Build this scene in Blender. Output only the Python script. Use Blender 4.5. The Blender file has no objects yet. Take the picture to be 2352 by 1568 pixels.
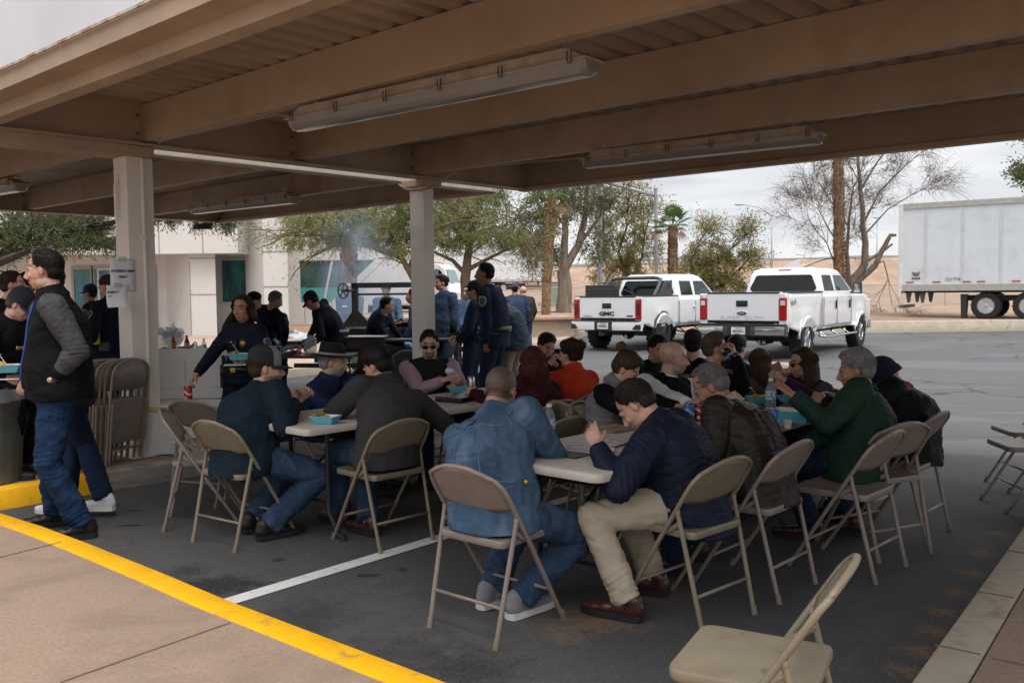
import bpy, bmesh, math, random
import numpy as np
from mathutils import Vector, Matrix, Quaternion, noise as mnoise
from mathutils.bvhtree import BVHTree
R = math.radians; PI = math.pi
random.seed(11); RNG = np.random.default_rng(7)
scene = bpy.context.scene
COL = scene.collection

# ---------------- camera ----------------
CH, PITCH, ROLL, FPX = 1.57, 3.31, 0.6, 2055.0
cd = bpy.data.cameras.new('camera'); cam = bpy.data.objects.new('camera', cd); COL.objects.link(cam)
cd.sensor_width = 36; cd.lens = FPX/2352*36; cd.clip_end = 3000; cd.clip_start = 0.05
CM = Matrix.Rotation(R(90-PITCH), 4, 'X') @ Matrix.Rotation(R(-ROLL), 4, 'Z')
cam.matrix_world = Matrix.Translation((0, 0, CH)) @ CM
cd.dof.use_dof = True; cd.dof.focus_distance = 8.0; cd.dof.aperture_fstop = 9.0
scene.camera = cam
scene.view_settings.view_transform = 'Standard'; scene.view_settings.look = 'None'
scene.view_settings.exposure = -0.05; scene.view_settings.gamma = 1.0
# ---------------- world: overcast sky ----------------
w = bpy.data.worlds.new('World'); scene.world = w; w.use_nodes = True
nt = w.node_tree; nt.nodes.clear()
def N(t, ty, **kw):
 n = t.nodes.new(ty)
 for k, v in kw.items(): setattr(n, k, v)
 return n
SUN_EL, SUN_ROT = 62, 152
sky = N(nt, 'ShaderNodeTexSky', sky_type='NISHITA'); sky.sun_disc = False
sky.sun_elevation = R(SUN_EL); sky.sun_rotation = R(SUN_ROT)
tc = N(nt, 'ShaderNodeTexCoord'); sep = N(nt, 'ShaderNodeSeparateXYZ')
nt.links.new(tc.outputs['Generated'], sep.inputs[0])
# cloud layer seen from below: direction divided by height
mx = N(nt, 'ShaderNodeMath', operation='MAXIMUM'); mx.inputs[1].default_value = 0.0
nt.links.new(sep.outputs[2], mx.inputs[0])
ad = N(nt, 'ShaderNodeMath', operation='ADD'); ad.inputs[1].default_value = 0.16
nt.links.new(mx.outputs[0], ad.inputs[0])
dv = N(nt, 'ShaderNodeVectorMath', operation='SCALE'); iv = N(nt, 'ShaderNodeMath', operation='DIVIDE'); iv.inputs[0].default_value = 1
nt.links.new(ad.outputs[0], iv.inputs[1]); nt.links.new(tc.outputs['Generated'], dv.inputs[0]); nt.links.new(iv.outputs[0], dv.inputs['Scale'])
nz = N(nt, 'ShaderNodeTexNoise'); nz.inputs['Scale'].default_value = 1.1; nz.inputs['Detail'].default_value = 7; nz.inputs['Roughness'].default_value = .52; nz.inputs['Distortion'].default_value = .5
nt.links.new(dv.outputs[0], nz.inputs['Vector'])
cr = N(nt, 'ShaderNodeValToRGB'); e = cr.color_ramp.elements
e[0].position = .34; e[0].color = (.62, .645, .69, 1); e[1].position = .62; e[1].color = (.90, .905, .92, 1)
nt.links.new(nz.outputs['Fac'], cr.inputs[0])
zm = N(nt, 'ShaderNodeMapRange'); zm.inputs['From Min'].default_value = 0.12; zm.inputs['From Max'].default_value = 1; zm.inputs['To Min'].default_value = 1.0; zm.inputs['To Max'].default_value = 2.8
nt.links.new(sep.outputs[2], zm.inputs['Value'])
cs = N(nt, 'ShaderNodeVectorMath', operation='SCALE'); nt.links.new(cr.outputs[0], cs.inputs[0]); nt.links.new(zm.outputs[0], cs.inputs['Scale'])
ss = N(nt, 'ShaderNodeVectorMath', operation='SCALE'); ss.inputs['Scale'].default_value = 0.10; nt.links.new(sky.outputs[0], ss.inputs[0])
mixs = N(nt, 'ShaderNodeMix', data_type='RGBA'); mixs.inputs[0].default_value = .93
nt.links.new(ss.outputs[0], mixs.inputs[6]); nt.links.new(cs.outputs[0], mixs.inputs[7])
bg = N(nt, 'ShaderNodeBackground'); bg.inputs[1].default_value = 1.14; nt.links.new(mixs.outputs[2], bg.inputs[0])
wo = N(nt, 'ShaderNodeOutputWorld'); nt.links.new(bg.outputs[0], wo.inputs[0])
# ---------------- sun (veiled) ----------------
sd = bpy.data.lights.new('sun', 'SUN'); sd.energy = 2.2; sd.angle = R(25); sd.color = (1, .96, .9)
so = bpy.data.objects.new('sun', sd); COL.objects.link(so)
so.rotation_euler = (R(90-SUN_EL), 0, R(180-SUN_ROT)); 
_sd = Vector((math.sin(R(SUN_ROT))*math.cos(R(SUN_EL)), math.cos(R(SUN_ROT))*math.cos(R(SUN_EL)), math.sin(R(SUN_EL))))
so.rotation_mode = 'QUATERNION'; so.rotation_quaternion = _sd.to_track_quat('Z', 'Y')

# ---------------- photo pixel -> world (2352 x 1568 frame) ----------------
CM3 = CM.to_3x3()
def ray(px, py): return CM3 @ Vector(((px-1176)/FPX, (784-py)/FPX, -1))
def W(px, py, Y):                       # point of that ray at depth Y
 r = ray(px, py); return Vector((0, 0, CH)) + r*(Y/r.y)
def G(px, py, z=0.0):                   # point of that ray at height z
 r = ray(px, py); return Vector((0, 0, CH)) + r*((z-CH)/r.z)
def proj(p):
 q = CM3.transposed() @ (Vector(p)-Vector((0, 0, CH)))
 return (1176+q.x/-q.z*FPX, 784-q.y/-q.z*FPX)
UA = R(41.7)
UV_U = Vector((math.sin(UA), math.cos(UA), 0)); UV_V = Vector((-math.cos(UA), math.sin(UA), 0))
def uv(u, v, z=0.0): return UV_U*u + UV_V*v + Vector((0, 0, z))
def touv(p): return (p.x*UV_U.x+p.y*UV_U.y, p.x*UV_V.x+p.y*UV_V.y)
YAW_U = -UA              # rotation turning +y onto U
YAW_V = R(90)-UA         # rotation turning +y onto V

# ---------------- mesh builder ----------------
def basis(d, up=Vector((0, 0, 1))):
 d = Vector(d).normalized()
 x = d.cross(up)
 if x.length < 1e-4: x = d.cross(Vector((0, 1, 0)))
 x.normalize(); y = x.cross(d).normalized()
 return x, y, d
class MB:
 def __init__(s): s.v = []; s.f = []; s.m = []; s.mi = 0
 def add(s, vs, fs):
  o = len(s.v); s.v += [tuple(p) for p in vs]
  s.f += [tuple(i+o for i in f) for f in fs]; s.m += [s.mi]*len(fs); return s
 def mat(s, i): s.mi = i; return s
 def box(s, c, d, rot=None, taper=1.0):
  x, y, z = d[0]/2, d[1]/2, d[2]/2; c = Vector(c)
  vs = [Vector((sx*x*(taper if sz > 0 else 1), sy*y*(taper if sz > 0 else 1), sz*z)) for sz in (-1, 1) for sy in (-1, 1) for sx in (-1, 1)]
  if rot is not None:
   m = rot if isinstance(rot, Matrix) else Matrix.Rotation(rot, 3, 'Z')
   vs = [m @ p for p in vs]
  return s.add([p+c for p in vs], [(0, 2, 3, 1), (4, 5, 7, 6), (0, 1, 5, 4), (2, 6, 7, 3), (0, 4, 6, 2), (1, 3, 7, 5)])
 def rings(s, rs, cap=True, closed=True, loop=False):
  n = len(rs[0]); vs = [p for r in rs for p in r]; fs = []
  for i in range(len(rs) if loop else len(rs)-1):
   a, b = i*n, ((i+1) % len(rs))*n
   for j in range(n if closed else n-1):
    k = (j+1) % n; fs.append((a+j, a+k, b+k, b+j))
  if cap and not loop:
   fs.append(tuple(range(n-1, -1, -1))); fs.append(tuple((len(rs)-1)*n+j for j in range(n)))
  return s.add(vs, fs)
 def tube(s, pts, r, n=8, cap=True, flat=1.0, loop=False, up=Vector((0, 0, 1))):
  pts = [Vector(p) for p in pts]; k = len(pts)
  rr = r if isinstance(r, (list, tuple)) else [r]*k
  rs = []; px = None
  for i, p in enumerate(pts):
   if loop: d = pts[(i+1) % k]-pts[i-1]
   else: d = pts[min(i+1, k-1)]-pts[max(i-1, 0)]
   if d.length < 1e-9: d = Vector((0, 0, 1))
   d.normalize()
   if px is None: x, y, _ = basis(d, up)
   else:
    x = px-d*px.dot(d)
    if x.length < 1e-6: x = basis(d)[0]
    x.normalize(); y = x.cross(d).normalized()
   px = x
   rs.append([p+(x*math.cos(2*PI*j/n)+y*math.sin(2*PI*j/n)*flat)*rr[i] for j in range(n)])
  return s.rings(rs, cap, True, loop)
 def cyl(s, a, b, r1, r2=None, n=12): return s.tube([a, b], [r1, r1 if r2 is None else r2], n)
 def lathe(s, prof, c=(0, 0, 0), n=20, axis=None, loop=False):
  c = Vector(c); x, y, d = (Vector((1, 0, 0)), Vector((0, 1, 0)), Vector((0, 0, 1))) if axis is None else basis(axis)
  return s.rings([[c+d*z+(x*math.cos(2*PI*j/n)+y*math.sin(2*PI*j/n))*max(r, 1e-4) for j in range(n)] for r, z in prof], loop=loop)
 def ell(s, c, r, rot=None, n=14, m=8):
  c = Vector(c); rs = []
  for i in range(m+1):
   t = PI*i/m; z = -math.cos(t); q = max(math.sin(t), 1e-3)
   ring = [Vector((q*math.cos(2*PI*j/n)*r[0], q*math.sin(2*PI*j/n)*r[1], z*r[2])) for j in range(n)]
   if rot is not None: ring = [rot @ p for p in ring]
   rs.append([p+c for p in ring])
  return s.rings(rs)
 def quad(s, a, b, c, d): return s.add([a, b, c, d], [(0, 1, 2, 3)])
 def prism(s, poly, z0, z1, M3=None, off=(0, 0, 0)):
  n = len(poly); a = [Vector((p[0], p[1], z0)) for p in poly]+[Vector((p[0], p[1], z1)) for p in poly]
  off = Vector(off)
  a = [((M3 @ p) if M3 is not None else p)+off for p in a]
  fs = [tuple(range(n-1, -1, -1)), tuple(range(n, 2*n))]+[(i, (i+1) % n, n+(i+1) % n, n+i) for i in range(n)]
  return s.add(a, fs)
 def build(s, name, mats, parent=None, off=None, smooth=False, bevel=0, seg=2, angle=40, recalc=True):
  me = bpy.data.meshes.new(name)
  vs = s.v
  if off is not None: vs = [(p[0]-off[0], p[1]-off[1], p[2]-off[2]) for p in vs]
  me.from_pydata(vs, [], s.f)
  if not isinstance(mats, (list, tuple)): mats = [mats]
  for m in mats: me.materials.append(m)
  if len(mats) > 1: me.polygons.foreach_set('material_index', s.m)
  if recalc:
   bm = bmesh.new(); bm.from_mesh(me); bmesh.ops.recalc_face_normals(bm, faces=bm.faces); bm.to_mesh(me); bm.free()
  if smooth:
   me.polygons.foreach_set('use_smooth', [True]*len(me.polygons))
   if smooth != 2:
    try: me.set_sharp_from_angle(angle=R(angle))
    except Exception: pass
  me.update()
  o = bpy.data.objects.new(name, me); COL.objects.link(o)
  if parent is not None: o.parent = parent
  if bevel:
   b = o.modifiers.new('bevel', 'BEVEL'); b.width = bevel; b.segments = seg; b.limit_method = 'ANGLE'; b.angle_limit = R(35)
  return o
def npmesh(name, V, F, mats, parent=None, smooth=False, mi=None):
 """numpy quads/tris -> object"""
 me = bpy.data.meshes.new(name); V = np.asarray(V, dtype=np.float32); F = np.asarray(F, dtype=np.int32); k = F.shape[1]
 me.vertices.add(len(V)); me.vertices.foreach_set('co', V.ravel())
 me.loops.add(F.size); me.loops.foreach_set('vertex_index', F.ravel())
 me.polygons.add(len(F)); me.polygons.foreach_set('loop_start', np.arange(0, F.size, k, dtype=np.int32)); 
 me.polygons.foreach_set('loop_total', np.full(len(F), k, dtype=np.int32))
 for m in (mats if isinstance(mats, (list, tuple)) else [mats]): me.materials.append(m)
 if mi is not None: me.polygons.foreach_set('material_index', np.asarray(mi, dtype=np.int32))
 if smooth: me.polygons.foreach_set('use_smooth', np.ones(len(F), dtype=bool))
 me.update(calc_edges=True); me.validate()
 o = bpy.data.objects.new(name, me); COL.objects.link(o)
 if parent is not None: o.parent = parent
 return o
def tag(o, label=None, cat=None, group=None, kind=None):
 if label: o['label'] = label
 if cat: o['category'] = cat
 if group: o['group'] = group
 if kind: o['kind'] = kind
 return o
def empty(name, loc=(0, 0, 0), rz=0, label=None, cat=None, group=None):
 o = bpy.data.objects.new(name, None); COL.objects.link(o); o.location = loc; o.rotation_euler = (0, 0, rz); o.empty_display_size = .1
 return tag(o, label, cat, group)
def kids(o): return [c for c in COL.objects if c.parent is o]
def copy_tree(o, parent=None, ch=None):
 ch = ch if ch is not None else kids(o)
 c = o.copy(); COL.objects.link(c)
 if parent is not None: c.parent = parent
 for k in ch: copy_tree(k, c)
 return c
def ruled(name, z, poly, m, kind='structure', label=None):
 b = MB(); b.add([(p[0], p[1], z) for p in poly], [tuple(range(len(poly)))]); o = b.build(name, m, recalc=False)
 if o.data.polygons[0].normal.z < 0: o.data.flip_normals()
 return tag(o, label, kind=kind)
def text_mesh(name, body, size, mat_, loc, rot, parent=None, depth=.002, align='CENTER', sx=1.0, font=None, offset=0.0):
 cu = bpy.data.curves.new(name, 'FONT'); cu.body = body; cu.size = size; cu.extrude = depth; cu.align_x = align; cu.align_y = 'CENTER'; cu.resolution_u = 2; cu.offset = offset
 t = bpy.data.objects.new(name, cu); COL.objects.link(t); bpy.context.view_layer.update()
 me = bpy.data.meshes.new_from_object(t); bpy.data.objects.remove(t); bpy.data.curves.remove(cu)
 M4 = (Matrix.Translation(loc) @ rot.to_4x4() @ Matrix.Diagonal((sx, 1, 1, 1)))
 me.transform(M4); me.materials.clear(); me.materials.append(mat_)
 o = bpy.data.objects.new(name, me); COL.objects.link(o)
 if parent is not None: o.parent = parent
 return o
def frame3(x, z):           # text/plane frame: x axis along x, normal z
 x = Vector(x).normalized(); z = Vector(z).normalized(); y = z.cross(x).normalized(); x = y.cross(z)
 return Matrix((x, y, z)).transposed()

# ---------------- materials ----------------
MATS = {}
def M(name, col=(.5, .5, .5), rough=.6, metal=0, var=.12, vs=6, bump=0, bs=60, spec=.5, alpha=1, trans=0, coat=0, emit=None,
      dirt=None, ds=3, dlo=.5, dhi=.7, stretch=None, fold=0, fs=7, ior=1.45, sheen=0, thin=False):
 if name in MATS: return MATS[name]
 if fold and spec == .5: spec = .18
 m = bpy.data.materials.new(name); m.use_nodes = True; t = m.node_tree; b = t.nodes['Principled BSDF']; L = t.links.new
 b.inputs['Roughness'].default_value = rough; b.inputs['Metallic'].default_value = metal
 b.inputs['Specular IOR Level'].default_value = spec; b.inputs['Alpha'].default_value = alpha
 b.inputs['Transmission Weight'].default_value = trans; b.inputs['Coat Weight'].default_value = coat; b.inputs['IOR'].default_value = ior
 if sheen: b.inputs['Sheen Weight'].default_value = sheen
 tcn = N(t, 'ShaderNodeTexCoord'); vec = tcn.outputs['Object']
 if stretch:
  mp = N(t, 'ShaderNodeMapping'); mp.inputs['Scale'].default_value = stretch; L(vec, mp.inputs[0]); vec = mp.outputs[0]
 cout = None
 def noise(scale, detail=4, rough_=.55, dist=0):
  n = N(t, 'ShaderNodeTexNoise'); n.inputs['Scale'].default_value = scale; n.inputs['Detail'].default_value = detail
  n.inputs['Roughness'].default_value = rough_; n.inputs['Distortion'].default_value = dist; L(vec, n.inputs['Vector']); return n.outputs['Fac']
 c4 = (*col, 1)
 if var > 0:
  r = N(t, 'ShaderNodeMapRange'); r.inputs['From Min'].default_value = .3; r.inputs['From Max'].default_value = .7
  r.inputs['To Min'].default_value = 1-var; r.inputs['To Max'].default_value = 1+var; L(noise(vs), r.inputs['Value'])
  s = N(t, 'ShaderNodeVectorMath', operation='SCALE'); s.inputs[0].default_value = col; L(r.outputs[0], s.inputs['Scale']); cout = s.outputs[0]
 if dirt is not None:
  r = N(t, 'ShaderNodeMapRange'); r.inputs['From Min'].default_value = dlo; r.inputs['From Max'].default_value = dhi; L(noise(ds, 8, .65, .4), r.inputs['Value'])
  mx_ = N(t, 'ShaderNodeMix', data_type='RGBA'); L(r.outputs[0], mx_.inputs[0])
  if cout: L(cout, mx_.inputs[6])
  else: mx_.inputs[6].default_value = c4
  mx_.inputs[7].default_value = (*dirt, 1); cout = mx_.outputs[2]
 if cout: L(cout, b.inputs['Base Color'])
 else: b.inputs['Base Color'].default_value = c4
 h = None
 if bump:
  h = N(t, 'ShaderNodeBump'); h.inputs['Strength'].default_value = bump; h.inputs['Distance'].default_value = .01; L(noise(bs, 3), h.inputs['Height'])
 if fold:
  h2 = N(t, 'ShaderNodeBump'); h2.inputs['Strength'].default_value = fold; h2.inputs['Distance'].default_value = .03
  L(noise(fs, 1.5, .45, .5), h2.inputs['Height'])
  if h: L(h.outputs[0], h2.inputs['Normal'])
  h = h2
 if h: L(h.outputs[0], b.inputs['Normal'])
 if emit: b.inputs['Emission Color'].default_value = (*emit[:3], 1); b.inputs['Emission Strength'].default_value = emit[3]
 MATS[name] = m; return m
def leafmat(name, c1, c2, rough=.55):
 if name in MATS: return MATS[name]
 m = bpy.data.materials.new(name); m.use_nodes = True; t = m.node_tree; b = t.nodes['Principled BSDF']
 tcn = N(t, 'ShaderNodeTexCoord'); n = N(t, 'ShaderNodeTexNoise'); n.inputs['Scale'].default_value = 1.3; n.inputs['Detail'].default_value = 6; n.inputs['Roughness'].default_value = .7
 t.links.new(tcn.outputs['Object'], n.inputs['Vector'])
 r = N(t, 'ShaderNodeValToRGB'); r.color_ramp.elements[0].position = .38; r.color_ramp.elements[0].color = (*c1, 1); r.color_ramp.elements[1].position = .64; r.color_ramp.elements[1].color = (*c2, 1)
 t.links.new(n.outputs['Fac'], r.inputs[0]); t.links.new(r.outputs[0], b.inputs['Base Color']); b.inputs['Roughness'].default_value = rough
 tr = N(t, 'ShaderNodeBsdfTranslucent'); t.links.new(r.outputs[0], tr.inputs[0])
 mx_ = N(t, 'ShaderNodeMixShader'); mx_.inputs[0].default_value = .35; out = t.nodes['Material Output']
 t.links.new(b.outputs[0], mx_.inputs[1]); t.links.new(tr.outputs[0], mx_.inputs[2]); t.links.new(mx_.outputs[0], out.inputs[0])
 MATS[name] = m; return m
# =============== ground ===============
def asphalt():
 m = bpy.data.materials.new('asphalt'); m.use_nodes = True; t = m.node_tree; b = t.nodes['Principled BSDF']; L = t.links.new
 g = N(t, 'ShaderNodeNewGeometry'); P = g.outputs['Position']
 def noise(scale, detail=4, rough_=.55, dist=0, vec=P):
  n = N(t, 'ShaderNodeTexNoise'); n.inputs['Scale'].default_value = scale; n.inputs['Detail'].default_value = detail
  n.inputs['Roughness'].default_value = rough_; n.inputs['Distortion'].default_value = dist; L(vec, n.inputs['Vector']); return n.outputs['Fac']
 def mr(x, a, b_, c, d):
  r = N(t, 'ShaderNodeMapRange'); r.inputs['From Min'].default_value = a; r.inputs['From Max'].default_value = b_; r.inputs['To Min'].default_value = c; r.inputs['To Max'].default_value = d
  L(x, r.inputs['Value']); return r.outputs[0]
 def mix(f, a, c):
  q = N(t, 'ShaderNodeMix', data_type='RGBA'); L(f, q.inputs[0])
  (L(a, q.inputs[6]) if not isinstance(a, tuple) else setattr(q.inputs[6], 'default_value', (*a, 1)))
  (L(c, q.inputs[7]) if not isinstance(c, tuple) else setattr(q.inputs[7], 'default_value', (*c, 1)))
  return q.outputs[2]
 def mul(a, c):
  q = N(t, 'ShaderNodeMath', operation='MULTIPLY'); L(a, q.inputs[0])
  (L(c, q.inputs[1]) if not isinstance(c, (int, float)) else setattr(q.inputs[1], 'default_value', c)); return q.outputs[0]
 col = mix(mr(noise(.5, 5), .35, .65, 0, 1), (.042, .042, .043), (.062, .061, .060))
 col = mix(mr(noise(140, 2, .7), .52, .72, 0, .75), col, (.21, .20, .19))     # aggregate
 col = mix(mr(noise(60, 2, .7), .62, .72, 0, .7), col, (.018, .018, .019))
 # worn pale patches and dark oil patches, blotchy at arm's length
 col = mix(mul(mr(noise(1.1, 8, .75, .6), .52, .68, 0, .7), mr(noise(24, 3), .4, .6, 0, 1)), col, (.14, .128, .115))
 col = mix(mul(mr(noise(2.3, 7, .7), .60, .70, 0, .8), mr(noise(30, 3), .42, .55, 0, 1)), col, (.014, .014, .015))
 def spot(c, r, colr, amt=1.0, soft=.5, wob=.6, asp=(1, 1)):
  nonlocal col
  v = N(t, 'ShaderNodeVectorMath', operation='SUBTRACT'); L(P, v.inputs[0]); v.inputs[1].default_value = (c[0], c[1], 0)
  v2 = N(t, 'ShaderNodeVectorMath', operation='MULTIPLY'); L(v.outputs[0], v2.inputs[0]); v2.inputs[1].default_value = (1/asp[0], 1/asp[1], 0)
  ln = N(t, 'ShaderNodeVectorMath', operation='LENGTH'); L(v2.outputs[0], ln.inputs[0])
  nn = mr(noise(3.2/max(r, .12), 6, .7), .25, .75, -wob*r, wob*r)
  a = N(t, 'ShaderNodeMath', operation='ADD'); L(ln.outputs['Value'], a.inputs[0]); L(nn, a.inputs[1])
  f = mul(mr(a.outputs[0], r*(1-soft), r, amt, 0), mr(noise(55, 2), .3, .55, .45, 1))
  col = mix(f, col, colr)
 def S(px, py, *a, **k): p = G(px, py); spot((p.x, p.y), *a, **k)
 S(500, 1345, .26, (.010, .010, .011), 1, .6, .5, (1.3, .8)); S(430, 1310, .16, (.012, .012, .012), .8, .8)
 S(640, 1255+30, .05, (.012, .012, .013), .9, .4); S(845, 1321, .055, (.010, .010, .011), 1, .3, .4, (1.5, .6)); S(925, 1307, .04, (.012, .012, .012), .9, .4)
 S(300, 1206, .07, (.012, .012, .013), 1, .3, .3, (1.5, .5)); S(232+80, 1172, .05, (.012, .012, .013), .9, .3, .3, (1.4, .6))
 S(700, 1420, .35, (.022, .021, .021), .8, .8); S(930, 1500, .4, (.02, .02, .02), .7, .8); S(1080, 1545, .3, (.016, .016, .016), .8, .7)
 S(1370, 1428, .22, (.20, .125, .07), .8, .9, .8, (1.5, .8)); S(1490, 1370, .18, (.18, .115, .07), .6, .9, .8, (1.4, .9)); S(1300, 1460, .12, (.19, .12, .07), .6, .8)
 S(1120, 1420, .45, (.12, .11, .10), .45, .9); S(880, 1390, .3, (.11, .10, .09), .35, .9)
 for k in range(9):
  S(2085+k*30+random.uniform(-14, 6), 1540-k*45, .09, (.20, .12, .065), .85, .8, 1.1)
 # damp film in the open lot: darker, smoother patches; thin cracks
 sx = N(t, 'ShaderNodeSeparateXYZ'); L(P, sx.inputs[0])
 far = mr(sx.outputs['Y'], 6.5, 9.0, 0, 1)
 mp = N(t, 'ShaderNodeMapping'); mp.inputs['Scale'].default_value = (.22, .5, 1); L(P, mp.inputs[0])
 wet = mul(mr(noise(1.0, 6, .62, .5, mp.outputs[0]), .47, .54, 0, 1), far)
 col = mix(mul(far, .55), col, (.095, .095, .096))
 col = mix(mul(wet, .38), col, (.062, .066, .073))
 vo = N(t, 'ShaderNodeTexVoronoi', feature='DISTANCE_TO_EDGE'); vo.inputs['Scale'].default_value = .28
 ds = N(t, 'ShaderNodeVectorMath', operation='ADD'); L(P, ds.inputs[0]); nn = N(t, 'ShaderNodeTexNoise'); nn.inputs['Scale'].default_value = 1.2; nn.inputs['Detail'].default_value = 6; L(P, nn.inputs['Vector']); L(nn.outputs['Color'], ds.inputs[1]); L(ds.outputs[0], vo.inputs['Vector'])
 crack = mul(mr(vo.outputs['Distance'], .004, .012, 1, 0), far)
 col = mix(mul(crack, .8), col, (.02, .02, .02))
 L(col, b.inputs['Base Color'])
 L(mr(wet, 0, 1, .90, .58), b.inputs['Roughness'])
 bp = N(t, 'ShaderNodeBump'); bp.inputs['Strength'].default_value = .55; bp.inputs['Distance'].default_value = .006; L(noise(110, 3, .7), bp.inputs['Height']); L(bp.outputs[0], b.inputs['Normal'])
 return m
ASPH = asphalt()
SAND = M('desert_sand', (.31, .205, .14), .95, var=.25, vs=.35, bump=.4, bs=6, dirt=(.24, .18, .13), ds=.8, dlo=.5, dhi=.62)
PINK = M('pink_concrete', (.29, .205, .15), .88, var=.16, vs=60, bump=.3, bs=120, dirt=(.20, .14, .10), ds=1.9, dlo=.5, dhi=.75)
PLAZA = M('plaza_concrete', (.40, .29, .23), .85, var=.1, vs=1.2, bump=.1, bs=60, dirt=(.30, .22, .18), ds=.7)
CONC = M('kerb_concrete', (.42, .36, .28), .85, var=.14, vs=3, bump=.2, bs=70, dirt=(.22, .18, .14), ds=3, dlo=.56, dhi=.72)
YEL = M('yellow_kerb_paint', (.92, .47, .006), .55, var=.10, vs=5, bump=.3, bs=70, dirt=(.50, .29, .05), ds=11, dlo=.56, dhi=.72)
WLINE = M('white_line_paint', (.62, .61, .59), .7, var=.08, vs=9, bump=.3, bs=50, dirt=(.25, .24, .23), ds=22, dlo=.60, dhi=.70)
GRAV = M('red_gravel', (.36, .24, .19), .95, var=.5, vs=14, bump=1, bs=16, dirt=(.5, .42, .36), ds=18, dlo=.5, dhi=.6)

tag(ruled('ground', -.03, [(-900, -40), (900, -40), (900, 1800), (-900, 1800)], SAND), 'flat sandy desert ground reaching the horizon', kind='structure')
tag(ruled('parking_lot', 0, [(-60, -12), (60, -12), (60, 31), (-60, 31)], ASPH), 'dark patched asphalt of the parking lot', kind='structure')
# rising sandy verge, bank and the far road on top: one terrain sheet
def terr_h(x, y):
 h = .30+(y-31.4)*.0165
 k = max(0, min(1, (x+14)/12))*(2.5+min(1, max(0, x)/45)*.9)
 s = max(0, min(1, (y-88)/20)); s = s*s*(3-2*s)
 hh = min(h, .30+56.6*.0165+.3)+k*s
 if y < 31.8: return -.06
 return hh+mnoise.noise(Vector((x*.15, y*.15, 0)))*.10*min(1, (y-32)/6)
vs = []; xs = np.linspace(-70, 90, 81); ys = np.concatenate([[31.3, 31.9, 32.2, 33, 34], np.linspace(36, 88, 22), np.linspace(90, 116, 18), [130, 170, 260]])
TV = [(x, y, terr_h(x, y)) for y in ys for x in xs]; nx = len(xs)
TF = [(j*nx+i, j*nx+i+1, (j+1)*nx+i+1, (j+1)*nx+i) for j in range(len(ys)-1) for i in range(nx-1)]
o = npmesh('terrain', TV, TF, SAND, smooth=True); tag(o, 'sandy verge rising to a tan freeway bank', kind='structure')
# far kerb along the verge
def kerb(name, pts, w_, z0, z1, m, label, side=1):
 b = MB(); n = len(pts); P2 = [Vector((p[0], p[1], 0)) for p in pts]; rs = []
 for i, p in enumerate(P2):
  d = (P2[min(i+1, n-1)]-P2[max(i-1, 0)]).normalized(); q = Vector((-d.y, d.x, 0))*side
  rs.append([p+Vector((0, 0, z0)), p+Vector((0, 0, z1-.015))+q*.004, p+Vector((0, 0, z1))+q*.018, p+q*w_+Vector((0, 0, z1)), p+q*w_+Vector((0, 0, z0))])
 b.rings(rs); o = b.build(name, m, smooth=True, angle=50); return tag(o, label, kind='structure')
kerb('kerb', [(6.5, 31.0), (20, 31.2), (45, 31.6)], .35, -.05, .34, CONC, 'pale concrete kerb between road and sandy verge')
tag(ruled('gravel_strip', .312, [(7, 31.4), (46, 31.9), (46, 33.2), (7, 32.9)], GRAV), 'reddish gravel behind the far kerb', kind='structure')
tag(ruled('gutter', .004, [(6, 29.9), (46, 30.4), (46, 31.5), (6, 30.98)], M('gutter_concrete', (.20, .185, .17), .8, var=.15)), 'pale concrete gutter at the far kerb', kind='structure')
# plaza of pink concrete in front of the building
pz = [G(640, 850, .15), G(900, 823, .15), G(1180, 792, .15), G(1280, 779, .15), G(1322, 768, .15)]
pl = [(-45, 16.2), (-9, 16.2)]+[(p.x, p.y) for p in pz]+[(2.5, 30), (2.5, 31.5), (-45, 31.5)]
b = MB(); b.prism(pl, -.05, .15); o = b.build('plaza', PLAZA); tag(o, 'pale pink concrete plaza in front of the white building', kind='structure')
kerb('plaza_kerb', [(-45, 16.05), (-9, 16.05)]+[(p.x+.03, p.y-.15) for p in pz], .14, -.02, .155, CONC, 'pale concrete kerb edging the plaza')
# near walk with yellow kerb
near = [(-30, 1168), (0, 1175), (105, 1208), (213, 1248), (370, 1310), (524, 1374), (780, 1470), (1040, 1567), (1300, 1665)]
ny = [G(x, y, .15) for x, y in near]
d0 = (ny[0]-ny[2]).normalized(); far_ = ny[0]+d0*3
kp = [far_]+ny; kp = kp+[kp[-1]+(kp[-1]-kp[-2]).normalized()*2]
kp = [Vector((p.x, p.y, 0)) for p in kp]
kerb('yellow_kerb', kp, .155, -.02, .152, YEL, 'bright yellow painted kerb curving across the lower left corner', side=-1)
inner = []
for i, p in enumerate(kp):
 d = (kp[min(i+1, len(kp)-1)]-kp[max(i-1, 0)]).normalized(); inner.append(p+Vector((d.y, -d.x, 0))*.15)
b = MB(); b.prism([(p.x, p.y) for p in inner]+[(3, -3), (-14, -3), (-14, inner[0].y)], -.02, .15)
o = b.build('sidewalk', PINK); tag(o, 'dusty pink concrete sidewalk beside the yellow kerb', kind='structure')
b = MB()
for (a, c) in (((139, 1567), (529, 1430)), ((0, 1280), (140, 1245))):
 p, q = G(*a, .15), G(*c, .15); d = (q-p).normalized(); b.box(((p+q)/2)+Vector((0, 0, .0022)), ((q-p).length, .008, .004), rot=math.atan2(d.y, d.x))
o = b.build('expansion_joint', M('joint', (.155, .11, .085), .9)); tag(o, kind='structure')
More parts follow.
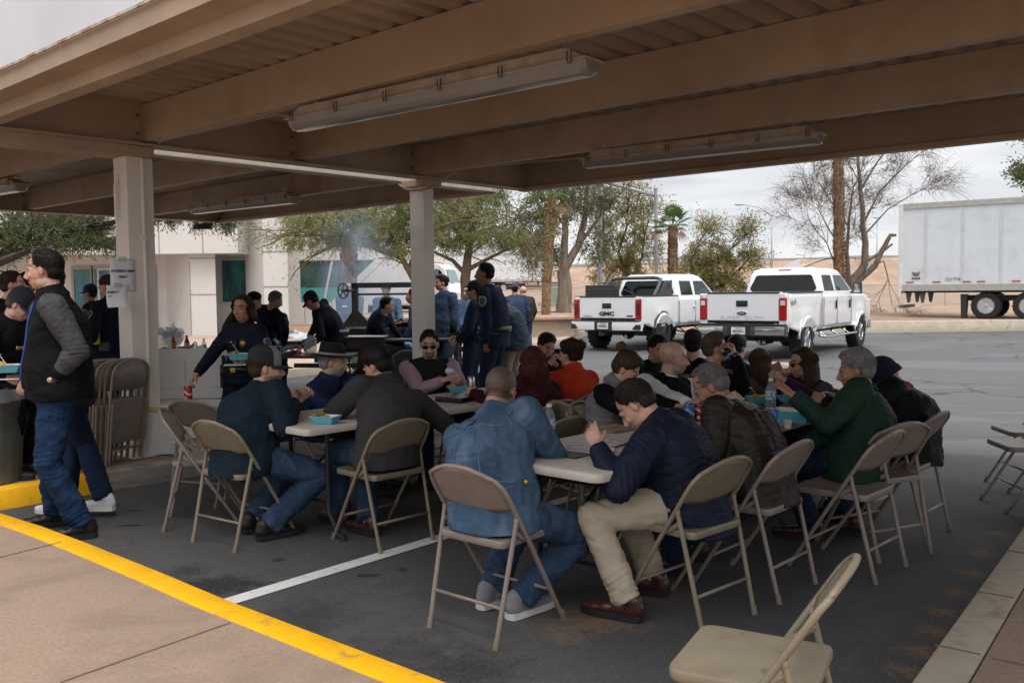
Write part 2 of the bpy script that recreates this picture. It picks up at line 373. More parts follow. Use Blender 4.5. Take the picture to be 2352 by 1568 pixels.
# right walk
ra, rb = G(2352, 1203, .15), G(2085, 1568, .15); rd = (ra-rb).normalized()
k0, k1 = rb-rd*2.5, ra+rd*1.4
kerb('curb_strip', [(k0.x, k0.y), (rb.x, rb.y), (ra.x, ra.y), (k1.x, k1.y)], .17, -.02, .152, CONC, 'cream concrete kerb strip at the lower right corner', side=-1)
q = Vector((rd.y, -rd.x, 0))
b = MB(); b.prism([((k0+q*.178).x, (k0+q*.178).y), ((k1+q*.178).x, (k1+q*.178).y), ((k1+q*4).x, (k1+q*4).y), ((k0+q*4).x, (k0+q*4).y)], -.02, .147)
o = b.build('right_sidewalk', PINK); tag(o, 'pink concrete slabs behind the cream kerb at lower right', kind='structure')
b = MB()
for t_ in (-.35, .42, 1.2, 2.0):
 p = rb+rd*t_; b.box(p+q*.08+Vector((0, 0, .0035)), (.16, .006, .004), rot=math.atan2(q.y, q.x)); b.box(p+q*1.2+Vector((0, 0, -.001)), (2, .006, .004), rot=math.atan2(q.y, q.x))
o = b.build('slab_joint', MATS['joint']); tag(o, kind='structure')
# white stall line
a, c = uv(*touv(G(538, 1378))), uv(*touv(G(1442, 1104)))
d = (c-a).normalized(); q = Vector((-d.y, d.x, 0)); a2 = a-d*.12; c2 = c+d*.9
tag(ruled('parking_line', .004, [(a2-q*.055)[:2], (c2-q*.055)[:2], (c2+q*.055)[:2], (a2+q*.055)[:2]], WLINE), 'worn white painted stall line on the asphalt', kind='structure')
a3, c3 = a-UV_V*2.9, c-UV_V*2.9
# island under the posts
f0 = uv(1.6, 7.24); 
isl = [(1.9, 7.24), (16.0, 7.24), (16.0, 7.86), (1.9, 7.86)]
ip = [uv(*p) for p in isl]
b = MB(); b.prism([(p.x, p.y) for p in ip], -.02, .15); o = b.build('island', PINK, bevel=.012); tag(o, 'raised pink concrete island carrying the carport posts', kind='structure')
kf = [uv(1.9, 7.10), uv(3.12, 7.10)]
kerb('island_kerb', [(p.x, p.y) for p in kf], .135, -.02, .154, YEL, 'yellow painted kerb face of the island behind the standing man', side=1)
kf = [uv(3.13, 7.10), uv(16.2, 7.10)]
kerb('island_kerb_grey', [(p.x, p.y) for p in kf], .135, -.02, .153, M('old_kerb', (.27, .24, .21), .85, var=.2, vs=4, bump=.2, dirt=(.12, .11, .10), ds=5, stretch=(1, 1, 5)), 'weathered grey concrete kerb face of the island', side=1)
kf = [uv(1.9, 8.0), uv(3.7, 8.0)]
kerb('island_back_kerb', [(p.x, p.y) for p in kf], .13, -.02, .155, YEL, 'yellow painted back kerb of the island behind the trash can', side=-1)

# =============== carport ===============
TAN = M('beige_steel', (.42, .305, .21), .62, var=.10, vs=2.2, dirt=(.31, .20, .13), ds=1.4, dlo=.50, dhi=.75, bump=.05, bs=30)
CREAM = M('cream_steel', (.74, .68, .61), .5, var=.05, vs=3, dirt=(.56, .49, .41), ds=2.2, dlo=.55, dhi=.8)
DECK = M('deck_steel', (.42, .32, .235), .6, var=.12, vs=2, dirt=(.25, .17, .12), ds=1.1, dlo=.5, dhi=.75)
RUST = M('rusty_bolt', (.20, .10, .06), .8, var=.3, vs=40)
ZG = 2.83
def channel(b, p0, p1, h, fl, inward, z0, th=.012, lip=0):
 """C-channel from p0 to p1, web h tall from z0, flanges of width fl towards inward"""
 d = (p1-p0); L_ = d.length; a = math.atan2(d.y, d.x); mid = (p0+p1)/2; iw = inward.normalized()
 b.box(Vector((mid.x, mid.y, z0+h/2))+iw*th/2, (L_, th, h), rot=a)
 b.box(Vector((mid.x, mid.y, z0+th/2))+iw*(fl/2+th), (L_, fl, th), rot=a)
 b.box(Vector((mid.x, mid.y, z0+h-th/2))+iw*(fl/2+th), (L_, fl, th), rot=a)
 if lip: b.box(Vector((mid.x, mid.y, z0+lip/2+th))+iw*(fl+th/2), (L_, th, lip), rot=a)
def carport(u0, u1, v0, v1, bays, label, group=None, gird_in=1):
 """roof between u0..u1 and v0..v1; girders along U at v0 and v1, purlins along V"""
 c = uv((u0+u1)/2, (v0+v1)/2); root = empty('carport', (c.x, c.y, 0), 0, label, 'carport'); off = Vector((c.x, c.y, 0))
 for vv, s in ((v1, -1), (v0, 1)):
  b = MB(); channel(b, uv(u0, vv), uv(u1, vv), .40, .09, UV_V*s, ZG)
  # outer flange too: the girder is an I in section
  b2 = (uv(u0, vv)+uv(u1, vv))/2; a = math.atan2(UV_U.y, UV_U.x)
  b.box(Vector((b2.x, b2.y, ZG+.007))-UV_V*s*.05, (u1-u0, .10, .014), rot=a)
  b.build('girder', [M('girder_lit_tone', (.40, .35, .295), .6) if (gird_in == 2 and s == 1) else TAN], root, off=off)  # paler colour paints in sky light reaching this girder through the roof gap
 n = len(bays)
 for i, uu in enumerate(bays):
  b = MB(); channel(b, uv(uu, v0+.013), uv(uu, v1-.013), .31, .075, UV_U*(1 if i else 1), ZG+.03, lip=.02)
  if i < 4:
   for vv, s in ((v1, -1), (v0, 1)):
    p = uv(uu-.03, vv+s*.018); b.box(Vector((p.x, p.y, ZG+.18)), (.06, .008, .26), rot=math.atan2(UV_U.y, UV_U.x))
  p_ = b.build('purlin', [TAN], root, off=off)
  b = MB()
  for vv, s in ((v1, -1), (v0, 1)):
   for zz in (.10, .25):
    p = uv(uu-.035, vv+s*.022); b.cyl((p.x, p.y, ZG+zz), Vector((p.x, p.y, ZG+zz))+UV_V*s*.02, .014, n=6)
  b.build('bolt', RUST, p_, off=off)
 for uu, s in ((u0, 1), (u1, -1)):
  b = MB(); channel(b, uv(uu, v0-.02), uv(uu, v1+.02), .44 if s < 0 else .27, .10, UV_U*s, ZG-(.02 if s < 0 else 0), lip=.035)
  b.build('fascia', [TAN], root, off=off)
 # corrugated deck: ribs run along U, pitch .2 m
 b = MB(); pr = [(0, .0), (.105, .0), (.135, .055), (.17, .055), (.2, 0)]
 v = v0+.02; A, B_ = [], []
 while v < v1-.1:
  for dx, dz in pr[:-1]: A.append((v+dx, dz))
  v += .2
 r0 = [uv(u0+.17, a_, ZG+.345+z_) for a_, z_ in A]; r1 = [uv(u1-.02, a_, ZG+.345+z_) for a_, z_ in A]
 b.add(r0+r1, [(i, i+1, len(A)+i+1, len(A)+i) for i in range(len(A)-1)])
 b.build('roof_deck', DECK, root, off=off, recalc=False)
 b = MB(); p = uv((u0+.17+u1)/2, (v0+v1)/2); b.box(Vector((p.x, p.y, ZG+.41)), (u1-u0-.17, v1-v0, .012), rot=math.atan2(UV_U.y, UV_U.x)); b.build('roof_sheet', M('roof_white', (.6, .58, .55), .5), root, off=off)
 b = MB(); m_ = uv(u0-.10, (v0+v1)/2, ZG+.13); b.box(m_, (.15, v1-v0+.1, .11), rot=math.atan2(UV_U.y, UV_U.x)); m_ = uv(u0+.09, (v0+v1)/2, ZG+.31); b.box(m_, (.18, v1-v0-.04, .06), rot=math.atan2(UV_U.y, UV_U.x))
 b.build('gutter', TAN, root, off=off)
 b = MB(); b.box(uv(u0-.20, (v0+v1)/2, ZG+.43), (.012, v1-v0+.1, .50), rot=math.atan2(UV_U.y, UV_U.x)); b.build('white_fascia', M('white_fascia', (.62, .62, .64), .5, var=.06, vs=1.5), root, off=off)
 b = MB(); b.box(uv(u0-.203, (v0+v1)/2, ZG+.183), (.014, v1-v0+.1, .016), rot=math.atan2(UV_U.y, UV_U.x)); b.build('rusty_edge', M('rusty_edge', (.50, .46, .38), .7, dirt=(.30, .13, .04), ds=9, dlo=.45, dhi=.6), root, off=off)
 return root, off
ua, va = touv(G(1217, 437, ZG)); ub, vb = touv(G(353, 342, ZG))
vg = (va+vb)/2; ue = ua
print('GIRDER', ua, va, ub, vb)
fe = [touv(G(x, y, ZG+.03)) for x, y in ((345, 322), (717, 362), (1009, 393))]
print('PURLINS', fe)
near_u = touv(G(722, 0, ZG))[0]; print('near fascia u', near_u)
cp1, cp1off = carport(near_u, ue, vg-12.5, vg, [fe[0][0], fe[1][0], fe[2][0]], 'near beige steel carport roof over the dining tables, seen from below')
cp2gap = .46
uc, vc = touv(G(490, 510, ZG)); ut, vt = touv(G(1170, 443, ZG)); print('CP2', uc, vc, ut, vt)
cp2, cp2off = carport(near_u-3.5, (uc+ut)/2, vg+cp2gap, vc, [near_u-1.9, near_u-.2, fe[0][0], fe[1][0]+.1, fe[2][0]+.35], 'second beige carport roof beyond the posts, reaching towards the building', gird_in=2)
def post(pu, pv, parent, off, conduit=False):
 c = uv(pu, pv); a = math.atan2(UV_U.y, UV_U.x); b = MB()
 b.box(Vector((c.x, c.y, (ZG+.13)/2)), (.15, .24, ZG-.15), rot=a)
 b.box(Vector((c.x, c.y, .155)), (.26, .34, .02), rot=a)
 p = b.build('post', CREAM, parent, off=off, bevel=.006)
 return c, a, p
pu1, pv1 = touv(G(318, 1046, .15)); print('post1', pu1, pv1)
pc = W(970, 600, 10.0); t2 = touv(pc); pv = vg+.17; pu1 = pu1+.02
r_ = ray(292, 700); tt = pv  # posts stand under the gap between the roofs
def on_v(px, v):            # ground point of image column px on line v
 r = ray(px, 700); s = v/(r.x*UV_V.x+r.y*UV_V.y); return touv(Vector((r.x*s, r.y*s, 0)))[0]
pu1, pu2 = on_v(305, pv), on_v(972, pv); print('post u', pu1, pu2)
c1, ang, p1 = post(pu1, pv, cp1, cp1off); c2, _, p2 = post(pu2, pv, cp1, cp1off)
# conduits and drain chase on the near post
b = MB(); dd = UV_U*.02-UV_V*.135
s_ = c1+UV_U*.13-UV_V*.03
b.box(Vector((s_.x, s_.y, 1.60)), (.09, .13, ZG-.55), rot=ang); b.box(Vector((s_.x, s_.y, .30)), (.10, .14, .17), rot=ang)
b.build('drain_chase', CREAM, cp1, off=cp1off, bevel=.006)
b = MB(); s_ = c1+UV_U*.055-UV_V*.14
b.tube([Vector((s_.x, s_.y, .3)), Vector((s_.x, s_.y, ZG-.1))], .016, 8); b.box(Vector((s_.x, s_.y, 2.05)), (.05, .03, .04), rot=ang); b.build('conduit', CREAM, cp1, off=cp1off)
s_ = c1-UV_U*.11+UV_V*.02; b = MB(); b.tube([Vector((s_.x, s_.y, 2.2)), Vector((s_.x, s_.y, 2.5)), Vector((s_.x, s_.y, 2.58))+UV_U*.03, Vector((s_.x, s_.y, 2.62))+UV_U*.10], .014, 8); b.build('conduit', CREAM, cp1, off=cp1off)
# cross brackets where posts meet the girders
for c in (c1, c2): b = MB(); b.box(Vector((c.x, c.y, ZG-.04)), (.30, .36, .075), rot=ang); b.build('bracket', TAN, cp1, off=cp1off, bevel=.004)
p = uv(near_u-2.2, vg+.15); q_ = uv(pu1+.1, vg+.15); b = MB(); m_ = (p+q_)/2; b.box(Vector((m_.x, m_.y, ZG-.045)), ((q_-p).length, .30, .09), rot=ang); b.build('brace_beam', TAN, cp1, off=cp1off, bevel=.004)
# swinging conduit between roofs at the far post
b = MB(); pa, pb_, pcx = G(1030, 393, ZG+.05), G(1000, 432, ZG-.12), G(930, 425, ZG-.1)
b.tube([G(1340, 362, ZG+.12), G(1215, 372, ZG+.12), G(1060, 388, ZG+.06), G(1030, 405, ZG), G(1000, 428, ZG-.09), G(965, 437, ZG-.12), G(935, 436, ZG-.12), G(915, 424, ZG-.06)], .013, 8); b.build('conduit', TAN, cp1, off=cp1off); b = MB()
b.tube([G(350, 345, ZG), G(372, 322, ZG+.04), G(640, 262, ZG+.06), G(672, 268, ZG+.05)], .013, 8)
b.build('conduit', TAN, cp1, off=cp1off)

# fluorescent fixtures
def fixture(pa, pb, label, dz=0, group='long lights under the carport roofs'):
 c = (pa+pb)/2; root = empty('strip_light', c, 0, label, 'strip light', group)
 d = pb-pa; L_ = d.length; a = math.atan2(d.y, d.x); rot = Matrix.Rotation(a, 3, 'Z')
 b = MB(); b.box((0, 0, .05), (L_, .15, .07), rot=rot, taper=.9); b.box((0, 0, .012), (L_+.03, .185, .012), rot=rot)
 b.build('housing', M('light_housing', (.42, .33, .26), .5, dirt=(.3, .22, .17), ds=4), root, bevel=.004)
 b = MB(); pr = [(-.085, .006), (-.08, -.03), (-.055, -.062), (0, -.07), (.055, -.062), (.08, -.03), (.085, .006)]
 rs = []
 for x, s in ((-L_/2, .75), (-L_/2+.02, .97), (-L_/2+.05, 1), (L_/2-.05, 1), (L_/2-.02, .97), (L_/2, .75)): rs.append([rot @ Vector((x, y*s, z*s)) for y, z in pr])
 b.rings(rs); b.build('diffuser', M('diffuser', (.25, .225, .205), .18, var=.05, alpha=1, spec=.6), root, smooth=True)
 n = 6
 for i in range(n):
  for s in (-1, 1):
   x = -L_/2+.08+(L_-.16)*i/(n-1); b = MB()
   b.tube([rot @ Vector((x-.012, s*.10, .055)), rot @ Vector((x-.014, s*.105, .02)), rot @ Vector((x-.01, s*.10, -.01)), rot @ Vector((x+.01, s*.10, -.01)), rot @ Vector((x+.014, s*.105, .02)), rot @ Vector((x+.012, s*.10, .055))], .0035, 5)
   b.build('clip', M('dark_clip', (.07, .05, .04), .5, metal=.6), root)
 for x in (-L_*.4, -L_*.15, L_*.15, L_*.4): b = MB(); b.cyl(rot @ Vector((x, 0, .08)), rot @ Vector((x, 0, .15)), .03, n=8); b.build('hanger', M('light_housing'), root)
fz = ZG-.075
fixture(G(680, 282, fz), G(1362, 143, fz), 'long strip light nearest the camera, under the second beam of the near roof')
fixture(G(1345, 372, fz), G(1888, 312, fz), 'long strip light above the two white pickups, under the near roof')
fixture(G(445, 482, fz), G(680, 455, fz), 'strip light under the far roof, between the two posts')
fixture(G(-260, 478, fz), G(50, 425, fz), 'strip light at the left edge of the picture, under the far roof')
fl = G(465, 520, ZG-.08); root = empty('floodlight', fl, 0, 'small black floodlight hung from the corner of the far carport', 'floodlight')
b = MB(); b.box((0, 0, 0), (.32, .16, .10), taper=.8); b.box((.12, -.06, .03), (.16, .08, .05)); b.build('lamp_housing', M('black_plastic', (.02, .02, .022), .5), root, bevel=.006)
b = MB(); b.tube([(-.1, 0, .04), (-.1, 0, .1)], .012); b.tube([(.1, 0, .03), (.2, .0, .08), (.1, 0, .1)], .008); b.build('bracket', M('black_plastic'), root)
# =============== people ===============
def remesh(b, name, mats, parent, off, vox, it=3, disp=0, dsz=.12, smooth_fac=.5, paint=None, keep=False):
 """one continuous skin over the overlapping masses in b"""
 me = bpy.data.meshes.new(name); me.from_pydata([(p[0]-off[0], p[1]-off[1], p[2]-off[2]) for p in b.v], [], b.f)
 bm = bmesh.new(); bm.from_mesh(me); bmesh.ops.recalc_face_normals(bm, faces=bm.faces); bm.to_mesh(me); bm.free()
 o = bpy.data.objects.new(name, me); COL.objects.link(o)
 r = o.modifiers.new('r', 'REMESH'); r.mode = 'VOXEL'; r.voxel_size = vox; r.use_smooth_shade = True
 s = o.modifiers.new('s', 'SMOOTH'); s.iterations = it; s.factor = smooth_fac
 if disp:
  tx = bpy.data.textures.get('fold%d' % int(dsz*1000))
  if tx is None:
   tx = bpy.data.textures.new('fold%d' % int(dsz*1000), 'CLOUDS'); tx.noise_scale = dsz; tx.noise_depth = 2
  d = o.modifiers.new('d', 'DISPLACE'); d.texture = tx; d.strength = disp; d.mid_level = .5; d.texture_coords = 'GLOBAL'
 dg = bpy.context.evaluated_depsgraph_get(); dg.update()
 m2 = bpy.data.meshes.new_from_object(o.evaluated_get(dg)); o.modifiers.clear(); o.data = m2; bpy.data.meshes.remove(me)
 m2.materials.clear()
 for m in (mats if isinstance(mats, (list, tuple)) else [mats]): m2.materials.append(m)
 m2.polygons.foreach_set('use_smooth', [True]*len(m2.polygons))
 if parent is not None: o.parent = parent
 if paint is not None: paint(o, off)
 return o
def verts(o): 
 a = np.empty(len(o.data.vertices)*3, dtype=np.float32); o.data.vertices.foreach_get('co', a); return a.reshape(-1, 3)
def crease(o, off, items):
 """compression folds: (centre, axis, reach, depth, spacing)"""
 me = o.data; V = verts(o); Nn = np.empty(len(V)*3, dtype=np.float32); me.vertices.foreach_get('normal', Nn); Nn = Nn.reshape(-1, 3); D = np.zeros(len(V))
 for c, ax, rad, amp, lam in items:
  q = V-np.array(Vector(c)-Vector(off)); a = np.array(Vector(ax).normalized()); t = q @ a; w = np.exp(-((q**2).sum(1)/rad**2)**1.2)
  sd = 7.3*V[:, 0]+5.1*V[:, 1]; ph = PI*t/lam+1.3*np.sin(9*V[:, 0]+4*V[:, 2]+c[0]*5)+1.1*np.sin(11*V[:, 1]-6*V[:, 2]+c[1]*3)+.6*np.sin(23*V[:, 0]+17*V[:, 1])
  D += -amp*w*(1-np.abs(np.sin(ph)))**1.6*(.55+.45*np.sin(sd*2.1+ph*.37))+amp*.35*w
 V += Nn*D[:, None].astype(np.float32); me.vertices.foreach_set('co', V.ravel()); me.update()
def skinmat(name, tone):
 if name in MATS: return MATS[name]
 m = bpy.data.materials.new(name); m.use_nodes = True; t = m.node_tree; b = t.nodes['Principled BSDF']; L = t.links.new
 at = N(t, 'ShaderNodeAttribute'); at.attribute_name = 'Col'
 tcn = N(t, 'ShaderNodeTexCoord'); n = N(t, 'ShaderNodeTexNoise'); n.inputs['Scale'].default_value = 22; n.inputs['Detail'].default_value = 5; L(tcn.outputs['Object'], n.inputs['Vector'])
 r = N(t, 'ShaderNodeMapRange'); r.inputs['From Min'].default_value = .3; r.inputs['From Max'].default_value = .7; r.inputs['To Min'].default_value = .88; r.inputs['To Max'].default_value = 1.12; L(n.outputs['Fac'], r.inputs['Value'])
 s = N(t, 'ShaderNodeVectorMath', operation='SCALE'); L(at.outputs['Color'], s.inputs[0]); L(r.outputs[0], s.inputs['Scale']); L(s.outputs[0], b.inputs['Base Color'])
 b.inputs['Roughness'].default_value = .52; b.inputs['Subsurface Weight'].default_value = .12; b.inputs['Subsurface Radius'].default_value = (.012, .005, .003)
 b.inputs['Subsurface Scale'].default_value = 1.0
 n2 = N(t, 'ShaderNodeTexNoise'); n2.inputs['Scale'].default_value = 160; L(tcn.outputs['Object'], n2.inputs['Vector'])
 bp = N(t, 'ShaderNodeBump'); bp.inputs['Strength'].default_value = .15; bp.inputs['Distance'].default_value = .003; L(n2.outputs['Fac'], bp.inputs['Height']); L(bp.outputs[0], b.inputs['Normal'])
 MATS[name] = m; return m
SKIN = {'light': (.52, .30, .22), 'mid': (.42, .23, .155), 'tan': (.34, .18, .115), 'brown': (.23, .12, .075)}
def hairmat(name, c):
 if name in MATS: return MATS[name]
 return M(name, c, .6, var=.35, vs=60, bump=.4, bs=90, stretch=(1, 1, .25), spec=.22)
def limb(b, pts, rs, n=12, up=Vector((0, 0, 1))): 
 b.tube(pts, rs, n, up=up)
 for p, r in zip(pts, rs): b.ell(p, (r, r, r), n=12, m=8)
def ik(a, t, l1, l2, hint):
 d = t-a; L_ = d.length
 if L_ > (l1+l2)*.995: t = a+d*((l1+l2)*.995/L_); d = t-a; L_ = d.length
 if L_ < abs(l1-l2)+.02: L_ = abs(l1-l2)+.02
 x = (l1*l1-l2*l2+L_*L_)/(2*L_); h = math.sqrt(max(l1*l1-x*x, 0)); n = d.normalized()
 k = hint-n*hint.dot(n); k = k.normalized() if k.length > 1e-5 else Vector((0, 0, -1))
 return a+n*x+k*h, t
def yawv(a): return Vector((-math.sin(R(a)), math.cos(R(a)), 0))    # 0 = away from camera (+y), 90 = picture left, -90 = right
def headframe(yaw, pitch, roll=0):
 m = Matrix.Rotation(R(yaw), 3, 'Z') @ Matrix.Rotation(R(pitch), 3, 'X') @ Matrix.Rotation(R(roll), 3, 'Y')
 return m
def head_masses(b, H, F, s, w=1.0, chin=1.0, nose=1.0, female=False):
 def P(x, y, z): return H+F @ (Vector((x*w, y, z))*s)
 def E(c, r, rot=None): b.ell(P(*c), (r[0]*s*w, r[1]*s, r[2]*s), F if rot is None else F @ rot, 16, 10)
 E((0, -.012, .032), (.074, .094, .086)); E((0, .022, -.012), (.066, .070, .080)); E((0, .030, -.055), (.055, .056, .052))
 E((0, .048, -.088), (.030*chin, .032, .022)); E((0, .012, -.075), (.054, .052, .036))
 E((0, .078, .022), (.052, .016, .014))                                   # brow
 for sx in (-1, 1):
  E((sx*.036, .058, -.028), (.022, .028, .022)); E((sx*.073, -.008, -.004), (.010, .017, .030)); E((sx*.050, .0, -.070), (.013, .03, .026))
 b.tube([P(0, .084, .012), P(0, .100, -.012), P(0, .112*nose if nose else .112, -.030), P(0, .092, -.042)], [.009*s, .011*s, .0135*s, .012*s], 8)
 for sx in (-1, 1): E((sx*.012, .094, -.038), (.009, .011, .008))
 E((0, .082, -.062), (.024, .014, .007)); E((0, .079, -.073), (.020, .014, .007)); E((0, .072, -.058), (.03, .018, .014))
def hand_masses(b, wr, d, pn, s, curl=35, side=1, spread=1.0, curls=None, thumb=40):
 """palm from the wrist along d; pn = palm normal (fingers curl towards it); side: +1 right hand"""
 d = d.normalized(); pn = (pn-d*pn.dot(d)).normalized(); q = d.cross(pn).normalized()*side   # q points to the thumb side
 def P(a, c, e): return wr+(d*a+q*c+pn*e)*s
 b.tube([P(-.035, 0, 0), P(0, 0, 0), P(.03, 0, 0), P(.062, 0, .003), P(.088, 0, 0)], [.024*s, .026*s, .036*s, .041*s, .034*s], 12, flat=.42, up=pn)
 fl = [(.031, .072, .0085), (.011, .080, .0088), (-.010, .075, .0085), (-.030, .060, .0075)]
 for i, (c, L_, r) in enumerate(fl):
  cu = R((curls[i] if curls else curl+i*5)); base = P(.082-abs(c)*.15, c, 0); ang = 0; p = base; pts = [P(.05, c*.9, 0), base]
  sp = c*2.4*spread
  for f, k in ((.45, .75), (.32, 1.0), (.23, .7)):
   ang += cu*k
   v = (d*math.cos(ang)+pn*math.sin(ang)+q*sp*math.cos(ang)).normalized()
   p = p+v*(L_*f*s); pts.append(p)
  b.tube(pts, [r*s*1.05, r*s*1.1, r*s, r*s*.95, r*s*.75], 8); b.ell(p, (r*s*.78,)*3, n=8, m=6)
 ta = R(thumb); v = (d*.75+q*math.cos(ta)*.75+pn*math.sin(ta)*.8).normalized(); v2 = (d*.9+q*.15+pn*math.sin(ta)*.8).normalized()
 a0 = P(.016, .022, .006); a1 = a0+v*.040*s; a2 = a1+(v+v2).normalized()*.030*s; a3 = a2+v2*.022*s
 b.tube([a0, a1, a2, a3], [.014*s, .0125*s, .0105*s, .008*s], 8); b.ell(a3, (.008*s,)*3, n=8, m=6)
 return P(.075, 0, .028), q
def clumps(H, F, s, c, n, L_, r, mode='short', seed=0, part=None, wav=0, minz=-.05, front=.055, spread=1.0, hang=None, lift=1.03):
 """hair strands combed over the skull (short) or hanging past the shoulders (long)"""
 rg = random.Random(seed); b = MB()
 for i in range(n):
  th = rg.uniform(0, 2*PI); z = rg.uniform(-.35, 1) if mode == 'short' else rg.uniform(-.15, 1)
  q = math.sqrt(max(0, 1-z*z)); d = Vector((q*math.cos(th), q*math.sin(th), z))
  p = Vector((d.x*.080, -.012+d.y*.100, .034+d.z*.092))
  if p.y > front-(.0 if p.z > .075 else .055) and p.z < .10: 
   if not (p.y < .045 and abs(p.x) > .06 and p.z > .03): continue
  if p.z < minz and p.y > -.03: continue
  if mode == 'short':
   t = Vector((0, -1, -.25)) if not part else Vector(part); t = t-d*t.dot(d); t.normalize(); jit = Vector((rg.uniform(-.3, .3), rg.uniform(-.3, .3), rg.uniform(-.2, .2)))
   t = (t+jit).normalized(); l = L_*rg.uniform(.6, 1.2)
   
   def onel(x, k_):
    y_ = Vector((x.x/.080, (x.y+.012)/.100, (x.z-.034)/.092)); y_ = y_.normalized()*k_; return Vector((y_.x*.080, -.012+y_.y*.100, .034+y_.z*.092))
   lf = lift*rg.uniform(.985, 1.025); pts = [onel(p, .985), onel(p+t*l*.5, lf), onel(p+t*l, lf*.998)]; b.tube([H+F @ (x*s) for x in pts], [r*s, r*s*.9, r*s*.25], 4, cap=False)
  else:
   if d.y > .45 and d.z < .8: continue
   l = L_*rg.uniform(.75, 1.08); pts = [p]; side = Vector((d.x, d.y*.8-.1, 0)); side = side.normalized() if side.length > .01 else Vector((0, -1, 0))
   if side.y > .15: side = Vector((math.copysign(1, side.x), .1, 0)).normalized()
   out = p+side*.03*spread+Vector((0, 0, -.02)); tz = max(0, p.z+.03)
   over = Vector((side.x*.092*(1.0), -.012+side.y*.108, .0)); pts += [p*.5+over*.5+d*.018, over+Vector((0, 0, -.02))]
   k = 5; ph = rg.uniform(0, 6.3); 
   for j in range(1, k+1):
    f = j/k; q2 = over+Vector((side.x*.02*f*spread, side.y*.02*f*spread, -.02-l*f))
    q2 += Vector((math.sin(ph+f*7)*wav, math.cos(ph+f*6)*wav, 0)); pts.append(q2)
   P3 = [H+F @ (x*s) for x in pts[:3]]
   base = P3[-1]; gdir = Vector((0, 0, -1))
   Fy = Matrix.Rotation(math.atan2(-(F @ Vector((0, 1, 0))).x, (F @ Vector((0, 1, 0))).y), 3, 'Z')
   for x in pts[3:]: P3.append(base+Fy @ ((x-pts[2])*s))
   if hang: P3 = [hang(x) for x in P3]
   b.tube(P3, [r*s*.6, r*s, r*s]+[r*s*(1-.65*j/k) for j in range(1, k+1)], 5, cap=False)
 return b
def hair_cap(H, F, s, style='short', grow=1.0, hl=0, hang=None):
 b = MB()
 def E(c, r): b.ell(H+F @ (Vector(c)*s), tuple(x*s*grow for x in r), F, 18, 12)
 if style in ('short', 'bald_sides'):
  E((0, -.022, .040), (.0795, .093, .0885)); E((0, -.045, -.005), (.072, .066, .062))
  if style == 'short': E((0, .016, .086), (.058, .042, .028))
 elif style == 'quiff':
  E((0, -.020, .042), (.080, .094, .090)); E((0, -.045, -.002), (.072, .066, .062)); E((0, .050, .098), (.058, .042, .034)); E((0, .01, .112), (.056, .06, .028))
 elif style == 'thick':
  E((0, -.020, .048), (.086, .100, .096)); E((0, -.045, .0), (.078, .072, .072)); E((0, .040, .090), (.066, .045, .042))
 elif style == 'long':
  E((0, -.020, .044), (.087, .098, .092)); E((0, -.040, -.02), (.084, .078, .082))
  for sx in (-1, 1): E((sx*.060, .012, .035), (.030, .05, .062))
  E((0, .03, .088), (.062, .05, .034))
  fy = F @ Vector((0, 1, 0)); Z = Matrix.Rotation(math.atan2(-fy.x, fy.y), 3, 'Z')
  for a in range(-100, 101, 20):
   q = R(a); o0 = H+F @ (Vector((math.sin(q)*.072, -.025-math.cos(q)*.078, -.01))*s); pts = []
   for k in range(5):
    x = o0+Z @ Vector((math.sin(q)*.012*k, -math.cos(q)*.006*k, -hl*.85*k/4))*s
    pts.append(hang(x) if hang else x)
   b.tube(pts, [.030*s, .030*s, .028*s, .022*s, .010*s], 10)
 return b
def cut_hair(o, H, F, s, off, front=.052, nape=-.075, low=0, long=False):
 """take the shell away from the face and below the nape"""
 Fi = F.inverted(); bm = bmesh.new(); bm.from_mesh(o.data); kill = []
 for f in bm.faces:
  p = Fi @ ((f.calc_center_median()+Vector(off)-H)/s)
  fr = front+max(0, p.z-.05)*.6
  if long:
   if p.y > .03 and p.z < .088 and abs(p.x) < .062+(.03 if p.z > .03 else 0) and p.y > fr-.03: kill.append(f)
   elif p.y > fr: kill.append(f)
   continue
  ear = abs(p.x) > .05 and p.y > -.035 and p.z < .012+low
  if (p.y > fr and p.z < .094) or p.z < nape or (p.y > .024 and p.z < .035) or ear: kill.append(f)
 bmesh.ops.delete(bm, geom=kill, context='FACES')
 for _ in range(4):
  bv = [v for v in bm.verts if v.is_boundary]; np_ = {}
  for v in bv:
   q = [e_.other_vert(v).co for e_ in v.link_edges if e_.is_boundary]
   if len(q) == 2: np_[v] = v.co*.4+(q[0]+q[1])*.3
  for v, c in np_.items(): v.co = c
 bm.to_mesh(o.data); bm.free()
TEE = {}
PEOPLE = []
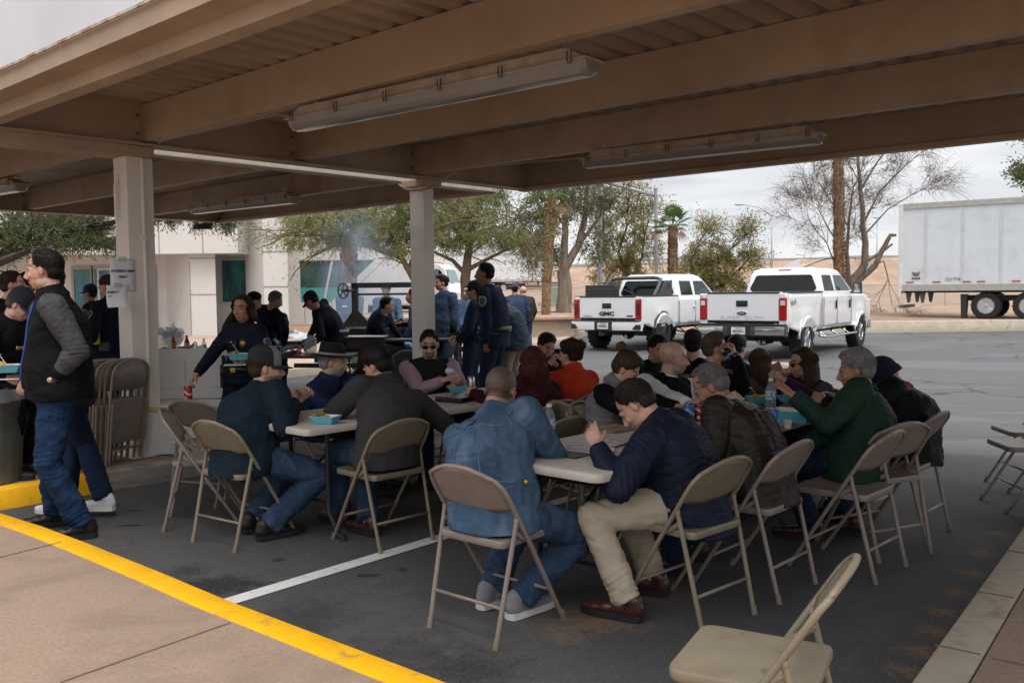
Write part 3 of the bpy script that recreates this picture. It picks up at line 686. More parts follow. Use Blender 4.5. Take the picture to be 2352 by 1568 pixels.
def person(name_label, P, H, yaw, hyaw=None, hpitch=0, hroll=0, hgt=1.0, g=1.0, seated=True, Rh=None, Lh=None, Re=None, Le=None, Rf=None, Lf=None,
           top='navy', topmat=None, legmat=None, shoemat=None, sleeve=None, skin='mid', hair='short', haircol=(.02, .014, .010), hairL=.04, vox=.008, cvox=.012,
           long=False, jacket_len=.16, collar=.0, curl=40, rcurls=None, lcurls=None, thigh_spread=.10, puff=1.0, fold=.012, group=None, female=False, twist=0, lean_side=0,
           glove=None, beard=0, brow=1, Rn=None, Ln=None, cuff=None, ground=0.0, knee_l=None, knee_r=None, no_legs=False, neckline=None, buzz=None, hairopt=None, dsz=.13, back=.03, crs=1.0):
 """P pelvis centre, H head centre (both world); yaw = way the body faces"""
 P = Vector(P); H = Vector(H); s = hgt; f = yawv(yaw); rt = Vector((f.y, -f.x, 0))
 F = headframe(yaw if hyaw is None else hyaw, hpitch, hroll)
 root = empty('person', (P.x, P.y, ground), 0, name_label, 'person', group); off = Vector((P.x, P.y, ground))
 sk = SKIN[skin]; SM = skinmat('skin', sk)
 # neck base below and behind the head
 nb = H+F @ Vector((0, -.030*s, -.100*s)); nb = nb+Vector((0, 0, -.035*s))+(P-nb).normalized()*.01
 up = (nb-P).normalized(); srt = (rt-up*rt.dot(up)).normalized(); srt = (Matrix.Rotation(R(twist), 3, up) @ srt)
 sf = up.cross(srt).normalized()      # chest forward
 if sf.dot(f) < 0: sf = -sf
 L_ = (nb-P).length; bow = -sf*back*s
 def sp(t): return P.lerp(nb, t)+bow*4*t*(1-t)+rt*lean_side*4*t*(1-t)*0
 gg = g
 W_ = [(-.16, .155, .115), (0.0, .172*(.5+.5*gg), .128*(.4+.6*gg)), (.22, .155*gg, .118*gg), (.45, .158*(.4+.6*gg), .120*(.3+.7*gg)), (.68, .172*(.6+.4*gg), .118*(.5+.5*gg)), (.84, .170, .100), (.93, .125, .080), (1.0, .075, .062), (1.04, .062, .058)]
 if female: W_ = [(-.16, .155, .115), (0, .175*gg, .13*gg), (.22, .138*gg, .105*gg), (.45, .135*gg, .105*gg), (.66, .150*gg, .115*gg), (.82, .140, .085), (.93, .085, .06), (1.02, .05, .048)]
 hip_s, ch = rt, srt
 def torso(b, inf=0.0, dep=0.0, t0=-.16, belly=0):
  rs = []; n = 20
  for (t, a, c) in W_:
   if t < t0: continue
   x = (rt.lerp(srt, max(0, min(1, t)))).normalized(); c0 = sp(t) if t >= 0 else P+Vector((0, 0, t*.55*s))
   y = up.cross(x).normalized() if t > 0 else f.copy()
   if y.dot(f) < 0: y = -y
   a_ = (a*s+inf); c_ = (c*s+inf+dep)
   fo = max(0, (gg-1))*.05*math.exp(-((t-.25)/.25)**2)
   rs.append([c0+y*fo+x*a_*math.copysign(abs(math.cos(q))**.85, math.cos(q))+y*c_*math.copysign(abs(math.sin(q))**.9, math.sin(q)) for q in [2*PI*j/n for j in range(n)]])
  b.rings(rs)
 sw = (.155 if female else .188)*s*(.75+.25*gg)
 shp = sp(.86); SR = shp+srt*sw; SL = shp-srt*sw
 ua_, fa_ = .285*s, .255*s
 hint0 = Vector((0, 0, -1))
 Rh = Vector(Rh) if Rh is not None else SR+Vector((0, 0, -.50*s))+f*.10+rt*.06
 Lh = Vector(Lh) if Lh is not None else SL+Vector((0, 0, -.50*s))+f*.10-rt*.06
 ER, Rh = ik(SR, Rh, ua_, fa_, Vector(Re) if Re is not None else (rt*.6-f*.5+hint0*.7))
 EL, Lh = ik(SL, Lh, ua_, fa_, Vector(Le) if Le is not None else (-rt*.6-f*.5+hint0*.7))
 HR = P+rt*.09*s+Vector((0, 0, -.03)); HL = P-rt*.09*s+Vector((0, 0, -.03))
 th_, sh_ = (.43*s, .43*s) if not seated else (.43*s, .42*s)
 if seated:
  Rf = Vector(Rf) if Rf is not None else Vector((P.x, P.y, 0))+f*.40+rt*.16; Lf = Vector(Lf) if Lf is not None else Vector((P.x, P.y, 0))+f*.40-rt*.16
  kh = f*.6+Vector((0, 0, 1))
 else:
  Rf = Vector(Rf) if Rf is not None else Vector((P.x, P.y, 0))+rt*.12; Lf = Vector(Lf) if Lf is not None else Vector((P.x, P.y, 0))-rt*.12
  kh = f
 AR, AL = Rf+Vector((0, 0, .09*s+ground)), Lf+Vector((0, 0, .09*s+ground))
 KR, AR = ik(HR, AR, th_, sh_, Vector(knee_r) if knee_r is not None else kh+rt*thigh_spread*3); KL, AL = ik(HL, AL, th_, sh_, Vector(knee_l) if knee_l is not None else kh-rt*thigh_spread*3)
 # --- body: one skin
 b = MB(); torso(b, -.012)
 head_masses(b, H, F, s, 1.0 if not female else .94, female=female)
 limb(b, [nb+Vector((0, 0, -.01)), H+F @ Vector((0, -.018*s, -.06*s))], [(.058 if not female else .047)*s*(.7+.3*gg), (.055 if not female else .045)*s])
 for A, E_, Hd, sg in ((SR, ER, Rh, 1), (SL, EL, Lh, -1)):
  limb(b, [A, E_], [.050*s, .040*s]); limb(b, [E_, E_.lerp(Hd, .3), Hd], [.040*s, .041*s, .026*s])
 for A, K, An in ((HR, KR, AR), (HL, KL, AL)):
  if no_legs: continue
  limb(b, [A, K], [.075*s, .05*s]); limb(b, [K, K.lerp(An, .3), An], [.05*s, .052*s, .035*s]); b.ell(An+f*.05+Vector((0, 0, -.05)), (.025, .085, .018), Matrix.Rotation(R(yaw), 3, 'Z'))
 grips = []
 for (E_, Hd, nn, sg, cl) in ((ER, Rh, Rn, 1, rcurls), (EL, Lh, Ln, -1, lcurls)):
  d = (Hd-E_).normalized(); pn = Vector(nn) if nn is not None else (-rt*sg*.8+Vector((0, 0, -.4))+f*.1)
  gc, q = hand_masses(b, Hd, d, pn, s*.98, curl, side=sg*1, curls=cl); grips.append(gc)
 Fi = np.array(F.inverted()); Ho = np.array(H-off)
 hc = np.array(haircol); skc = np.array(sk); lip = skc*np.array([.85, .55, .55])*(1.15 if female else 1)
 gp = [np.array(Rh-off), np.array(Lh-off)]
 def paint(o, off_):
  V = verts(o); C = np.ones((len(V), 4), dtype=np.float32); C[:, :3] = skc
  q = (V-Ho) @ Fi.T/s; x, y, z = q[:, 0], q[:, 1], q[:, 2]
  hd = (np.abs(z) < .2) & (np.abs(x) < .12) & (np.abs(y) < .14)
  def blend(m, c, a=1.0):
   m = m.astype(np.float32)*a if m.dtype == bool else np.clip(m, 0, 1)*a
   C[:, :3] = C[:, :3]*(1-m[:, None])+np.array(c)*m[:, None]
  cheek = np.exp(-((np.abs(x)-.038)**2+(y-.08)**2*.4+(z+.025)**2)/.0006); blend(cheek*hd, skc*np.array([1.08, .86, .82]), .6)
  ear = hd & (np.abs(x) > .072); blend(ear, skc*np.array([1.05, .82, .78]), .6)
  blend(np.exp(-(((np.abs(x)-.032)/.018)**2+((z-.004)/.008)**2))*(y > .055)*hd, skc*.62, .8)      # eye socket skin
  bl = np.clip(1.6-np.sqrt(((np.abs(x)-.033)/.024)**2+((z-.026-.006*(1-((np.abs(x)-.033)/.03)**2))/.0065)**2), 0, 1)*(y > .05)*hd
  blend(bl, hc*.9, .8*brow)
  blend(np.clip(1.6-np.sqrt((x/.026)**2+((z+.068)/.0085)**2), 0, 1)*(y > .07)*hd, lip, .75)
  blend(np.clip(1.5-np.sqrt((x/.026)**2+((z+.0675)/.0022)**2), 0, 1)*(y > .07)*hd, lip*.35, .8)
  if beard:
   bd = hd & (z < -.045) & (y > -.02-(z+.045)*.4) & ~((np.abs(x) < .022) & (z > -.078) & (z < -.058)) & (z > -.125)
   if beard == 2: bd = hd & (np.abs(x) < .034) & (y > .04) & (z < -.046) & (z > -.118) & ~((np.abs(x) < .020) & (z > -.077) & (z < -.060))
   if beard == 3: bd = hd & (np.abs(x) < .03) & (y > .07) & (z < -.048) & (z > -.060)
   bc = hc if beard != 4 else np.array([.25, .24, .23])
   blend(bd, bc, .72 if beard != 1 else .6)
  if buzz is not None:
   bz = hd & (z > -.055) & ~((y > .052) & (z < .075)) & ~((y > .005) & (z < .02)) & ~(np.abs(x) > .078)
   if buzz == 'bald': bz = hd & (z > -.05) & (z < .04) & (y < .0)
   blend(bz, hc*1.0+skc*.06, .88 if buzz != 'bald' else .35)
  if glove:
   for k, g0 in enumerate(gp):
    blend(np.linalg.norm(V-g0, axis=1) < .23*s, glove)
  for g0 in gp:
   pass
  ca = o.data.color_attributes.new('Col', 'FLOAT_COLOR', 'POINT'); ca.data.foreach_set('color', C.ravel())
 body = remesh(b, 'body', SM, root, off, vox, 2, paint=paint)
 # eyes
 for sx in (-1, 1):
  e = MB(); e.mat(0).ell(H+F @ (Vector((sx*.032*(.94 if female else 1), .0690, .003))*s), (.0145*s, .0120*s, .0055*s), F, 12, 8)
  c = H+F @ (Vector((sx*.032*(.94 if female else 1), .0798, .003))*s); e.mat(1).ell(c, (.0060*s, .0025*s, .0060*s), F, 8, 6)
  e.build('eye', [M('eye_white', (.34, .31, .29), .3, var=0), M('iris', (.02, .012, .008), .2, var=0)], root, off=off, smooth=2)
 # --- trousers
 lm = legmat or M('jeans', (.035, .065, .13), .85, var=.2, vs=4, fold=.5, fs=9, bump=.3, bs=300)
 if not no_legs:
  b = MB(); c = .014
  b.ell(P+Vector((0, 0, -.02)), (.178*s*(.6+.4*gg), .145*s*(.5+.5*gg), .12*s), Matrix.Rotation(R(yaw), 3, 'Z'), 16, 10)
  if not seated or True:
   rs = []
   for t, a_, c_ in ((0, .168, .13), (.14, .165*(.4+.6*gg), .128*(.4+.6*gg))):
    rs.append([sp(t)+rt*math.cos(q)*a_*s+f*math.sin(q)*c_*s for q in [2*PI*j/16 for j in range(16)]])
   b.rings(rs)
  for A, K, An in ((HR, KR, AR), (HL, KL, AL)):
   limb(b, [A, A.lerp(K, .5), K], [(.098+.015*(gg-1)*3)*s, .092*s, (.070)*s], 14); b.ell(K, (.072*s,)*3, n=14, m=8)
   cu = An+Vector((0, 0, .015)); d = (An-K).normalized(); cu = An-d*.015
   limb(b, [K, K.lerp(cu, .35)], [.069*s, .072*s], 14); b.tube([K.lerp(cu, .35), cu, cu+d*.012], [.072*s, .068*s, .066*s], 14)
  tr = remesh(b, 'trousers', lm, root, off, cvox, 3, disp=fold*1.8, dsz=.10)
  cr_ = []
  for A, K, An in ((HR, KR, AR), (HL, KL, AL)):
   cr_ += [(K-(An-K)*.0, (An-A), .15, .010, .030), (K.lerp(A, .85), (K-A), .15, .012, .035), (An.lerp(K, .12), (An-K), .13, .013, .028), (K.lerp(An, .5), (An-K), .2, .005, .06)]
  crease(tr, off, cr_)
  smt = shoemat or M('dark_shoe', (.02, .016, .014), .45, var=.2)
  for An, K in ((AR, KR), (AL, KL)):
   an = An+Vector((0, 0, 0)); d = f.copy(); b = MB(); z0 = ground
   base = Vector((an.x, an.y, max(an.z-.085*s, z0+.0)))
   Zr = Matrix.Rotation(R(yaw), 3, 'Z')
   b.mat(0)
   for y_, rx, rz, zc in ((-.035, .040, .052, .055), (.03, .042, .045, .05), (.10, .046, .032, .042), (.155, .042, .026, .036), (.19, .034, .022, .034)):
    b.ell(base+Zr @ Vector((0, y_, zc))*s, (rx*s, .055*s, rz*s), Zr, 12, 8)
   b.ell(base+Zr @ Vector((0, -.03, .085))*s, (.042*s, .05*s, .05*s), Zr, 12, 8)
   sh = remesh(b, 'shoe', smt, root, off, .009, 2)
   b = MB(); n = 18; prof = [(-.085, .0), (-.075, .030), (-.03, .038), (.06, .042), (.13, .050), (.19, .044), (.235, .022), (.245, 0)]
   ring = [Vector((x*1.02, y*.98, 0)) for y, x in prof]+[Vector((-x*1.02, y*.98, 0)) for y, x in prof[::-1][1:-1]]
   zr = [[base+Zr @ Vector((p.x, p.y, zz))*s for p in ring] for zz in (.0, .012, .030)]
   b.rings(zr); b.build('sole', TEE.get('sole_'+smt.name, M('dark_sole', (.012, .012, .012), .7)), sh, off=off, smooth=True, angle=50)
 # --- top
 tm = topmat or M('navy_cloth', (.012, .018, .035), .85, var=.2, vs=5, fold=.6, fs=8, bump=.25, bs=350)
 b = MB(); torso(b, .016*puff+.004, .004*puff, t0=-.01)
 hem = jacket_len*s
 hz = Vector((0, 0, -1)) if not seated else (-up*.6+Vector((0, 0, -.4))).normalized()
 rs = []
 for k in range(3):
  t = k/2; c0 = P+hz*(hem*t-.02); a_ = (.180*(.45+.55*gg))*s+.016*puff+(.006 if k == 1 else -.003)*puff; c_ = (.135*(.35+.65*gg))*s+.016*puff
  rs.append([c0+rt*a_*math.cos(q)+f*c_*math.sin(q) for q in [2*PI*j/20 for j in range(20)]])
 b.rings(rs)
 aw = (1.0+.35*(puff-1))
 slm = sleeve
 def sleeves(b):
  for A, E_, Hd in ((SR, ER, Rh), (SL, EL, Lh)):
   q = (.9+.1*gg)
   limb(b, [A, A.lerp(E_, .5), E_], [.071*s*aw*q, .066*s*aw*q, .057*s*aw], 14); w_ = E_.lerp(Hd, .93); limb(b, [E_, E_.lerp(Hd, .4)], [.057*s*aw, .053*s*aw], 14)
   b.tube([E_.lerp(Hd, .4), w_, w_+(Hd-E_).normalized()*.008], [.053*s*aw, .041*s*aw, .039*s*aw], 14)
 for q_ in (-1, 1): limb(b, [sp(.80)+srt*q_*sw*.3, SR if q_ > 0 else SL], [.075*s, .066*s*aw], 14); limb(b, [sp(.97)+srt*q_*.02, (SR if q_ > 0 else SL)+up*.004], [.060*s, .060*s*aw], 14)
 if slm is None: sleeves(b)
 if collar:
  c0 = sp(.97); c1 = nb+(H-nb).normalized()*collar; k = .072*s
  b.tube([c0, c0.lerp(c1, .5), c1], [.10*s, k*1.12, k], 16)
 tp = remesh(b, top, tm, root, off, cvox, 3 if puff < 1.3 else 2, disp=fold*1.6, dsz=dsz)
 tp2 = tp
 if slm is not None:
  b = MB(); sleeves(b)
  tp2 = remesh(b, 'sleeves', slm, root, off, cvox, 3, disp=fold*1.8, dsz=.11)
 ac = []
 for A, E_, Hd in ((SR, ER, Rh), (SL, EL, Lh)): ac += [(E_, (Hd-A), .13, .012*crs, .028), (A.lerp(E_, .12), (E_-A)+up*.1, .12, .010*crs, .034), (Hd.lerp(E_, .25), (Hd-E_), .10, .008*crs, .022)]
 crease(tp, off, ac+[(sp(.18)-sf*.08, up+srt*.25, .24, .012*crs, .034), (sp(.45)-srt*.15, up-srt*.6, .16, .008*crs, .045), (sp(.45)+srt*.15, up+srt*.6, .16, .008*crs, .045), (sp(.02)+sf*.1, up, .2, .010*crs, .034), (sp(.72)-sf*.1, srt+up*.3, .16, .004*crs, .06)])
 if tp2 is not tp: crease(tp2, off, ac)
 # --- hair
 hm = hairmat('hair_%d_%d_%d' % tuple(int(x*999) for x in haircol), haircol)
 if hair:
  ho = hairopt or {}
  hb = hair_cap(H, F, s, 'long' if long else hair, hl=hairL)
  hk = remesh(hb, 'hair', hm, root, off, .009, 2); cut_hair(hk, H, F, s, off, ho.get('front', .052), ho.get('nape', -.07), long=long)
  hs = clumps(H, F, s, haircol, ho.get('n', 620 if not long else 420), hairL, ho.get('r', .0032 if not long else .0045), 'long' if long else 'short', seed=len(PEOPLE), wav=ho.get('wav', .004), part=ho.get('part'), front=ho.get('front', .052), minz=ho.get('minz', .01), spread=ho.get('spread', 1.0), lift=ho.get('lift', 1.03))
  hs.build('strands', hm, hk, off=off, smooth=2, recalc=False)
 d = dict(root=root, off=off, P=P, H=H, F=F, s=s, nb=nb, up=up, rt=rt, srt=srt, sf=sf, f=f, SR=SR, SL=SL, ER=ER, EL=EL, Rh=Rh, Lh=Lh, body=body, top=tp, sleeves=tp2, sp=sp, grips=grips, hm=hm, KR=KR, KL=KL, AR=AR, AL=AL, trousers=None if no_legs else tr, gg=gg)
 PEOPLE.append(d); return d
# ---------- things worn ----------
def hcap(p, col=(.01, .013, .025), panel=None, brim_yaw=0, name='cap', logo=None, up=0.0, brimcol=None):
 H, F, s, off = p['H'], p['F'], p['s'], p['off']; F2 = F @ Matrix.Rotation(R(brim_yaw), 3, 'Z')
 m = M('cap_%d' % (abs(hash(col)) % 9999), col, .9, var=.15, vs=20, bump=.2, bs=200); mp = panel or m
 b = MB(); rs = []; n = 24
 for k, (rr, zz) in enumerate(((1.0, .028), (1.01, .05), (.985, .08), (.90, .110), (.70, .132), (.40, .145), (.08, .150))):
  rs.append([H+F2 @ (Vector((.083*rr*math.cos(2*PI*j/n), -.010+.104*rr*math.sin(2*PI*j/n), zz-.012*math.sin(2*PI*j/n)*(1 if k < 3 else .3)+.0))*s) for j in range(n)])
 o = len(b.f); b.rings(rs, cap=False)
 if panel is not None: b.m = [1 if (i % n) in range(2, 10) and i//n < 6 else 0 for i in range(len(b.f))]
 b.mat(0).ell(H+F2 @ (Vector((0, -.01, .151))*s), (.008*s, .008*s, .005*s), n=8, m=6)
 c = b.build(name, [m, mp], p['root'], off=off, smooth=2)
 so_ = c.modifiers.new('t', 'SOLIDIFY'); so_.thickness = .004
 b = MB(); v = []; k = 13
 for i in range(k):
  a = R(22+136*i/(k-1)); x, y = math.cos(a), math.sin(a); v.append(Vector((.084*x, -.010+.104*y, .018+.004)))
  yo = -.010+.104*y+.072*(math.sin((i/(k-1))*PI)**.6); v.append(Vector((.082*x*1.0, yo, .022-.020*abs(x)**2-.012*math.sin(i/(k-1)*PI))))
 b.add([H+F2 @ (q*s) for q in v], [(2*i, 2*i+1, 2*i+3, 2*i+2) for i in range(k-1)])
 br = b.build('brim', brimcol or m, c, off=off, smooth=2); so_ = br.modifiers.new('t', 'SOLIDIFY'); so_.thickness = .005; so_.offset = 0
 if logo:
  t = text_mesh('cap_logo', logo[0], .034*s, logo[1], H-off+F2 @ (Vector((0, .096, .068))*s), F2 @ frame3((-1, 0, 0), (0, 1, .25)), c, .002)
  # bend the letters round the crown
  me = t.data; V = verts(t); A = np.array(F2.inverted()); q = (V-np.array(H-off)) @ A.T; th = q[:, 0]/.09; 
  q[:, 1] = -.010*s+(q[:, 1]+.010*s)*np.cos(th*.9); q2 = q @ A; me.vertices.foreach_set('co', (q2+np.array(H-off)).astype(np.float32).ravel()); me.update()
 return c
def sunglasses(p):
 H, F, s = p['H'], p['F'], p['s']; b = MB()
 for sx in (-1, 1):
  c = H+F @ (Vector((sx*.032, .089, .002))*s); Rr = F @ Matrix.Rotation(R(-sx*12), 3, 'Z'); b.ell(c, (.0255*s, .005*s, .0185*s), Rr, 14, 8)
  b.tube([H+F @ (Vector((sx*.056, .082, .010))*s), H+F @ (Vector((sx*.072, .05, .008))*s), H+F @ (Vector((sx*.077, -.005, .004))*s)], .003*s, 6)
 b.tube([H+F @ (Vector((-.056, .084, .013))*s), H+F @ (Vector((-.03, .094, .017))*s), H+F @ (Vector((0, .098, .009))*s), H+F @ (Vector((.03, .094, .017))*s), H+F @ (Vector((.056, .084, .013))*s)], .0035*s, 6)
 return b.build('sunglasses', M('sunglass', (.008, .008, .009), .12, spec=.7, var=0), p['root'], off=p['off'], smooth=2)
def bvh(o): 
 dg = bpy.context.evaluated_depsgraph_get(); return BVHTree.FromObject(o, dg)
BVC = {}
def surf(o, off, p, lift=.003):
 if o.name not in BVC:
  me = o.data; BVC[o.name] = BVHTree.FromPolygons([v.co[:] for v in me.vertices], [q.vertices[:] for q in me.polygons])
 r = BVC[o.name].find_nearest(Vector(p)-Vector(off)); return r[0]+r[1]*lift, r[1]
def seam(p, garment, pts, mat_, r=.003, name='seam', sub=9, lift=.001, flat=1):
 """a seam, zip or strap laid over a garment, following its surface"""
 off = p['off']; P3 = []
 for a, c in zip(pts[:-1], pts[1:]):
  for k in range(sub): P3.append(surf(garment, off, Vector(a).lerp(Vector(c), k/sub), lift)[0])
 P3.append(surf(garment, off, pts[-1], lift)[0])
 b = MB(); b.tube(P3, r, 5, flat=flat); return b.build(name, mat_, p['root'], smooth=2)
def patch(p, garment, pos, wd, ht, mat_, name='patch', shape='box', lift=.004, inner=None, upv=Vector((0, 0, 1))):
 q, n = surf(garment, p['off'], pos, lift); x = upv.cross(n).normalized(); y = n.cross(x).normalized(); b = MB(); k = 16
 def ring(sc, l):
  R_ = []
  for j in range(k):
   a = 2*PI*j/k
   if shape == 'box': px_, py_ = max(-1, min(1, 1.5*math.cos(a))), max(-1, min(1, 1.5*math.sin(a)))
   elif shape == 'shield': px_, py_ = math.cos(a)*(1 if math.sin(a) > -.2 else .85), math.sin(a)*(1 if math.sin(a) < 0 else .8)+(.12 if math.sin(a) > 0 and abs(math.cos(a)) > .5 else 0)
   else: px_, py_ = math.cos(a), math.sin(a)
   w0 = q+x*px_*wd/2*sc+y*py_*ht/2*sc
   w1, n1 = surf(garment, p['off'], w0+Vector(p['off']), lift+l); R_.append(w1)
  return R_
 r0 = ring(1, 0); b.mat(0).add([q+n*.001]+r0, [(0, j+1, (j+1) % k+1) for j in range(k)])
 mats = [mat_]
 if inner is not None:
  r1 = ring(.72, .002); b.mat(1).add([q+n*.004]+r1, [(0, j+1, (j+1) % k+1) for j in range(k)]); mats.append(inner)
 o = b.build(name, mats, p['root'], smooth=2); so_ = o.modifiers.new('t', 'SOLIDIFY'); so_.thickness = .003; so_.offset = 1; return o
def beltm(p, t=.05, mat_=None, r=1.06, wd=.02):
 b = MB(); s = p['s']; g = p['gg']; c = p['P']+Vector((0, 0, t)); rs = []
 for dz in (-wd, wd): rs.append([c+Vector((0, 0, dz))+p['rt']*math.cos(q)*(.178*(.45+.55*g)*s+.022)*r+p['f']*math.sin(q)*(.135*(.35+.65*g)*s+.022)*r for q in [2*PI*j/28 for j in range(28)]])
 b.rings(rs, cap=False); o = b.build('belt', mat_ or M('belt_leather', (.012, .011, .010), .35), p['root'], off=p['off'], smooth=2); so_ = o.modifiers.new('t', 'SOLIDIFY'); so_.thickness = .006; return o
# =============== folding chairs ===============
CT = M('chair_tan', (.215, .178, .125), .42, var=.10, vs=8, dirt=(.13, .085, .05), ds=13, dlo=.60, dhi=.70, spec=.4)
CMV = M('chair_mauve', (.235, .19, .165), .45, var=.10, vs=8, dirt=(.15, .10, .075), ds=13, dlo=.60, dhi=.70, spec=.4)
CAPM = M('chair_foot_cap', (.20, .165, .12), .6)
def make_chair(m):
 root = empty('folding_chair')
 def tz(z): return .245-.635*z              # y of the long tube at height z
 # back frame: inverted U running down to the front feet
 for s in (-1, 1):
  pass
 pts = []
 for z in (0.0, .2, .42, .55, .66): pts.append(Vector((-.205-.02*min(1, z/.45), tz(z), z)))
 arc = []
 for k in range(0, 9):
  a = PI*k/8; arc.append(Vector((-.19*math.cos(a)*1.0-.0, tz(.70+.088*math.sin(a))-.012*math.sin(a), .70+.088*math.sin(a))))
 arc[0].x = -.218; arc[-1].x = .218; arc[1].x = -.200; arc[-2].x = .200
 full = pts+arc+[Vector((-p.x, p.y, p.z)) for p in pts[::-1]]
 b = MB(); b.tube(full, .0115, 8); b.build('back_frame', m, root, smooth=True, angle=60)
 # backrest panel, dished
 b = MB(); rows = []; nx_ = 12
 for j, t in enumerate((0, .12, .3, .5, .7, .88, 1)):
  z0 = .565; row = []
  for i in range(nx_+1):
   u = -1+2*i/nx_; zt = .70+.088*math.sqrt(max(0, 1-abs(u)**2.6)); zb = z0+.030*(abs(u)**2.2)
   z = zb+(zt-zb)*t; xw = .218 if z < .70 else .218
   x = u*.212*(1-.0*(z > .7)); y = tz(z)+.002-.022*(1-u*u)
   row.append(Vector((x, y, z)))
  rows.append(row)
 b.rings(rows, cap=False, closed=False); o = b.build('backrest', m, root, smooth=2); sm = o.modifiers.new('t', 'SOLIDIFY'); sm.thickness = .007; sm.offset = 0
 # seat
 b = MB(); n = 7; cs = []
 for cx, cy, a0, r in ((.155, .175, 0, .045), (-.155, .175, 90, .045), (-.165, -.165, 180, .03), (.165, -.165, 270, .03)):
  for k in range(n): a = R(a0+90*k/(n-1)); cs.append((cx+r*math.cos(a), cy+r*math.sin(a)))
 rs = []
 for sc, z in ((.90, .430), (.985, .425), (1.0, .432), (1.0, .452), (.985, .459), (.95, .459), (.86, .455), (.45, .451)):
  rs.append([Vector((x*sc, y*sc+.01, z)) for x, y in cs])
 b.rings(rs); b.build('seat', m, root, smooth=True, angle=55)
 # rear legs, crossbars
 for s in (-1, 1):
  b = MB(); a, c = Vector((s*.205, -.245, 0.005)), Vector((s*.222, -.115, .545)); b.tube([a, a.lerp(c, .3), a.lerp(c, .8), c], [.0115, .0115, .0115, .0105], 8); b.ell(c, (.013, .013, .02), n=8, m=6)
  lg = b.build('leg', m, root, smooth=True, angle=60)
  b = MB(); b.cyl((s*.2045, -.247, .0), (s*.206, -.238, .045), .0145, .013, 8); b.build('foot_cap', CAPM, lg, smooth=True)
  b = MB(); b.cyl((s*.205, .247, .0), (s*.2065, .232, .04), .0145, .013, 8); b.build('foot_cap', CAPM, root, smooth=True)
  b = MB(); p, q = Vector((s*.212, -.125, .50)), Vector((s*.214, tz(.43)+.01, .43)); b.tube([p, q], .010, 4, flat=.3, up=Vector((1, 0, 0)))
  b.ell(p, (.006, .008, .008), n=8, m=4); b.ell(q, (.006, .008, .008), n=8, m=4); b.build('strap', m, root)
 b = MB(); b.tube([(-.205, -.205, .17), (.205, -.205, .17)], .0085, 8); b.build('crossbar', m, root, smooth=2)
 b = MB(); b.tube([(-.2, tz(.17), .17), (.2, tz(.17), .17)], .0085, 8); b.build('crossbar', m, root, smooth=2)
 return root
CHT, CHM = make_chair(CT), make_chair(CMV); USED = {'t': False, 'm': False}; NCH = 0
CHT_K, CHM_K = None, None
def tree_of(o): return [(k, tree_of(k)) for k in kids(o)]
KT = {'t': tree_of(CHT), 'm': tree_of(CHM)}
def cptree(o, tr, parent=None):
 c = o.copy(); COL.objects.link(c)
 if parent is not None: c.parent = parent
 for k, t in tr: cptree(k, t, c)
 return c
def chair(x, y, rz, label, kind='t', group='folding metal chairs around the tables', z=0):
 src = CHT if kind == 't' else CHM
 if not USED[kind]: c = src; USED[kind] = True
 else: c = cptree(src, KT[kind])
 c.location = (x, y, z); c.rotation_euler = (0, 0, rz); tag(c, label, 'chair', group); return c
def chair_rear(pa, pb, label, kind='t'):
 """place by the photo pixels of its two rear feet (left, right as the sitter would see them reversed)"""
 a, c = G(*pa), G(*pb); mid = (a+c)/2; d = (c-a); d.z = 0; d.normalize(); f = Vector((-d.y, d.x, 0))
 return chair(mid.x+f.x*.245, mid.y+f.y*.245, math.atan2(-f.x, f.y), label, kind)
# sitter faces f = left normal of (pa -> pb)
chair_rear((985, 1440), (1141, 1492), 'mauve folding chair under the man in the denim jacket, paint chipped on its back', 'm')
COL.objects[-1] if False else None
def chair_rear2(pa, pb, label, kind='t', flip=False, dy=0):
 a, c = G(*pa), G(*pb); mid = (a+c)/2; d = (c-a); d.z = 0; d.normalize(); f = Vector((-d.y, d.x, 0))
 if flip: f = -f
 return chair(mid.x+f.x*.245, mid.y+f.y*.245, math.atan2(-f.x, f.y), label, kind)
chair_rear2((1617, 1462), (1731, 1411), 'tan folding chair under the man in khaki trousers and quilted navy jacket')
chair_rear2((1790, 1386), (1872, 1340), 'mauve folding chair behind the man in the brown leather jacket', 'm')
chair_rear2((2013, 1340), (2078, 1302), 'empty mauve folding chair standing between the leather jacket chair and the right aisle', 'm')
chair_rear2((2022, 1292), (2134, 1272), 'mauve folding chair under the man in the green jacket, partly behind an empty one', 'm')
chair_rear2((2125, 1250), (2184, 1216), 'mauve folding chair under the man in the black puffer jacket and beanie', 'm')
chair_rear2((435, 1243), (549, 1271), 'tan folding chair under the man in the grey and black cap')
chair_rear2((873, 1272), (995, 1239), 'tan folding chair under the man in the charcoal fleece')
# the empty mauve chair at far left, seen from its side
a, c = G(367, 1220), G(400, 1188); mid = (a+c)/2
chair(mid.x+.235, mid.y+.07, R(-75), 'empty mauve folding chair standing sideways in front of the open white cooler', 'm')
p = W(490, 1045, 6.9); chair(p.x+.05, 6.75, R(-20), 'mauve folding chair half hidden behind the man in the grey and black cap', 'm')
# foreground empty chair and the one cut by the right edge
p = G(1660, 1700); chair(.735, 2.63, R(62), 'empty tan folding chair alone in the foreground, blurred and cut by the lower edge')
a = G(2222, 1166); chair(a.x+.44, a.y+.0, R(84), 'empty mauve folding chair cut by the right edge of the picture', 'm')
chair(a.x+.80, a.y+.62, R(84), 'empty mauve folding chair behind the one at the right edge, sun-bleached seat', 'm')
chair(.16, 5.6, YAW_V, 'tan folding chair between the charcoal fleece man and the denim jacket man', 't')
chair(.70, 5.35, YAW_U+R(150), 'mauve folding chair at the far side of the right hand table, turned away', 'm')
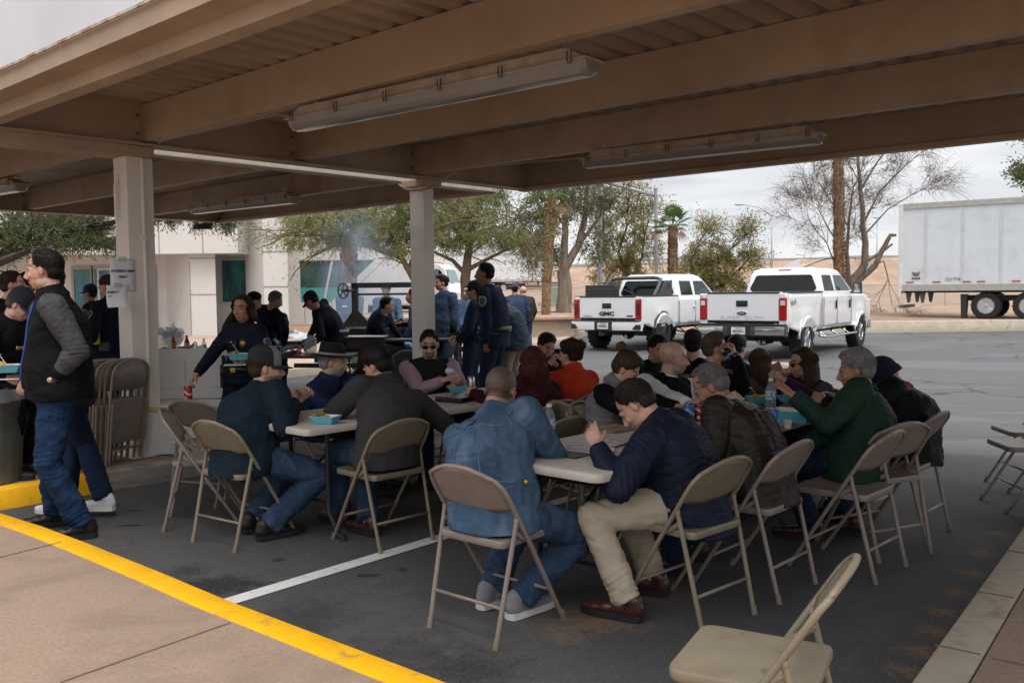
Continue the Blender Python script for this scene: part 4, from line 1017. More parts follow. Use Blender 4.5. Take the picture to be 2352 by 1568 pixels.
# folded chairs leaning on the post
def make_folded(m):
 root = empty('folded_chair')
 pts = [Vector((-.205, 0, 0)), Vector((-.22, 0, .42)), Vector((-.218, 0, .74))]+[Vector((-.2*math.cos(PI*k/8)*1.05, 0, .78+.10*math.sin(PI*k/8))) for k in range(0, 9)]
 full = pts+[Vector((-p.x, p.y, p.z)) for p in pts[:3][::-1]]
 b = MB(); b.tube(full, .0115, 8, up=Vector((0, 1, 0))); b.build('back_frame', m, root, smooth=True, angle=60)
 b = MB(); rows = []
 for t in (0, .5, 1): rows.append([Vector((u*.21, -.010*(1-u*u), (.62+.02*u*u)*(1-t)+t*(.78+.10*math.sqrt(max(0, 1-abs(u)**2.6))))) for u in [-1+2*i/10 for i in range(11)]])
 b.rings(rows, cap=False, closed=False); o = b.build('backrest', m, root, smooth=2); sm = o.modifiers.new('t', 'SOLIDIFY'); sm.thickness = .006
 b = MB(); b.box((0, .012, .36), (.38, .020, .38)); b.build('seat', m, root, bevel=.012)
 for s in (-1, 1):
  b = MB(); b.tube([(s*.19, -.016, .02), (s*.2, -.016, .30), (s*.206, -.016, .50)], .0105, 8); b.ell((s*.206, -.016, .5), (.013, .013, .02), n=8, m=6); b.build('leg', m, root, smooth=True)
  b = MB(); b.tube([(s*.2, -.020, .49), (s*.217, -.004, .43)], .009, 4, flat=.4); b.ell((s*.217, -.014, .47), (.008, .006, .008), n=8, m=4); b.build('strap', CAPM, root)
 b = MB(); b.tube([(-.19, -.016, .12), (.19, -.016, .12)], .008, 8); b.build('crossbar', m, root)
 return root
fc = {'m': make_folded(CMV), 't': make_folded(CT)}; fk = {k: tree_of(v) for k, v in fc.items()}; fu = {'m': 0, 't': 0}
ords = ['nearest the standing man', 'second', 'third', 'fourth', 'fifth', 'sixth', 'seventh', 'eighth', 'ninth', 'tenth and last, against the post']
for i in range(10):
 k = 't' if i in (5, 8) else 'm'
 c = fc[k] if not fu[k] else cptree(fc[k], fk[k]); fu[k] = 1
 p0, p1 = G(186, 1074, .15), G(284, 1061, .15); p = p0.lerp(p1, i/9)
 nrm = (p1-p0).normalized()
 c.location = (p.x, p.y+.02*(i % 3), .152); c.rotation_mode = 'XYZ'
 c.rotation_euler = (R(6.5+random.uniform(-1, 1)), R(random.uniform(-1, 1)), R(70+random.uniform(-4, 4)))
 tag(c, ('folded chair leaning in the row against the post, '+ords[i]+(' in the row' if 0 < i < 9 else '')), 'folded chair', 'folded chairs leaning in a row against the near post')
# =============== long folding tables ===============
TBL = M('table_top_plastic', (.50, .45, .40), .55, var=.05, vs=12, dirt=(.36, .31, .27), ds=3, dlo=.55, dhi=.75, bump=.05, bs=80)
BLK = M('black_steel', (.018, .018, .02), .4, spec=.5)
def table(u, v, label, u_len=2.40, vw=.76, group='long folding dining tables'):
 c = uv(u+u_len/2, v+vw/2); root = empty('folding_table', c, UA_ROT, label, 'table', group)
 b = MB(); cs = []; L2, w2 = u_len/2, vw/2
 for cx, cy, a0 in ((L2-.05, w2-.05, 0), (-L2+.05, w2-.05, 90), (-L2+.05, -w2+.05, 180), (L2-.05, -w2+.05, 270)):
  for k in range(6): a = R(a0+18*k); cs.append((cx+.05*math.cos(a), cy+.05*math.sin(a)))
 rs = []
 for ins, z in ((.02, .695), (.003, .70), (0, .708), (0, .732), (.004, .739), (.012, .742), (.05, .742)): rs.append([Vector((x-math.copysign(ins, x), y-math.copysign(ins, y), z)) for x, y in cs])
 b.rings(rs); b.build('tabletop', TBL, root, smooth=True, angle=50)
 for s in (-1, 1):
  x = s*(L2-.28)
  for t in (-1, 1):
   b = MB(); b.tube([(x, t*.20, .70), (x, t*.20, .35), (x, t*.20, .16), (x, t*.30, .035), (x, t*.34, .015)], .0145, 8); lg = b.build('leg', BLK, root, smooth=True)
   b = MB(); b.cyl((x, t*.345, 0), (x, t*.335, .04), .022, .019, 8); b.build('foot_cap', BLK, lg)
  for zz in (.22, .62): b = MB(); b.tube([(x, -.2, zz), (x, .2, zz)], .011, 8); b.build('crossbar', BLK, root)
  b = MB(); b.tube([(x-s*.0, 0, .40), (x-s*.42, 0, .69)], .010, 8); b.build('brace', BLK, root)
 return root
UA_ROT = math.atan2(UV_U.y, UV_U.x)
A1 = touv(G(705, 988, .74)); A2 = touv(G(1376, 1092, .74)); print('tables', A1, A2)
table(A1[0], A1[1], 'beige folding table nearest the left post, with the blue food tray at its corner')
table(A1[0]+2.45, A1[1]+.02, 'beige folding table beyond the black laptop, in front of the man in sunglasses')
table(A2[0], A2[1], 'beige folding table nearest the camera, between the denim jacket man and quilted jacket man')
table(6.85, 2.75, 'short beige table at the right, behind the woman in the purple top', u_len=.78)
# =============== things on the tables ===============
TRAYB = M('tray_blue', (.10, .42, .52), .6, var=.08, vs=30); TRAYW = M('tray_white', (.62, .60, .58), .6); CHIP = M('tortilla_chip', (.62, .36, .06), .7, var=.25, vs=40)
FOOD = M('food', (.42, .26, .12), .7, var=.4, vs=50, bump=.6, bs=80)
def tray(p, rz, label, s=1.0, food=True, spoon=True, group='blue paper food trays'):
 root = empty('food_tray', p, rz, label, 'food tray', group); b = MB()
 o_, i_ = [(-.085, -.06), (.085, -.06), (.085, .06), (-.085, .06)], [(-.06, -.038), (.06, -.038), (.06, .038), (-.06, .038)]
 b.mat(0).rings([[Vector((x*s, y*s, .002)) for x, y in i_], [Vector((x*s, y*s, .048*s)) for x, y in o_]], cap=False)
 b.mat(1).rings([[Vector((x*s*.99, y*s*.99, .0495*s)) for x, y in o_], [Vector((x*s*.97, y*s*.97, .006)) for x, y in i_]], cap=False)
 b.mat(1).add([Vector((x*s*.98, y*s*.98, .004)) for x, y in i_], [(0, 1, 2, 3)]); b.build('boat', [TRAYB, TRAYW], root)
 if food:
  b = MB()
  for k in range(7): b.ell((random.uniform(-.045, .045)*s, random.uniform(-.03, .03)*s, .035*s), (.022*s, .018*s, .014*s), n=8, m=5)
  b.build('food', FOOD, root, smooth=2)
  b = MB()
  for k in range(5): b.ell(((-.05+random.uniform(-.02, .02))*s, random.uniform(-.03, .03)*s, .05*s), (.028*s, .024*s, .003), Matrix.Rotation(random.uniform(-.9, .9), 3, 'X') @ Matrix.Rotation(random.uniform(-.6, .6), 3, 'Y'), 8, 4)
  b.build('chips', CHIP, root)
  o = [x for x in kids(root) if x.name.startswith('chips')][0]; o['kind'] = 'stuff'
 if spoon:
  b = MB(); b.tube([(-.0, .01, .04), (-.05*s, .03*s, .10*s)], .0035, 6, flat=.5); b.ell((-.055*s, .033*s, .108*s), (.011, .014, .005), n=8, m=4); b.build('plastic_spoon', M('white_plastic', (.62, .62, .63), .4), root)
 return root
SIL = M('can_metal', (.55, .55, .57), .28, metal=.9, var=.03); CRED = M('can_red', (.45, .012, .012), .3, var=.05, coat=.3); CBLU = M('can_blue', (.02, .12, .42), .3, var=.08, coat=.3); WHT = M('label_white', (.65, .65, .66), .4)
def can(p, label, kind='red', rot=None, group='soda cans'):
 root = empty('soda_can', p, 0, label, 'soda can', group)
 if rot is not None: root.rotation_euler = rot
 body = {'red': CRED, 'blue': CBLU, 'silver': SIL, 'black': BLK}[kind]
 b = MB(); b.lathe([(.018, 0), (.026, .002), (.0325, .012), (.033, .02), (.033, .104), (.031, .110), (.0265, .119)], n=20); b.build('can_body', body, root, smooth=True)
 b = MB(); b.lathe([(.0268, .117), (.0275, .1205), (.0265, .122), (.024, .1185), (.005, .118)], n=20); b.box((0, .006, .1195), (.012, .02, .0015)); b.build('lid', SIL, root, smooth=True)
 b = MB()
 if kind == 'silver':
  for j in range(2): pass
  f = Vector((0, -1, 0)); m3 = frame3((1, 0, 0), (0, -1, 0)); k = 18
  for mi, (y0, y1) in enumerate(((.002, .022), (-.005, .002), (-.022, -.005))):
   pass
  prt = []
  for mi, (lo, hi) in enumerate(((.15, 1), (-.25, .15), (-1, -.25))):
   b.mat(mi); poly = []
   for i in range(9): 
    y = lo+(hi-lo)*i/8; x = math.sqrt(max(0, 1-y*y)); poly.append((x, y))
   pts = poly+[(-x, y) for x, y in poly[::-1]]
   b.add([Vector((.018*x, -math.sqrt(max(1e-9, .0336**2-(.018*x)**2)), .062+.018*y+.004*x)) for x, y in pts], [tuple(range(len(pts)))])
  b.build('emblem', [CRED, WHT, M('emblem_blue', (.02, .06, .30), .4)], root)
 else:
  rs = []
  for dz in (0, .018): rs.append([Vector((.0333*math.cos(a), .0333*math.sin(a), .055+dz+.014*math.sin(a*2))) for a in [R(200+14*i) for i in range(12)]])
  b.rings(rs, cap=False, closed=False); b.build('label_band', WHT if kind == 'red' else M('label_pale_blue', (.35, .5, .65), .4), root)
  b = MB(); b.rings([[Vector((.0334*math.cos(a), .0334*math.sin(a), z)) for a in [R(235+10*i) for i in range(4)]] for z in (.015, .035)], cap=False, closed=False); b.build('barcode', WHT, root)
 return root
PET = M('clear_plastic', (.75, .80, .84), .08, trans=.85, var=0, ior=1.25, alpha=.75)
def bottle(p, label, s=1.0, group='plastic water bottles', cap=None, liquid=None, lab=None, h=1.0):
 root = empty('bottle', p, 0, label, 'bottle', group)
 pr = [(.024, 0), (.031, .006), (.032, .03), (.029, .04), (.032, .05), (.029, .062), (.032, .074), (.032, .125), (.029, .140), (.018, .170), (.0125, .185), (.0125, .19)]
 b = MB(); b.lathe([(r*s, z*s*h) for r, z in pr], n=18); b.build('bottle_body', liquid or PET, root, smooth=2)
 b = MB(); b.lathe([(.0145*s, .188*s*h), (.0145*s, .203*s*h), (.012*s, .205*s*h)], n=14); b.build('bottle_cap', cap or WHT, root, smooth=True)
 b = MB(); b.lathe([(.0325*s, .078*s*h), (.0328*s, .08*s*h), (.0328*s, .122*s*h), (.0325*s, .124*s*h)], n=18); b.build('label_band', lab or M('label_blue', (.12, .28, .50), .4, dirt=(.6, .6, .62), ds=60, dlo=.5, dhi=.55), root, smooth=True)
 return root
TZ = .743
tray(G(748, 972, TZ), R(-20), 'blue food tray on the left table corner beside the charcoal fleece man', 1.0, spoon=False)
tray(G(1052, 900, TZ), R(10), 'blue food tray with chips in front of the man in sunglasses', 1.05)
can(G(1082, 899, TZ), 'silver soda can with a round red white and blue emblem, beside the laptop', 'silver')
# laptop
lp = G(1062, 918, TZ); root = empty('laptop', (lp.x, lp.y, TZ), UA_ROT+R(8), 'closed black laptop on the table behind the denim jacket man', 'laptop')
b = MB(); b.box((0, 0, .013), (.36, .25, .024)); b.build('base', M('laptop_black', (.012, .012, .013), .35), root, bevel=.006); b = MB(); b.box((0, 0, .0325), (.358, .248, .012)); b.build('lid', M('laptop_lid', (.016, .016, .017), .25), root, bevel=.004)
b = MB(); b.box((-.10, .05, .0393), (.05, .012, .001)); b.build('badge', SIL, root)
bottle(G(1262, 1018, TZ), 'clear water bottle with a white cap, beside the denim jacket man', 1.05)
def papers(p, rz, wd, ht, label, m, name='paper', cat='paper', th=.003, tilt=0):
 b = MB(); b.box((0, 0, th/2), (wd, ht, th)); o = b.build(name, m); o.location = p; o.rotation_euler = (tilt, 0, rz); return tag(o, label, cat)
PAPER = M('paper', (.72, .72, .76), .7, var=.05)
PRINT = M('printed_page', (.50, .47, .46), .5, var=.2, vs=6, dirt=(.30, .06, .08), ds=14, dlo=.56, dhi=.6)
papers(G(1352, 1022, TZ+.006), UA_ROT+R(5), .40, .28, 'glossy printed magazine page lying open under the quilted jacket man\'s hand', PRINT, 'magazine', 'magazine', .006)
papers(G(1325, 1036, TZ), UA_ROT, .34, .24, 'black folder on the table below the magazine', BLK, 'folder', 'folder', .005)
papers(G(1392, 1034, TZ+.013), UA_ROT+R(30), .12, .08, 'small white folded note beside the quilted jacket man\'s sleeve', PAPER, 'note', 'note', .004)
papers(G(1412, 986, TZ), UA_ROT+R(-4), .22, .16, 'white notebook with a brown cover at the far side of the near table', PAPER, 'notebook', 'notebook', .010)
papers(G(1412, 984, TZ+.0105), UA_ROT+R(-4), .22, .16, 'brown cover sheet on top of the white notebook', M('kraft', (.26, .16, .08), .7), 'cover_sheet', 'sheet', .003)
can(G(1583, 968, TZ), 'light blue soda can on the table in front of the bald man', 'blue'); can(G(1606, 966, TZ), 'red soda can held by the bald man on the table', 'red')
can(G(1773, 985, TZ), 'dark blue soda can at the table edge, before the clear bottle', 'blue')
bottle(G(1770, 946, TZ), 'clear water bottle with a blue label between the purple top woman and leather jacket man', 1.1)
tray(G(1822, 968, TZ), R(-35), 'long blue food tray with a paper napkin before the green jacket man', 1.5, food=False, spoon=False)
tray(G(1745, 925, TZ), R(20), 'small blue tray with a cup of sauce in front of the brown haired woman', 1.0)
tray(G(1812, 922, TZ), R(-10), 'blue food tray under the green jacket man\'s outstretched hand', 1.1)
cr_ = G(1808, 983, TZ); root = empty('paper_cup', cr_, 0, 'small white paper cup with a green mark at the table edge', 'cup'); b = MB(); b.lathe([(.022, 0), (.030, .045), (.032, .047), (.029, .044), (.021, .004)], n=16); b.build('cup_body', TRAYW, root, smooth=True); b = MB(); b.lathe([(.0265, .018), (.0295, .038)], n=16); b.build('green_mark', M('green_ink', (.35, .5, .12), .6, dirt=(.62, .6, .58), ds=70, dlo=.48, dhi=.5), root)
papers(G(1345, 905, TZ), UA_ROT, .12, .1, 'white napkin on the table between the red sweater woman and grey jacket woman', PAPER, 'napkin', 'napkin', .01)
# =============== paper signs on the post ===============
pn = (Vector((0, 0, 0))-Vector((c1.x, c1.y, 0))).normalized()
SF = -UV_V; fx = UV_U   # the post face towards the camera
def post_sign(px, py, wd, ht, lines, label, curl=False):
 q = W(px, py, 8); r = ray(px, py); v0 = pv-.127; s = v0/(r.x*UV_V.x+r.y*UV_V.y); c = Vector((0, 0, CH))+r*s
 root = empty('paper_sign', c, 0, label, 'sign'); b = MB(); rows = []; n = 8
 for j in range(n+1):
  t = j/n; row = []
  for i in range(5):
   u = i/4; x = (u-.5)*wd; y = (.5-t)*ht; z = 0
   if curl:
    k = max(0, t*1.0+u*.5-.45); z = .9*k*k*ht*.6; x = x*(1-.30*t)-.12*wd*t*1.6; y += .02*k
   row.append(fx*x+Vector((0, 0, y))+SF*(z+.002))
  rows.append(row)
 b.rings(rows, cap=False, closed=False); s_ = b.build('sheet', PAPER, root, smooth=2); so_ = s_.modifiers.new('t', 'SOLIDIFY'); so_.thickness = .0012
 b = MB(); b.box((0, 0, 0), (.07, .002, .04)); tp = b.build('tape', M('tape', (.6, .6, .58), .25, alpha=.5), root); tp.location = Vector((0, 0, ht/2))+SF*.006; tp.rotation_euler = (0, 0, UA_ROT)
 for i, (tx, dx, dy, sz) in enumerate(lines):
  text_mesh('lettering', tx, sz*.88, M('ink', (.03, .03, .03), .7), Vector((0, 0, dy))+fx*dx+SF*.0055, frame3(fx, SF), root, .0006, offset=.0012)
post_sign(282, 632, .215, .28, [('COOKING CREW', 0, .035, .030), ('ONLY', 0, -.015, .030)], 'white paper sign reading COOKING CREW ONLY taped to the near post')
post_sign(272, 682, .20, .20, [('FOOD WILL', -.03, .04, .028), ('SERVED', -.045, .0, .028)], 'curling white paper sign reading FOOD WILL hanging loose under the other sign', True)
# =============== cooler, trash can ===============
CW = M('cooler_white', (.58, .57, .56), .45, var=.05, dirt=(.42, .40, .38), ds=3, dlo=.55, dhi=.75); CY = M('cooler_yellow', (.55, .42, .10), .45)
cc = W(440, 1000, 8.05); root = empty('cooler', (cc.x, 8.0, .15), R(4), 'large white cooler with yellow rim and its lid standing open, behind the empty side-on chair', 'cooler')
b = MB(); b.box((0, 0, .20), (.78, .42, .38), taper=1.04)
for z in (.07, .11, .15): b.box((.12, -.218, z), (.46, .012, .014))
b.build('tub', CW, root, bevel=.02)
b = MB(); b.box((0, 0, .405), (.83, .46, .035)); b.build('rim', CY, root, bevel=.01); b = MB(); b.box((0, 0, .432), (.80, .44, .018)); b.box((.20, -.235, .40), (.05, .01, .03)); b.build('inner_rim', CW, root, bevel=.006)
b = MB(); b.box((0, .235, .68), (.80, .05, .46)); b.box((-.20, .205, .68), (.24, .014, .26)); b.box((.22, .205, .68), (.24, .014, .26)); b.cyl((.02, .212, .80), (.02, .20, .80), .018); l_ = b.build('lid', CW, root, bevel=.014)
t_ = W(18, 1000, 6.75); root = empty('trash_can', (t_.x-.16, 6.75, .15), 0, 'ribbed grey metal trash can with a clear liner at the left edge', 'trash can')
prof = []; b = MB(); rs = []
for z, r in ((0, .22), (.02, .225), (.35, .24), (.66, .255), (.68, .262), (.70, .262), (.705, .25)): rs.append([Vector(((r+(.006 if (j % 4 < 2) and .02 < z < .66 else 0))*math.cos(2*PI*j/72), (r+(.006 if (j % 4 < 2) and .02 < z < .66 else 0))*math.sin(2*PI*j/72), z)) for j in range(72)])
b.rings(rs); b.build('can_body', M('galvanised', (.13, .135, .13), .5, metal=.5, var=.2, dirt=(.08, .08, .08), ds=5), root, smooth=True)
b = MB(); rs = []
for k, (r, z) in enumerate(((.268, .62), (.270, .70), (.255, .72), (.24, .69))): rs.append([Vector(((r+random.uniform(-.006, .006))*math.cos(2*PI*j/40), (r+random.uniform(-.006, .006))*math.sin(2*PI*j/40), z+random.uniform(-.012, .012))) for j in range(40)])
b.rings(rs, cap=False); b.build('liner', M('clear_film', (.5, .52, .55), .25, alpha=.45), root, smooth=2)
# =============== food preparation tables ===============
def ptable(c, rz, L_, w_, label, m, h=.74):
 root = empty('work_table', c, rz, label, 'table'); b = MB(); b.box((0, 0, h-.02), (L_, w_, .035)); b.build('tabletop', m, root, bevel=.008)
 for sx in (-1, 1):
  for sy in (-1, 1): b = MB(); b.tube([(sx*(L_/2-.15), sy*(w_/2-.08), h-.03), (sx*(L_/2-.10), sy*(w_/2-.08), 0)], .014, 8); b.build('leg', BLK, root)
 return root
t1 = G(430, 812, .74); ptable((t1.x, t1.y+.1, 0), R(-4), 2.6, .75, 'white work table with sauce bottles, behind the open cooler', TBL)
t2 = G(655, 812, .74); ptable((t2.x, t2.y, 0), R(-12), 1.9, .7, 'dark work table with meat trays beside the man in the black fedora', M('dark_table', (.05, .042, .038), .35, var=.1))
def zt(px, py, z=.745): return G(px, py, z)
SAU = M('hot_sauce', (.22, .035, .01), .2, var=.15, coat=.4)
for px, capm, lab_, lb in ((399, M('orange_cap', (.55, .12, .02), .4), M('label_yellow', (.6, .40, .05), .5, dirt=(.45, .08, .03), ds=45, dlo=.5, dhi=.55), 'hot sauce bottle with an orange cap and yellow label, beside the onion'), (430, M('dark_cap', (.10, .02, .02), .4), M('label_ivory', (.6, .55, .5), .5, dirt=(.3, .12, .1), ds=50), 'hot sauce bottle with a dark cap and white label, on the white work table')):
 bottle(zt(px, 814), lb, 1.12, 'hot sauce bottles on the white work table', capm, SAU, lab_, 1.12)
bottle(zt(469, 812), 'small clear water bottle with a blue label among the foil', 1.0)
b = MB(); b.ell((0, 0, .05), (.085, .085, .06), n=16, m=10); b.tube([(0, 0, .1), (.004, 0, .125)], [.012, .004], 6); o = b.build('onion', M('onion_skin', (.33, .16, .07), .45, var=.2, vs=20, stretch=(1, 1, .2)), smooth=2); o.location = zt(378, 816); tag(o, 'brown onion next to the orange capped sauce bottle', 'onion')
FOIL = M('foil', (.62, .62, .63), .3, metal=.9, var=.1, bump=1, bs=25)
def blob(name, p, r, m, label, cat, seed, amp=.25, n=22, mm=14, kind=None, group=None):
 b = MB(); b.ell((0, 0, r[2]*.8), r, n=n, m=mm); b.v = [tuple(Vector(v)*(1+amp*mnoise.noise(Vector(v)*14+Vector((seed, 0, 0)))*2)) for v in b.v]
 o = b.build(name, m, smooth=True, angle=25); o.location = p; return tag(o, label, cat, group, kind)
blob('crumpled_foil', zt(448, 812), (.17, .10, .06), FOIL, 'crumpled foil between the sauce bottles and the officer\'s arm', 'foil', 1, .5)
BAG = M('clear_bag', (.60, .63, .66), .2, alpha=.55, trans=.2, var=.1, fold=1, fs=18)
blob('plastic_bag', zt(372, 798), (.26, .18, .15), BAG, 'clear plastic bag of bread behind the onion', 'plastic bag', 2, .3); blob('plastic_bag', zt(398, 796), (.15, .14, .17), BAG, 'puffed clear plastic bag behind the orange capped bottle', 'plastic bag', 3, .25)
blob('meat_bag', zt(412, 815), (.12, .09, .05), M('meat_bag', (.30, .12, .09), .35, var=.3, vs=20), 'bag of raw meat between the two sauce bottles', 'bag', 4, .2)
def pan(p, rz, sz, label, m, lid=False):
 root = empty('food_pan', p, rz, label, 'food pan', 'metal food pans on the dark work table'); x, y, z = sz; b = MB()
 b.rings([[Vector((sx*x*k, sy*y*k, zz)) for sx, sy in ((-1, -1), (1, -1), (1, 1), (-1, 1))] for k, zz in ((.42, 0), (.5, z), (.53, z), (.53, z-.006))], cap=False); b.add([(-x*.42, -y*.42, .002), (x*.42, -y*.42, .002), (x*.42, y*.42, .002), (-x*.42, y*.42, .002)], [(0, 1, 2, 3)]); b.build('pan_body', m, root)
 if lid:
  b = MB(); rows = [[Vector((x*(-.5+i/8), y*(-.5+j/5)+.02, z+.02+.10*math.sin(PI*i/8)*(.4+j/5)+random.uniform(-.015, .015))) for i in range(9)] for j in range(6)]; b.rings(rows, cap=False, closed=False); b.build('foil_cover', FOIL, root)
 return root
pan(zt(676, 800), R(10), (.55, .34, .10), 'deep grey food pan under a foil cover, beside the man in the navy cap', M('pan_grey', (.14, .14, .14), .4, metal=.6), True)
pan(zt(650, 803), R(10), (.36, .25, .07), 'shallow steel food pan under the blue gloved hands', SIL)
b = MB(); b.lathe([(.001, .002), (.10, .004), (.135, .012), (.136, .016), (.1, .008)], n=24); o = b.build('plate', WHT, smooth=True); o.location = zt(668, 812); tag(o, 'round white plate beside the red soda can on the dark table', 'plate')
blob('chopped_meat', zt(668, 812, .758), (.09, .07, .02), M('cooked_meat', (.10, .04, .025), .6, var=.4, vs=40, bump=1, bs=60), 'pile of chopped cooked meat on the white plate', 'meat', 5, .4)
can(zt(687, 814), 'red soda can standing on the dark work table beside the clear food bag', 'red')
blob('food_bag', zt(714, 812), (.09, .06, .13), BAG, 'clear zip bag of chips standing beside the red soda can on the dark table', 'plastic bag', 8, .15)
root = empty('cardboard_box', G(640, 925, 0)+Vector((0, 0, .0)), R(20), 'small brown cardboard box behind the man in the grey and black cap', 'box'); root.location = (W(640, 905, 8.6).x, 8.6, .42)
b = MB(); b.box((0, 0, .10), (.26, .2, .2)); b.build('box_body', M('cardboard', (.28, .17, .09), .8), root); b = MB(); b.box((-.02, -.05, .21), (.2, .1, .006), rot=Matrix.Rotation(.3, 3, 'X')); b.build('flap', MATS['cardboard'], root)
bx = W(640, 960, 8.6); root = empty('blue_cooler', (bx.x, 8.6, 0), R(15), 'low dark blue cooler under the cardboard box', 'cooler'); b = MB(); b.box((0, 0, .19), (.52, .34, .36), taper=1.05); b.build('tub', M('blue_plastic', (.012, .03, .14), .4), root, bevel=.02); b = MB(); b.box((0, 0, .40), (.56, .37, .04)); b.build('lid', M('blue_plastic'), root, bevel=.012)
# =============== trailer grill ===============
GX = W(870, 790, 14.6); root = empty('grill', (GX.x, 14.6, 0), R(-6), 'long black steel trailer grill with a crank wheel on its frame', 'grill')
b = MB(); b.rings([[Vector((x, y, z)) for y, z in ((-.42, .98), (-.40, .66), (-.22, .50), (.22, .50), (.40, .66), (.42, .98))] for x in (-.85, .95)]); b.build('firebox', M('grill_black', (.020, .020, .022), .45, var=.3, vs=4, dirt=(.05, .035, .03), ds=5), root, bevel=.01)
b = MB()
for x in (-.38, .80): b.box((x, 0, 1.34), (.10, .08, .72))
b.box((.21, 0, 1.665), (1.28, .08, .085)); b.tube([(-.4, -.01, 1.52), (.8, -.01, 1.52)], .018, 8); b.build('frame', M('grill_black'), root)
b = MB(); b.prism([(-.62, .98), (-.40, 1.28), (-.35, 1.28), (-.08, .98)], -.03, .03, Matrix.Rotation(R(90), 3, 'X')); b.build('gusset', M('grill_black'), root)
b = MB(); wc = Vector((-.55, -.10, 1.58)); q = [wc+Vector((math.cos(a)*.085, 0, math.sin(a)*.12)) for a in [2*PI*i/28 for i in range(28)]]; b.tube(q, .012, 6, loop=True)
for i in range(5): a = 2*PI*i/5+.3; b.tube([wc, wc+Vector((math.cos(a)*.085, 0, math.sin(a)*.12))], .009, 6)
b.ell(wc, (.025, .03, .025)); b.tube([wc, (-.38, -.06, 1.58)], .02, 8); b.build('crank_wheel', M('grill_black'), root)
b = MB(); b.tube([(x_, 0, .99) for x_ in (-.8, .92)], .015, 6)
for i in range(24): b.tube([(-.8+i*.073, -.38, .99), (-.8+i*.073, .38, .99)], .006, 5)
b.build('grate', SIL, root)
b = MB(); b.box((1.3, 0, .62), (.9, .06, .08)); b.box((.2, -.5, .40), (2.9, .06, .07)); b.box((.2, .5, .40), (2.9, .06, .07)); b.build('trailer_frame', M('grill_black'), root)
for sy in (-.62, .62):
 b = MB(); b.lathe([(.05, -.09), (.19, -.09), (.30, -.10), (.335, -.06), (.335, .06), (.30, .10), (.19, .09), (.05, .09)], (.62, sy, .335), 24, Vector((0, 1, 0))); b.build('tyre', M('rubber', (.016, .016, .016), .85, bump=.4, bs=30), root, smooth=True)
 b = MB(); b.tube([(.2, sy, .45), (.28, sy, .66), (.62, sy, .76), (.96, sy, .66), (1.04, sy, .45)], .10, 6, flat=.2, up=Vector((0, 1, 0))); b.build('fender', M('grill_black'), root)
b = MB(); b.box((-.1, -.62, .50), (.62, .05, .09)); b.box((.12, -.65, .50), (.08, .01, .06)); b.build('tail_bar', SIL, root)
blob('grilled_meat', (GX.x+.35, 14.5, 1.005), (.36, .2, .05), M('meat', (.16, .08, .06), .6, var=.5, vs=20, bump=1, bs=30), 'slabs of meat cooking on the grill grate', 'meat', 6, .5)
ap = W(870, 800, 12.6); root = empty('foil_tray', (W(835, 806, 12.7).x, 12.7, .90), 0, 'foil tray on the narrow shelf beside the man bending at the grill', 'foil tray'); b = MB(); b.box((0, 0, .02), (.62, .3, .04), taper=1.1); b.build('tray_body', FOIL, root, bevel=.01)
b = MB(); b.box((0, 0, -.02), (1.9, .42, .03)); s_ = b.build('narrow_shelf', M('grill_black')); s_.location = (W(905, 806, 12.7).x, 12.7, .895); tag(s_, 'narrow black shelf holding the foil tray in front of the grill', 'shelf')
for x in (-.9, .9): b = MB(); b.tube([(x, 0, -.03), (x, 0, -.895)], .02, 6); b.build('leg', BLK, s_)
# =============== cloths ===============
DEN = M('denim_jacket', (.058, .105, .17), .85, var=.45, vs=3.2, dirt=(.15, .21, .29), ds=4, dlo=.5, dhi=.75, fold=1.0, fs=9, bump=.5, bs=260, stretch=(1, 1, .55))
JN = M('jeans', (.030, .055, .10), .85, var=.3, vs=5, dirt=(.075, .11, .165), ds=5, dlo=.52, dhi=.75, fold=.8, fs=9, bump=.35, bs=300)
JND = M('dark_jeans', (.012, .022, .05), .85, var=.25, vs=5, fold=.8, fs=9)
NAV = M('navy_uniform', (.008, .011, .024), .8, var=.2, vs=5, fold=.9, fs=7)
NAVP = M('navy_quilt', (.009, .013, .030), .6, var=.06, vs=5, fold=.3, fs=12, stretch=(.6, .6, 1.8))
GRF = M('grey_fleece', (.042, .039, .040), .95, var=.10, vs=6, fold=.7, fs=6, bump=.35, bs=300)
BLF = M('petrol_fleece', (.010, .020, .030), .92, var=.12, vs=6, fold=.7, fs=6, bump=.35, bs=300)
NJK = M('navy_nylon', (.009, .018, .055), .55, var=.15, vs=6, fold=.6, fs=8)
LEA = M('brown_leather', (.020, .013, .010), .5, var=.04, vs=3, fold=.15, fs=6, bump=.1, bs=160, spec=.3)
GRN = M('green_nylon', (.012, .034, .021), .7, var=.06, vs=5, fold=.4, fs=7)
BPF = M('black_puffer', (.007, .007, .009), .65, var=.06, vs=5, fold=.25, fs=8, stretch=(.6, .6, 1.8))
BLKC = M('black_cloth', (.0045, .0045, .006), .85, var=.2, vs=5, fold=.7, fs=7)
MAR = M('maroon_knit', (.045, .008, .014), .9, var=.15, vs=8, fold=.7, fs=6, bump=.4, bs=200)
RED = M('orange_red_knit', (.55, .050, .020), .9, var=.12, vs=8, fold=.5, fs=5, bump=.5, bs=90, stretch=(1, 1, .15))
GRJ = M('grey_jersey', (.17, .17, .17), .9, var=.12, vs=10, fold=.6, fs=6)
PUR = M('purple_knit', (.035, .009, .030), .85, var=.15, vs=8, fold=.7, fs=6)
PNK = M('pink_shirt', (.42, .27, .33), .8, var=.08, vs=12, fold=.8, fs=8)
VSG = M('dark_green_vest', (.010, .016, .010), .85, var=.15, fold=.4, fs=6)
WSH = M('white_shirt', (.72, .72, .77), .8, var=.05, fold=.8, fs=8)
